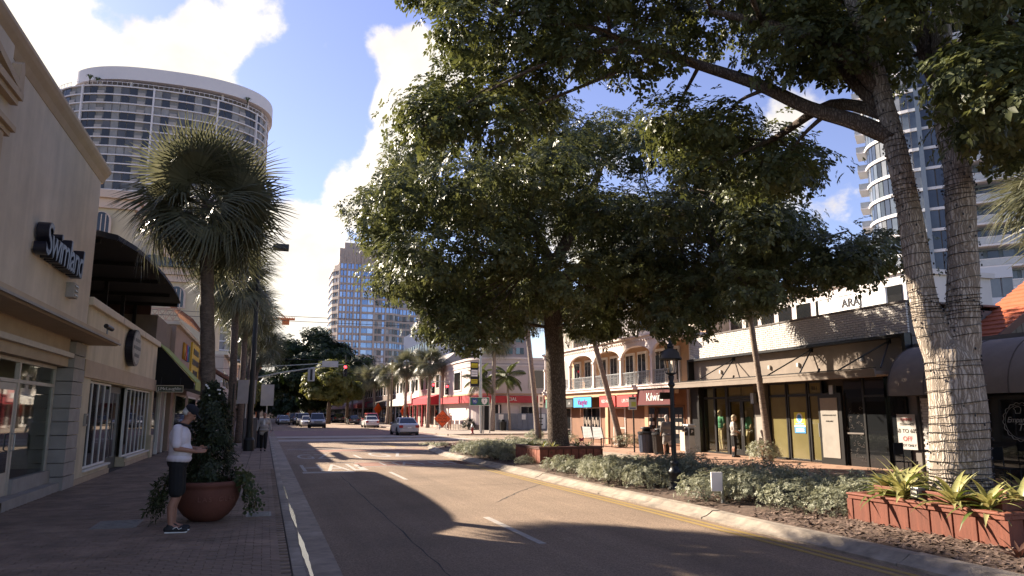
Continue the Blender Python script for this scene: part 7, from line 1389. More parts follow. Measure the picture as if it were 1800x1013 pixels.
t = thing('signal_pole', (17.6, 76.1, 0), 'steel pole carrying the two red traffic lights before the corner bar', 'pole'); part('pole', MB().tube([(17.6,76.1,0),(17.6,76.1,5.6)], 0.09, 8), M_steel, t); part('cross_arm', MB().tube([(16.6,76.1,5.0),(18.5,76.1,5.0)], 0.04, 6), M_steel, t)
# red heart-like upper lamp cluster
# ---- banner and highway sign pole
t = thing('banner_pole', (17.6, 59.5, 0), 'tall steel pole carrying a black and yellow banner', 'pole'); part('pole', MB().tube([(17.35,59.5,0),(17.2,59.5,10.5)], [0.12,0.09], 10), M_steel, t); bn = part('banner', MB().box(16.35,17.05,59.45,59.48,3.9,5.95), mat('banner_black', (0.02,0.02,0.02), 0.8), t); M_by = mat('banner_yellow', (0.60,0.50,0.03), 0.8)
for z0, z1, m_ in ((5.5,5.85,M_by), (4.75,5.3,M_white), (4.15,4.5,M_by)): part('banner_print', MB().box(16.43,16.97,59.435,59.449,z0,z1), m_, bn)
for z_ in (5.55, 5.68, 4.9, 5.1, 4.25, 4.38): part('banner_line', MB().box(16.48,16.92,59.425,59.434,z_,z_+.04), MATS['banner_black'], bn)
for z_ in (3.87, 5.97): part('banner_arm', MB().tube([(16.3,59.5,z_),(17.3,59.5,z_)], 0.025, 6), M_steel, bn)
t = thing('highway_sign', (17.1, 59.2, 0), 'green highway sign with interstate 95 and route 1 shields', 'sign'); M_gs = mat('highway_green', (0.02,0.13,0.075), 0.5, var=0.05); part('panel', MB().box(16.25,17.95,59.2,59.23,2.3,3.0), M_gs, t); part('border', MB().box(16.25,17.95,59.19,59.199,2.97,3.0).box(16.25,17.95,59.19,59.199,2.3,2.33).box(16.25,16.28,59.19,59.199,2.331,2.969).box(17.92,17.95,59.19,59.199,2.331,2.969), M_white, t)
shd = [(-.24,.2),(-.12,.26),(0,.22),(.12,.26),(.24,.2),(.26,0),(.16,-.2),(0,-.28),(-.16,-.2),(-.26,0)]
for xc, m_, wd, lm_ in ((16.68, mat('shield_blue', (0.03,0.07,0.25), 0.5), '95', M_white), (17.52, M_white, '1', M_blackfr)): sp = part('shield', MB().prism([(xc+a, 59.185, 2.66+b_) for a, b_ in shd], (0,-.01,0)), m_, t); text('route_number', wd, 0.30, (xc, 59.168, 2.64), '-y', lm_, sp, depth=0.008)
part('post', MB().tube([(17.5,59.3,0),(17.5,59.3,3.0)], 0.04, 8), M_steel, t); part('post', MB().tube([(18.1,59.5,0),(18.1,59.5,2.4)], 0.05, 8), M_steel, t)
t = thing('fire_hydrant', (16.4, 58.9, 0), 'red and silver fire hydrant on the far corner', 'hydrant'); hc = (16.4,58.9,0); part('barrel', MB().lathe([(0.16,0),(0.16,0.06),(0.10,0.08),(0.10,0.42),(0.13,0.44),(0.13,0.5)], 14, hc), mat('hydrant_red', (0.25,0.03,0.03), 0.5), t, smooth=True); part('bonnet', MB().lathe([(0.13,0.5),(0.12,0.6),(0.05,0.7),(0.04,0.78),(0.01,0.79)], 14, hc), M_steel, t, smooth=True)
for s_ in (-1, 1): part('outlet', MB().tube([(16.4,58.9,0.42),(16.4+s_*0.2,58.9,0.42)], 0.055, 10), M_steel, t)
# ---- orange work signs on folding stands
M_wo = mat('work_orange', (0.75,0.10,0.015), 0.55, var=0.06)
def diamond(x, y, zc, r, label, rz=0.0, words=None):
    t = thing('road_work_sign', (x, y, 0), label, 'sign', rz=rz); part('panel', MB().prism([(0,0,zc-r),(r,0,zc),(0,0,zc+r),(-r,0,zc)], (0,.02,0)), M_wo, t, world=False)
    q = r*.93; part('border', MB().tube([(0,-.006,zc-q),(q,-.006,zc),(0,-.006,zc+q),(-q,-.006,zc),(0,-.006,zc-q)], 0.012, 4), M_blackfr, t, world=False)
    if words:
        for k, wd in enumerate(words):
            me = text_mesh(wd, r*.36, 0.006); me.transform(Matrix.Translation((0,-.012,zc+r*(.34-.34*k))) @ Matrix.Rotation(R(90),4,'X')); me.materials.clear(); me.materials.append(M_blackfr); me.name = 'lettering'; link(bpy.data.objects.new('lettering', me), t)
    for s_ in (-1, 1): part('leg', MB().tube([(s_*.1,.1,zc-r*.8),(s_*.6,.5,0.02)], .02, 5), M_steel, t, world=False); part('leg', MB().tube([(s_*.1,.05,zc-r*.8),(s_*.45,-.4,0.02)], .02, 5), M_steel, t, world=False)
    return t
diamond(16.9, 71.8, 1.12, 0.86, 'large orange diamond road work sign facing the camera before the corner bar', 0, ('ROAD', 'WORK', 'AHEAD')); diamond(17.6, 97.5, 1.9, 0.95, 'orange diamond sign turned sideways behind the silver sedan', R(55)); diamond(17.2, 118, 2.3, 1.0, 'small far orange diamond sign above the red car', R(40))
part('pink_flag', MB().box(0.35,0.7,0.1,0.12,1.1,2.0), mat('flag_pink', (0.6,0.03,0.25), 0.6), [o for o in COL.objects if o.get('label', '').startswith('orange diamond sign turned')][0], world=False)
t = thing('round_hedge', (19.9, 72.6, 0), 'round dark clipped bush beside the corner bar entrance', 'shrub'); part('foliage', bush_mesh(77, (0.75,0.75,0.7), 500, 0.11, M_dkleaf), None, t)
for i in range(3):
    x = 17.3+i*.5; t = thing('road_barrier', (x+.9, 73.0, 0), ['low white board barrier at the left by the orange sign', 'low white board barrier in the middle by the orange sign', 'low white board barrier at the right by the orange sign'][i], 'barrier'); part('board', MB().box(x+.7,x+1.1,73,73.04,0.55,0.95), M_white, t); part('leg', MB().box(x+.72,x+.76,73.04,73.08,0,0.9), M_steel, t); part('leg', MB().box(x+1.04,x+1.08,73.04,73.08,0,0.9), M_steel, t)
# notice sign posts near the second tree
for i, (x, y_, w, lab) in enumerate(((18.9, 49.5, 0.36, 'white parking notice on a dark post left of the second trunk'), (19.6, 49.0, 0.36, 'second white parking notice just left of the second trunk'))):
    t = thing('parking_notice', (x, y_, 0), lab, 'sign'); part('post', MB().tube([(x,y_,0),(x,y_,3.1)], 0.05, 8), M_black, t); bd = part('panel', MB().box(x-w/2,x+w/2,y_-.08,y_-.055,2.1-0.0*i,3.0), M_white, t); part('arrow', MB().box(x-.1,x+.1,y_-.09,y_-.081,2.25,2.32), M_blackfr, bd); part('print', MB().box(x-.1,x+.1,y_-.09,y_-.081,2.5,2.85), M_blackfr if i else mat('print_grey', (0.2,0.2,0.2), .6), bd)
# concrete utility pole and wires
t = thing('utility_pole', (27.0, 66, 0), 'concrete utility pole behind the hoarding fence', 'pole'); part('pole', MB().tube([(27.0,66,0),(27.0,66,6.6)], [0.2,0.15], 10), MATS['grey_slate'], t)
t = thing('utility_pole', (17.0, 104, 0), 'dark utility pole among the far right palms', 'pole'); part('pole', MB().tube([(17.0,104,0),(17.0,104,9.2)], [0.18,0.13], 8), M_bark2, t); part('cross_arm', MB().box(16.0,18.0,103.9,104.1,8.4,8.55), M_bark2, t)
def wire(a, b_, sag, label, r=0.018):
    a, b_ = Vector(a), Vector(b_); P_ = [a.lerp(b_, t)-Vector((0,0,sag*4*t*(1-t))) for t in [i/20 for i in range(21)]]; single('overhead_wire', MB().tube(P_, r, 4), M_black, tuple(a), label, 'wire')
wire((-30, 60, 9.9), (45, 58, 9.4), 0.5, 'upper overhead wire crossing the street before the far tower', 0.022); wire((-30, 60, 9.55), (45, 58, 9.0), 0.5, 'second overhead wire just below the upper one', 0.022); wire((-30, 75, 7.6), (27.0, 66, 6.4), 0.35, 'overhead wire crossing at signal height to the concrete pole', 0.02); wire((-30, 75, 7.0), (17.6, 76, 5.6), 0.3, 'lowest overhead wire over the crossing', 0.02)
# ================================================================== vehicles
M_tyre = mat('tyre_rubber', (0.012,0.012,0.012), 0.85, var=0.2); M_rim = mat('wheel_rim', (0.35,0.35,0.36), 0.35, var=0.05, metal=0.7); M_cglass = glass('car_glass', (0.015,0.018,0.02), 0.03, 0.8); M_tail = mat('tail_lamp', (0.35,0.01,0.012), 0.25, var=0.05); M_head = mat('head_lamp', (0.55,0.56,0.55), 0.1, var=0.05); M_plast = mat('black_trim', (0.015,0.015,0.015), 0.6)
def loft(mb, rings):
    k = len(rings[0]); vs = [p for r_ in rings for p in r_]
    mb.add(vs, [(i*k+j, i*k+(j+1) % k, (i+1)*k+(j+1) % k, (i+1)*k+j) for i in range(len(rings)-1) for j in range(k)] + [tuple(range(k)), tuple(range((len(rings)-1)*k, len(rings)*k))[::-1]])
def wheel_mesh(r, w):
    t = MB().lathe([(r*.62,-w/2),(r*.94,-w/2),(r,-w*.36),(r,w*.36),(r*.94,w/2),(r*.62,w/2)], 22, cap=False).mesh('tyre', smooth=True); t.transform(Matrix.Rotation(R(90),4,'Y')); t.materials.append(M_tyre)
    b = MB().lathe([(0.0,-w*.2),(r*.63,-w*.2),(r*.63,w*.2),(0.0,w*.2)], 20, cap=False)
    for k in range(5):
        a = 2*math.pi*k/5; b.obox((r*.33*math.cos(a), r*.33*math.sin(a), 0), (r*.3*math.cos(a), r*.3*math.sin(a), 0), (-r*.07*math.sin(a), r*.07*math.cos(a), 0), (0,0,w*.34))
    m_ = b.mesh('rim'); m_.transform(Matrix.Rotation(R(90),4,'Y')); m_.materials.append(M_rim); return t, m_
WH = {r: wheel_mesh(r, 0.21) for r in (0.32, 0.37)}
CARS = {
 'sedan': dict(st=[(-2.28,.66,.36,.74),(-2.22,.80,.27,.88),(-1.95,.86,.22,.96),(-1.2,.885,.20,.95),(0,.89,.19,.92),(1.1,.885,.20,.89),(1.8,.86,.22,.80),(2.15,.78,.26,.70),(2.28,.62,.34,.58)], base=(-1.85,1.15,.80), roof=(-1.05,.30,.60), zr=1.43, wr=.32, wy=(-1.38,1.40)),
 'suv': dict(st=[(-2.35,.80,.42,.95),(-2.30,.90,.34,1.08),(-1.6,.93,.30,1.10),(0,.95,.28,1.08),(1.2,.94,.29,1.05),(1.95,.92,.32,1.00),(2.25,.86,.36,.90),(2.35,.72,.42,.74)], base=(-2.22,1.25,.86), roof=(-1.95,.45,.70), zr=1.78, wr=.37, wy=(-1.42,1.48)),
}
def car(kind, x, y, rz, label, col, rough=0.3, name=None, group=None, front_detail=True):
    d = CARS[kind]; t = thing(name or {'sedan': 'sedan_car', 'suv': 'sport_utility_car'}[kind], (x, y, ROAD_Z), label, 'car', group, rz); m_ = paint('car_paint_%02d%02d%02d' % tuple(int(c*99) for c in col), col, rough); b = MB(); rings = []
    for (yy, w, zb, zt) in d['st']: rings.append([(-w*.90,yy,zb),(w*.90,yy,zb),(w,yy,zb+.13),(w*1.0,yy,zt-.20),(w*.965,yy,zt-.05),(w*.88,yy,zt),(-w*.88,yy,zt),(-w*.965,yy,zt-.05),(-w*1.0,yy,zt-.20),(-w,yy,zb+.13)])
    loft(b, rings); y0, y1, wb = d['base']; ry0, ry1, wr_ = d['roof']; zr = d['zr']; belt = max(s[3] for s in d['st'])-.06
    b.add([(-wb,y0,belt),(wb,y0,belt),(wb,y1,belt-.04),(-wb,y1,belt-.04),(-wr_,ry0,zr-.05),(wr_,ry0,zr-.05),(wr_,ry1,zr-.05),(-wr_,ry1,zr-.05),(-wr_*.86,ry0+.12,zr),(wr_*.86,ry0+.12,zr),(wr_*.86,ry1-.15,zr),(-wr_*.86,ry1-.15,zr)], [(0,1,5,4),(1,2,6,5),(2,3,7,6),(3,0,4,7),(4,5,9,8),(5,6,10,9),(6,7,11,10),(7,4,8,11),(8,9,10,11)])
    bo = part('body', b, m_, t, world=False, smooth=False, bevel=0.03)
    def quad_on(A, B, C_, D_, s=.88, off=.012):
        A, B, C_, D_ = map(Vector, (A, B, C_, D_)); c = (A+B+C_+D_)/4; n = (B-A).cross(D_-A).normalized()*off; return MB().poly([c+(p-c)*s+n for p in (A, B, C_, D_)])
    v = {'A':(-wb,y0,belt),'B':(wb,y0,belt),'C':(wb,y1,belt-.04),'D':(-wb,y1,belt-.04),'E':(-wr_,ry0,zr-.05),'F':(wr_,ry0,zr-.05),'G':(wr_,ry1,zr-.05),'H':(-wr_,ry1,zr-.05)}
    part('rear_window', quad_on(v['A'],v['B'],v['F'],v['E']), M_cglass, t, world=False); part('windscreen', quad_on(v['C'],v['D'],v['H'],v['G'],.9), M_cglass, t, world=False)
    def mixp(p, q, u): return tuple(Vector(p).lerp(Vector(q), u))
    for (a, b_, c, e) in ((v['B'],v['C'],v['G'],v['F']), (v['D'],v['A'],v['E'],v['H'])):
        part('side_window', quad_on(a, mixp(a,b_,.48), mixp(e,c,.48), e, .86), M_cglass, t, world=False); part('side_window', quad_on(mixp(a,b_,.52), b_, c, mixp(e,c,.52), .86), M_cglass, t, world=False)
    yr, wrr, zbr, ztr = d['st'][1]; yf, wf_, zbf, ztf = d['st'][-2]
    for s in (-1, 1):
        part('tail_light', MB().box(s*(wrr-.30), s*(wrr+.005), d['st'][0][0]-.02, yr+.12, ztr-.26, ztr-.06), M_tail, t, world=False, bevel=.02); part('head_light', MB().box(s*(wf_-.34), s*(wf_-.02), yf-.05, d['st'][-1][0]+.02, ztf-.22, ztf-.05), M_head, t, world=False, bevel=.02)
        part('mirror', MB().ell((s*(wb+.14), y1-.45, belt+.06), (.10,.06,.07), 8, 6), m_, t, world=False, smooth=True)
        for yy in d['wy']:
            w_ = bpy.data.objects.new('tyre', WH[d['wr']][0]); w_.location = (s*(d['st'][3][1]-.09), yy, d['wr']); wh = thing('wheel', (0,0,0)); COL.objects.unlink(wh); bpy.data.objects.remove(wh)
            w_.name = 'wheel'; link(w_, t); r_ = bpy.data.objects.new('rim', WH[d['wr']][1]); link(r_, w_)
            part('wheel_arch', MB().prism([(s*(d['st'][3][1]+.004), yy+(d['wr']+.06)*math.cos(a), max(.2, d['wr']+(d['wr']+.06)*math.sin(a))) for a in [math.pi*k/14 for k in range(15)]], (-s*.02,0,0)), M_plast, t, world=False)
    part('rear_bumper', MB().box(-wrr*.97, wrr*.97, d['st'][0][0]-.06, yr+.1, zbr+.02, zbr+.24), m_ if kind == 'sedan' else M_plast, t, world=False, bevel=.04); part('front_bumper', MB().box(-wf_*.97, wf_*.97, yf-.1, d['st'][-1][0]+.06, zbf-.02, zbf+.2), m_ if kind == 'sedan' else M_plast, t, world=False, bevel=.04)
    part('licence_plate', MB().box(-.16,.16,d['st'][0][0]-.075,d['st'][0][0]-.062,zbr+.30,zbr+.42), M_white, t, world=False); g_ = part('grille', MB().box(-.42,.42,d['st'][-1][0]+.0,d['st'][-1][0]+.03,ztf-.28,ztf-.06), M_plast, t, world=False)
    for k in range(3): part('grille_bar', MB().box(-.40,.40,d['st'][-1][0]+.031,d['st'][-1][0]+.045,ztf-.25+k*.07,ztf-.225+k*.07), M_rim, g_, world=False)
    part('underbody', MB().box(-.75,.75,d['st'][1][0]+.1,d['st'][-2][0]-.1,.14,.24), M_plast, t, world=False)
    return t
car('sedan', 11.1, 61.0, 0, 'silver sedan seen from behind on the right-hand lanes', (0.42,0.40,0.38))
car('suv', 6.1, 92.5, R(180), 'silver grey utility car facing the camera at the stop line', (0.20,0.20,0.20)); car('sedan', 5.4, 100.5, R(180), 'pale sedan right behind the silver grey utility car', (0.35,0.34,0.33)); car('suv', 5.3, 109, R(180), 'dark utility car third in the waiting queue', (0.05,0.05,0.055)); car('suv', 5.2, 119, R(180), 'grey utility car fourth in the waiting queue', (0.14,0.13,0.13))
car('sedan', 2.9, 118, R(180), 'black sedan coming along the left kerb lane', (0.02,0.02,0.022)); car('sedan', 2.8, 132, R(180), 'grey sedan behind the black one in the kerb lane', (0.18,0.18,0.19)); car('sedan', 3.0, 148, R(180), 'light sedan farther back in the kerb lane', (0.4,0.4,0.4)); car('suv', 5.2, 140, R(180), 'black utility car far back in the queue', (0.03,0.03,0.03))
car('suv', 13.4, 99.0, 0, 'red utility car parked at the right kerb', (0.42,0.05,0.03)); car('sedan', 12.6, 93.0, 0, 'white sedan parked beside the red utility car', (0.55,0.54,0.52)); car('sedan', 13.6, 121, 0, 'dark green sedan parked at the right kerb', (0.05,0.06,0.055)); car('suv', 12.9, 138, 0, 'black utility car parked past the green sedan', (0.02,0.02,0.02)); car('sedan', 12.8, 147, 0, 'dark grey sedan parked beyond the black utility car', (0.06,0.06,0.065)); car('suv', 12.2, 158, 0, 'last dark parked car under the banyan', (0.04,0.04,0.045))
# ================================================================== people
SKIN = mat('skin', (0.30,0.15,0.10), 0.55, var=0.10, scale=8); SKIN2 = mat('skin_tan', (0.38,0.20,0.13), 0.55, var=0.10, scale=8)
def hand(b, w, fwd, side, up, curl=.6, s=1.0):
    """palm and five fingers from wrist w; fwd = finger direction, side = towards the thumb, up = back of the hand"""
    w, f, sd_, u = Vector(w), Vector(fwd).normalized(), Vector(side).normalized(), Vector(up).normalized(); pc = w + f*.045*s
    for k in (-1.2, -.4, .4, 1.2): b.cap(w + sd_*k*.010*s, pc + f*.04*s + sd_*k*.019*s, .017*s, .0125*s, 8)
    for k, L in zip((1.25, .42, -.42, -1.25), (.066, .076, .070, .054)):
        p = pc + f*.042*s + sd_*k*.019*s; q = p + (f*math.cos(curl*.5) - u*math.sin(curl*.5))*L*.45*s; r_ = q + (f*math.cos(curl*1.2) - u*math.sin(curl*1.2))*L*.32*s; e = r_ + (f*math.cos(curl*1.9) - u*math.sin(curl*1.9))*L*.26*s; b.cap(p, q, .0095*s, .0088*s, 7); b.cap(q, r_, .0088*s, .008*s, 7); b.cap(r_, e, .008*s, .0068*s, 7)
    p = w + f*.02*s + sd_*.022*s; q = p + (f*.6+sd_*.7-u*.2).normalized()*.04*s; e = q + (f*.9+sd_*.15-u*.35).normalized()*.036*s; b.cap(p, q, .012*s, .010*s, 7); b.cap(q, e, .0098*s, .0075*s, 7)
def person(loc, rz, label, pose, wear, h=1.75, voxel=.014, skin=SKIN):
    """figure facing local +X; joints in units of a 1.75 m body"""
    t = thing('person', loc, label, 'person', rz=rz); k = h/1.75; S_ = lambda p: tuple(c*k for c in p)
    lean = pose.get('lean', 0.0)
    def T(p): z = p[2]; return (k*(p[0] + lean*max(0, z-.95)), k*p[1], k*z)
    L_, A_ = pose['legs'], pose['arms']; b = MB(); bulk = pose.get('bulk', 1.0); hip = .088; sh = pose.get('shoulder', .185)
    for s, (kn, an, toe) in zip((1, -1), L_):
        b.cap(T((0,s*hip,.90)), T(kn), .082*k*bulk, .056*k, 12); b.cap(T(kn), T((kn[0]*.45+an[0]*.55-.03, kn[1]*.5+an[1]*.5, kn[2]*.62+an[2]*.38)), .054*k, .054*k, 12); b.cap(T((kn[0]*.45+an[0]*.55-.03, kn[1]*.5+an[1]*.5, kn[2]*.62+an[2]*.38)), T(an), .052*k, .036*k, 12); b.cap(T(an), T(toe), .036*k, .028*k, 10); b.cap(T((an[0]-.03,an[1],an[2]-.03)), T(toe), .032*k, .028*k, 10)
    b.ell(T((0,0,.96)), (.125*k*bulk,.165*k,.12*k)); b.ell(T((.02*bulk,0,1.10)), (.118*k*bulk,.15*k,.15*k)); b.ell(T((.0,0,1.30)), (.12*k,.17*k,.17*k)); b.cap(T((-.015,-sh*.8,1.42)), T((-.015,sh*.8,1.42)), .062*k, .062*k, 10); b.cap(T((-.01,0,1.42)), T((.03+pose.get('neck', .0),0,1.54)), .062*k, .052*k, 10)
    for s, (el, wr, hd_) in zip((1, -1), A_):
        b.cap(T((-.015,s*sh,1.425)), T(el), .052*k, .040*k, 10); b.cap(T(el), T(wr), .040*k, .027*k, 10); hand(b, T(wr), hd_[0], hd_[1], hd_[2], hd_[3], k)
    ht = pose.get('head', 0.0); hc = Vector(T((.055+pose.get('neck', 0),0,1.635))); RM = Matrix.Rotation(ht, 3, 'Y')
    def Hd(p): return tuple(hc + RM @ Vector(S_(p)))
    b.ell(Hd((-.005,0,.025)), (.093*k,.074*k,.088*k), 16, 12, RM); b.ell(Hd((.018,0,-.04)), (.070*k,.058*k,.072*k), 14, 10, RM); b.cap(Hd((.085,0,.0)), Hd((.102,0,-.030)), .011*k, .014*k, 8); b.ell(Hd((.070,0,-.092)), (.022*k,.025*k,.018*k), 8, 6, RM)
    for s in (-1, 1): b.ell(Hd((.0,s*.076,-.01)), (.020*k,.010*k,.032*k), 8, 6, RM); b.ell(Hd((.078,s*.030,.022)), (.016*k,.022*k,.008*k), 8, 6, RM)
    b.ell(Hd((.083,0,-.062)), (.010*k,.024*k,.007*k), 8, 6, RM)
    me = fuse(b, voxel*k, 2); me.materials.append(skin); part('body', me, None, t)
    for s in (-1, 1): part('eye', MB().ell(Hd((.083,s*.030,.008)), .009*k, 8, 6), M_dark, t, world=False)
    # clothes
    w = MB(); top = wear['top']; g = top.get('loose', .018)*k
    w.ell(T((.01,0,top.get('hem', .98))), ((.132+g)*k*bulk,(.17+g)*k,.09*k), 16, 10); w.ell(T((.022*bulk,0,1.10)), ((.122+g)*k*bulk,(.157+g)*k,.16*k), 16, 10); w.ell(T((0,0,1.29)), (.125*k+g,.172*k+g,.185*k), 16, 10); w.cap(T((-.015,-sh*.85,1.415)), T((-.015,sh*.85,1.415)), .070*k, .070*k, 10)
    w.cap(T((.012,0,1.02)), T((0,0,1.32)), .135*k*bulk, .142*k, 14)
    if top.get('long'): [w.cap(T((-.01,s*.07,top['long'])), T((0,s*.06,1.08)), .118*k, .125*k, 14) for s in (-1, 1)]
    for s, (el, wr, hd_) in zip((1, -1), A_):
        sl_ = top.get('sleeve', .6); a = Vector((-.015,s*sh,1.42)); e = Vector(el); q = a.lerp(e, min(1, sl_)); w.cap(T(tuple(a)), T(tuple(q)), .066*k, (.066 if sl_ < 1 else .056)*k, 12)
        if sl_ > 1: w.cap(T(el), T(tuple(e.lerp(Vector(wr), sl_-1))), .056*k, .044*k, 12)
    me = fuse(w, voxel*k, 2); me.materials.append(top['m']); part(top.get('name', 'shirt'), me, None, t)
    if top.get('collar'): part('collar', MB().tube([(hc.x*.45+.075*k*math.cos(a)-.0*k, .066*k*math.sin(a), 1.475*k+lean*0+.018*k*-math.cos(a)) for a in [2*math.pi*i/20 for i in range(21)]], .018*k, 6), top['collar'], t, world=False, smooth=True)
    w = MB(); bt = wear['bottom']; w.ell(T((0,0,.955)), (.136*k*bulk,.178*k,.115*k), 16, 10)
    for s, (kn, an, toe) in zip((1, -1), L_):
        kn_, hp = Vector(kn), Vector((0,s*hip,.90)); f = bt['len']
        w.cap(T(tuple(hp)), T(tuple(hp.lerp(kn_, min(1, f)))), .094*k*bulk, bt.get('w', .078)*k, 12)
        if f > 1: w.cap(T(kn), T(tuple(kn_.lerp(Vector(an), f-1))), .070*k, .060*k, 12)
    if bt.get('skirt'): w.cap(T((0,0,.60)), T((0,0,.92)), .18*k, .14*k, 16)
    me = fuse(w, voxel*k, 2); me.materials.append(bt['m']); part(bt.get('name', 'trousers'), me, None, t)
    for s, (kn, an, toe) in zip((1, -1), L_):
        w = MB(); a, q = Vector(an), Vector(toe); w.cap(T((a.x-.045,a.y,.045)), T((q.x+.01,q.y,.038)), .046*k, .038*k, 10); w.cap(T((a.x-.01,a.y,.085)), T((a.x+.06,a.y,.05)), .045*k, .038*k, 10); me = fuse(w, .010*k, 1)
        for v_ in me.vertices: v_.co.z = max(v_.co.z, .008)
        me.materials.append(wear['shoe']); sh_o = part('shoe', me, None, t); part('sole', MB().obox(T(((a.x+q.x)/2-.015, a.y, .006)), ((q.x-a.x)/2*k+.055*k,0,0), (0,.036*k,0), (0,0,.011)), wear.get('sole', M_white), sh_o, world=False, bevel=.01)
    hr = wear.get('hair')
    if hr:
        w = MB(); w.ell(Hd((-.018,0,.040)), (.094*k,.081*k,.086*k), 16, 10, RM); w.ell(Hd((-.045,0,-.02)), (.062*k,.076*k,hr.get('back', .075)*k), 14, 10, RM)
        if hr.get('puff'): w.ell(Hd((-.02,0,.05)), (.115*k,.105*k,.10*k), 14, 10, RM); w.ell(Hd((-.05,0,-.05)), (.075*k,.10*k,.09*k), 14, 10, RM)
        me = fuse(w, .012*k, 1); me.materials.append(hr['m']); part('hair', me, None, t)
    if wear.get('cap'):
        w = MB(); w.ell(Hd((-.008,0,.052)), (.104*k,.088*k,.078*k), 18, 10, RM); w.ell(Hd((.120,0,.032)), (.072*k,.064*k,.010*k), 16, 6, RM @ Matrix.Rotation(.22,3,'Y')); me = fuse(w, .008*k, 1); me.materials.append(wear['cap']); part('cap', me, None, t)
    if wear.get('sunhat'): w = MB(); w.ell(Hd((-.005,0,.06)), (.10*k,.088*k,.085*k), 16, 10, RM); w.ell(Hd((0,0,.035)), (.19*k,.19*k,.012*k), 20, 6, RM); me = fuse(w, .012*k, 1); me.materials.append(wear['sunhat']); part('hat', me, None, t)
    return t
F_ = (1,0,0); U_ = (0,0,1)
HD = lambda f=(1,0,-.1), s=(0,0,1), u=(0,1,0), c=.6: (f, s, u, c)
M_wshirt = mat('white_polo', (0.62,0.56,0.60), 0.85, var=0.05, scale=6, bump=0.2, bscale=18); M_bshort = mat('black_shorts', (0.010,0.010,0.011), 0.9, var=0.2, bump=0.2, bscale=14); M_navy = mat('navy_cap', (0.012,0.012,0.018), 0.9); M_grey_h = mat('grey_hair', (0.45,0.42,0.38), 0.8, var=0.2); M_shoe = mat('black_shoe', (0.014,0.014,0.016), 0.6, var=0.2)
stand = [((.02,.095,.50),(-.02,.10,.085),(.16,.11,.035)), ((.02,-.095,.50),(-.02,-.10,.085),(.16,-.11,.035))]
mp_ = person((-1.16, 11.86, 0.012), R(-4), 'standing man in white polo, black shorts and dark cap reading his phone', dict(legs=stand, arms=[((.0,.235,1.15),(.235,.12,1.13),((1,-.15,.05),(0,-.3,1),(0,1,.2),.7)), ((.0,-.235,1.15),(.235,-.10,1.10),((1,.2,.08),(0,.35,1),(0,-1,.3),.7))], head=.62, neck=.055, bulk=1.10, shoulder=.18),
  dict(top=dict(m=M_wshirt, sleeve=.80, hem=1.0, loose=.022, collar=M_navy), bottom=dict(m=M_bshort, len=.86, w=.098, name='shorts'), shoe=M_shoe, hair=dict(m=M_grey_h, back=.045), cap=M_navy), h=1.80, voxel=.010)
ph = thing('mobile_phone', (-0.80, 11.84, 1.14), 'small dark phone held in the standing man\'s hands', 'phone'); part('case', MB().obox((-0.80,11.84,1.175), (0.065,0,0.028), (0,0.035,0), (-0.003,0,0.006)), M_black, ph, bevel=.003); part('screen', MB().obox((-0.8025,11.84,1.182), (0.058,0,0.025), (0,0.031,0), (-0.0006,0,0.0012)), M_glass, ph)
sw_ = MB()
for s in (-1,): sw_.tube([(-1.10,11.715,0.06),(-1.04,11.708,0.085),(-0.98,11.71,0.05),(-0.93,11.72,0.075)], .006, 4)
part('shoe_stripe', MB().tube([(0.02,-.153,0.055),(0.07,-.157,0.085),(0.10,-.155,0.05),(0.14,-.152,0.07)], .005, 4), M_white, mp_, world=False)
walk = [((.13,.09,.50),(.05,.09,.10),(.22,.09,.05)), ((-.05,-.09,.49),(-.26,-.09,.13),(-.12,-.09,.035))]
person((0.02, 35.2, 0.0), R(-92), 'man in pale suit jacket and dark trousers walking towards the camera', dict(legs=walk, arms=[((-.08,.26,1.16),(.02,.30,.93),((.2,.1,-1),(1,0,0),(0,1,0),.5)), ((.02,-.26,1.15),(.10,-.30,.92),((.2,-.1,-1),(1,0,0),(0,-1,0),.5))], bulk=1.05), dict(top=dict(m=mat('pale_jacket', (0.36,0.33,0.30), .9, var=.06), sleeve=1.9, hem=.95, loose=.04, long=.80, name='jacket'), bottom=dict(m=mat('dark_trousers', (0.014,0.013,0.013), .9), len=1.95), shoe=M_shoe, sole=M_shoe, hair=dict(m=mat('brown_hair', (0.05,0.03,0.02), .8))), h=1.74)
pp_ = [o for o in COL.objects if o.get('label', '').startswith('man in pale suit')][0]; part('shirt_front', MB().ell((.150,0,1.24), (.022,.05,.16), 10, 8), M_white, pp_, world=False, smooth=True)
person((17.45, 24.55, 0.0), R(-20), 'woman in patterned top and black trousers facing the shop window', dict(legs=stand, arms=[((-.03,.22,1.16),(.10,.20,.98),((.4,0,-.9),(1,0,0),(0,1,0),.6)), ((-.03,-.22,1.16),(.14,-.16,1.05),((.8,.2,-.4),(0,.4,1),(0,-1,0),.6))], bulk=.92, shoulder=.16), dict(top=dict(m=mat('patterned_top', (0.30,0.27,0.24), .9, var=.7, scale=26, col2=(0.62,0.58,0.52)), sleeve=1.3, hem=.95, loose=.025), bottom=dict(m=M_bshort, len=1.9), shoe=M_shoe, sole=M_shoe, hair=dict(m=mat('ash_blond_hair', (0.42,0.33,0.22), .8, var=.2), puff=1)), h=1.60, skin=SKIN2)
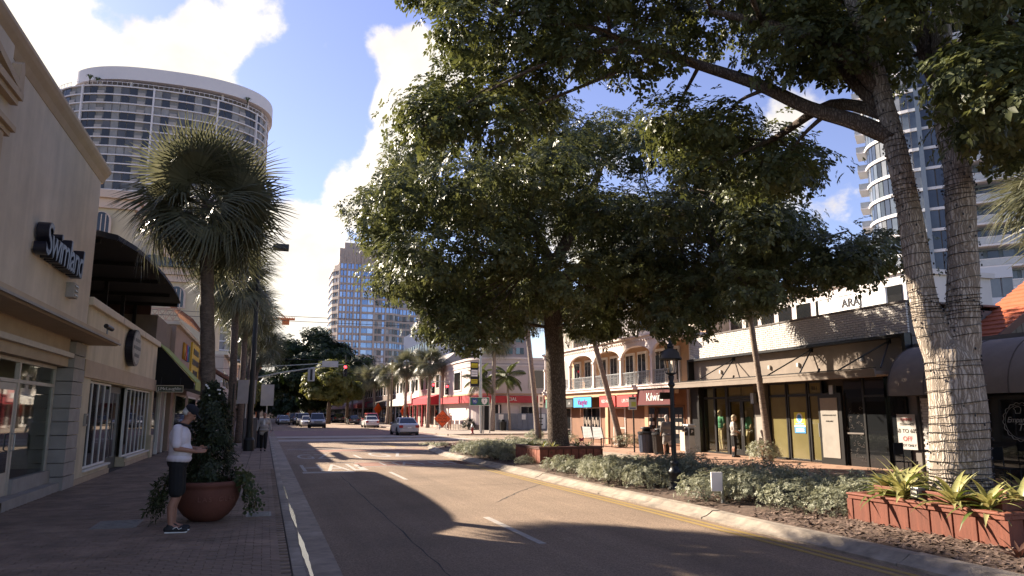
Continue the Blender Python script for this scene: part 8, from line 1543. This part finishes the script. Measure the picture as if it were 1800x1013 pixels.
person((14.75, 25.0, 0.0), R(80), 'person in grey jacket and shorts walking away past the bins', dict(legs=[((.12,.09,.50),(.10,.09,.09),(.27,.09,.04)), ((-.06,-.09,.49),(-.24,-.09,.13),(-.10,-.09,.035))], arms=[((.03,.24,1.16),(.16,.22,1.0),((.6,0,-.8),(0,0,1),(0,1,0),.6)), ((-.05,-.24,1.16),(.12,-.20,1.04),((.7,.2,-.5),(0,.4,1),(0,-1,0),.6))], bulk=1.05), dict(top=dict(m=mat('grey_jacket', (0.16,0.145,0.135), .9, var=.1), sleeve=1.6, hem=.92, loose=.05, long=.72, name='jacket'), bottom=dict(m=mat('pale_patterned_shorts', (0.40,0.37,0.34), .9, var=.5, scale=20), len=.75, w=.09, name='shorts'), shoe=M_shoe, hair=dict(m=M_grey_h)), h=1.62, skin=SKIN2)
person((17.9, 72.9, 0.0), R(-100), 'person in pale clothes and wide sun hat beside the orange sign', dict(legs=stand, arms=[((-.03,.22,1.16),(.05,.24,.95),((.2,0,-1),(1,0,0),(0,1,0),.5)), ((-.03,-.22,1.16),(.05,-.24,.95),((.2,0,-1),(1,0,0),(0,-1,0),.5))]), dict(top=dict(m=mat('pale_shirt', (0.52,0.45,0.40), .9), sleeve=1.8, hem=.96), bottom=dict(m=mat('tan_trousers', (0.36,0.27,0.20), .9), len=1.9), shoe=M_shoe, hair=dict(m=M_grey_h), sunhat=M_white), h=1.72, voxel=.02, skin=SKIN2)
person((18.2, 88.0, 0.0), R(200), 'person in dark clothes sitting by the red restaurant posts', dict(legs=[((.36,.1,.48),(.38,.1,.09),(.54,.1,.04)), ((.36,-.1,.48),(.38,-.1,.09),(.54,-.1,.04))], arms=[((.0,.22,1.16),(.2,.16,1.02),((.7,0,-.5),(0,0,1),(0,1,0),.6)), ((.0,-.22,1.16),(.2,-.16,1.02),((.7,0,-.5),(0,0,1),(0,-1,0),.6))]), dict(top=dict(m=mat('dark_green_shirt', (0.05,0.07,0.05), .9), sleeve=.7), bottom=dict(m=MATS['dark_trousers'], len=1.9), shoe=M_shoe, hair=dict(m=MATS['brown_hair'])), h=1.7, voxel=.02) if False else None
# mannequins in teal tops behind the olive glass
M_man = mat('mannequin_white', (0.50,0.44,0.38), 0.5, var=0.05); M_teal = mat('teal_top', (0.10,0.36,0.31), 0.85, var=0.1); M_slk = mat('white_slacks', (0.55,0.52,0.46), 0.85, var=0.05)
def mannequin(x, y, label, legs, name='mannequin'):
    t = person((x, y, 0.10), R(180), label, dict(legs=legs, arms=[((-.02,.24,1.15),(.05,.24,.92),((.2,0,-1),(1,0,0),(0,1,0),.4)), ((-.04,-.24,1.16),(.10,-.22,.96),((.3,0,-1),(1,0,0),(0,-1,0),.4))], bulk=.88, shoulder=.16), dict(top=dict(m=M_teal, sleeve=.75, hem=1.02, loose=.025), bottom=dict(m=M_slk, len=1.95), shoe=M_man, sole=M_man, hair=dict(m=M_man)), h=1.72, skin=M_man); t.name = name; t['category'] = 'mannequin'
mannequin(18.64, 27.1, 'mannequin in teal top and white slacks, left one in the shop window', stand); mannequin(18.64, 25.3, 'mannequin in teal top and white slacks, right one behind the glass door', walk)

bpy.data.scenes.remove(WORK)
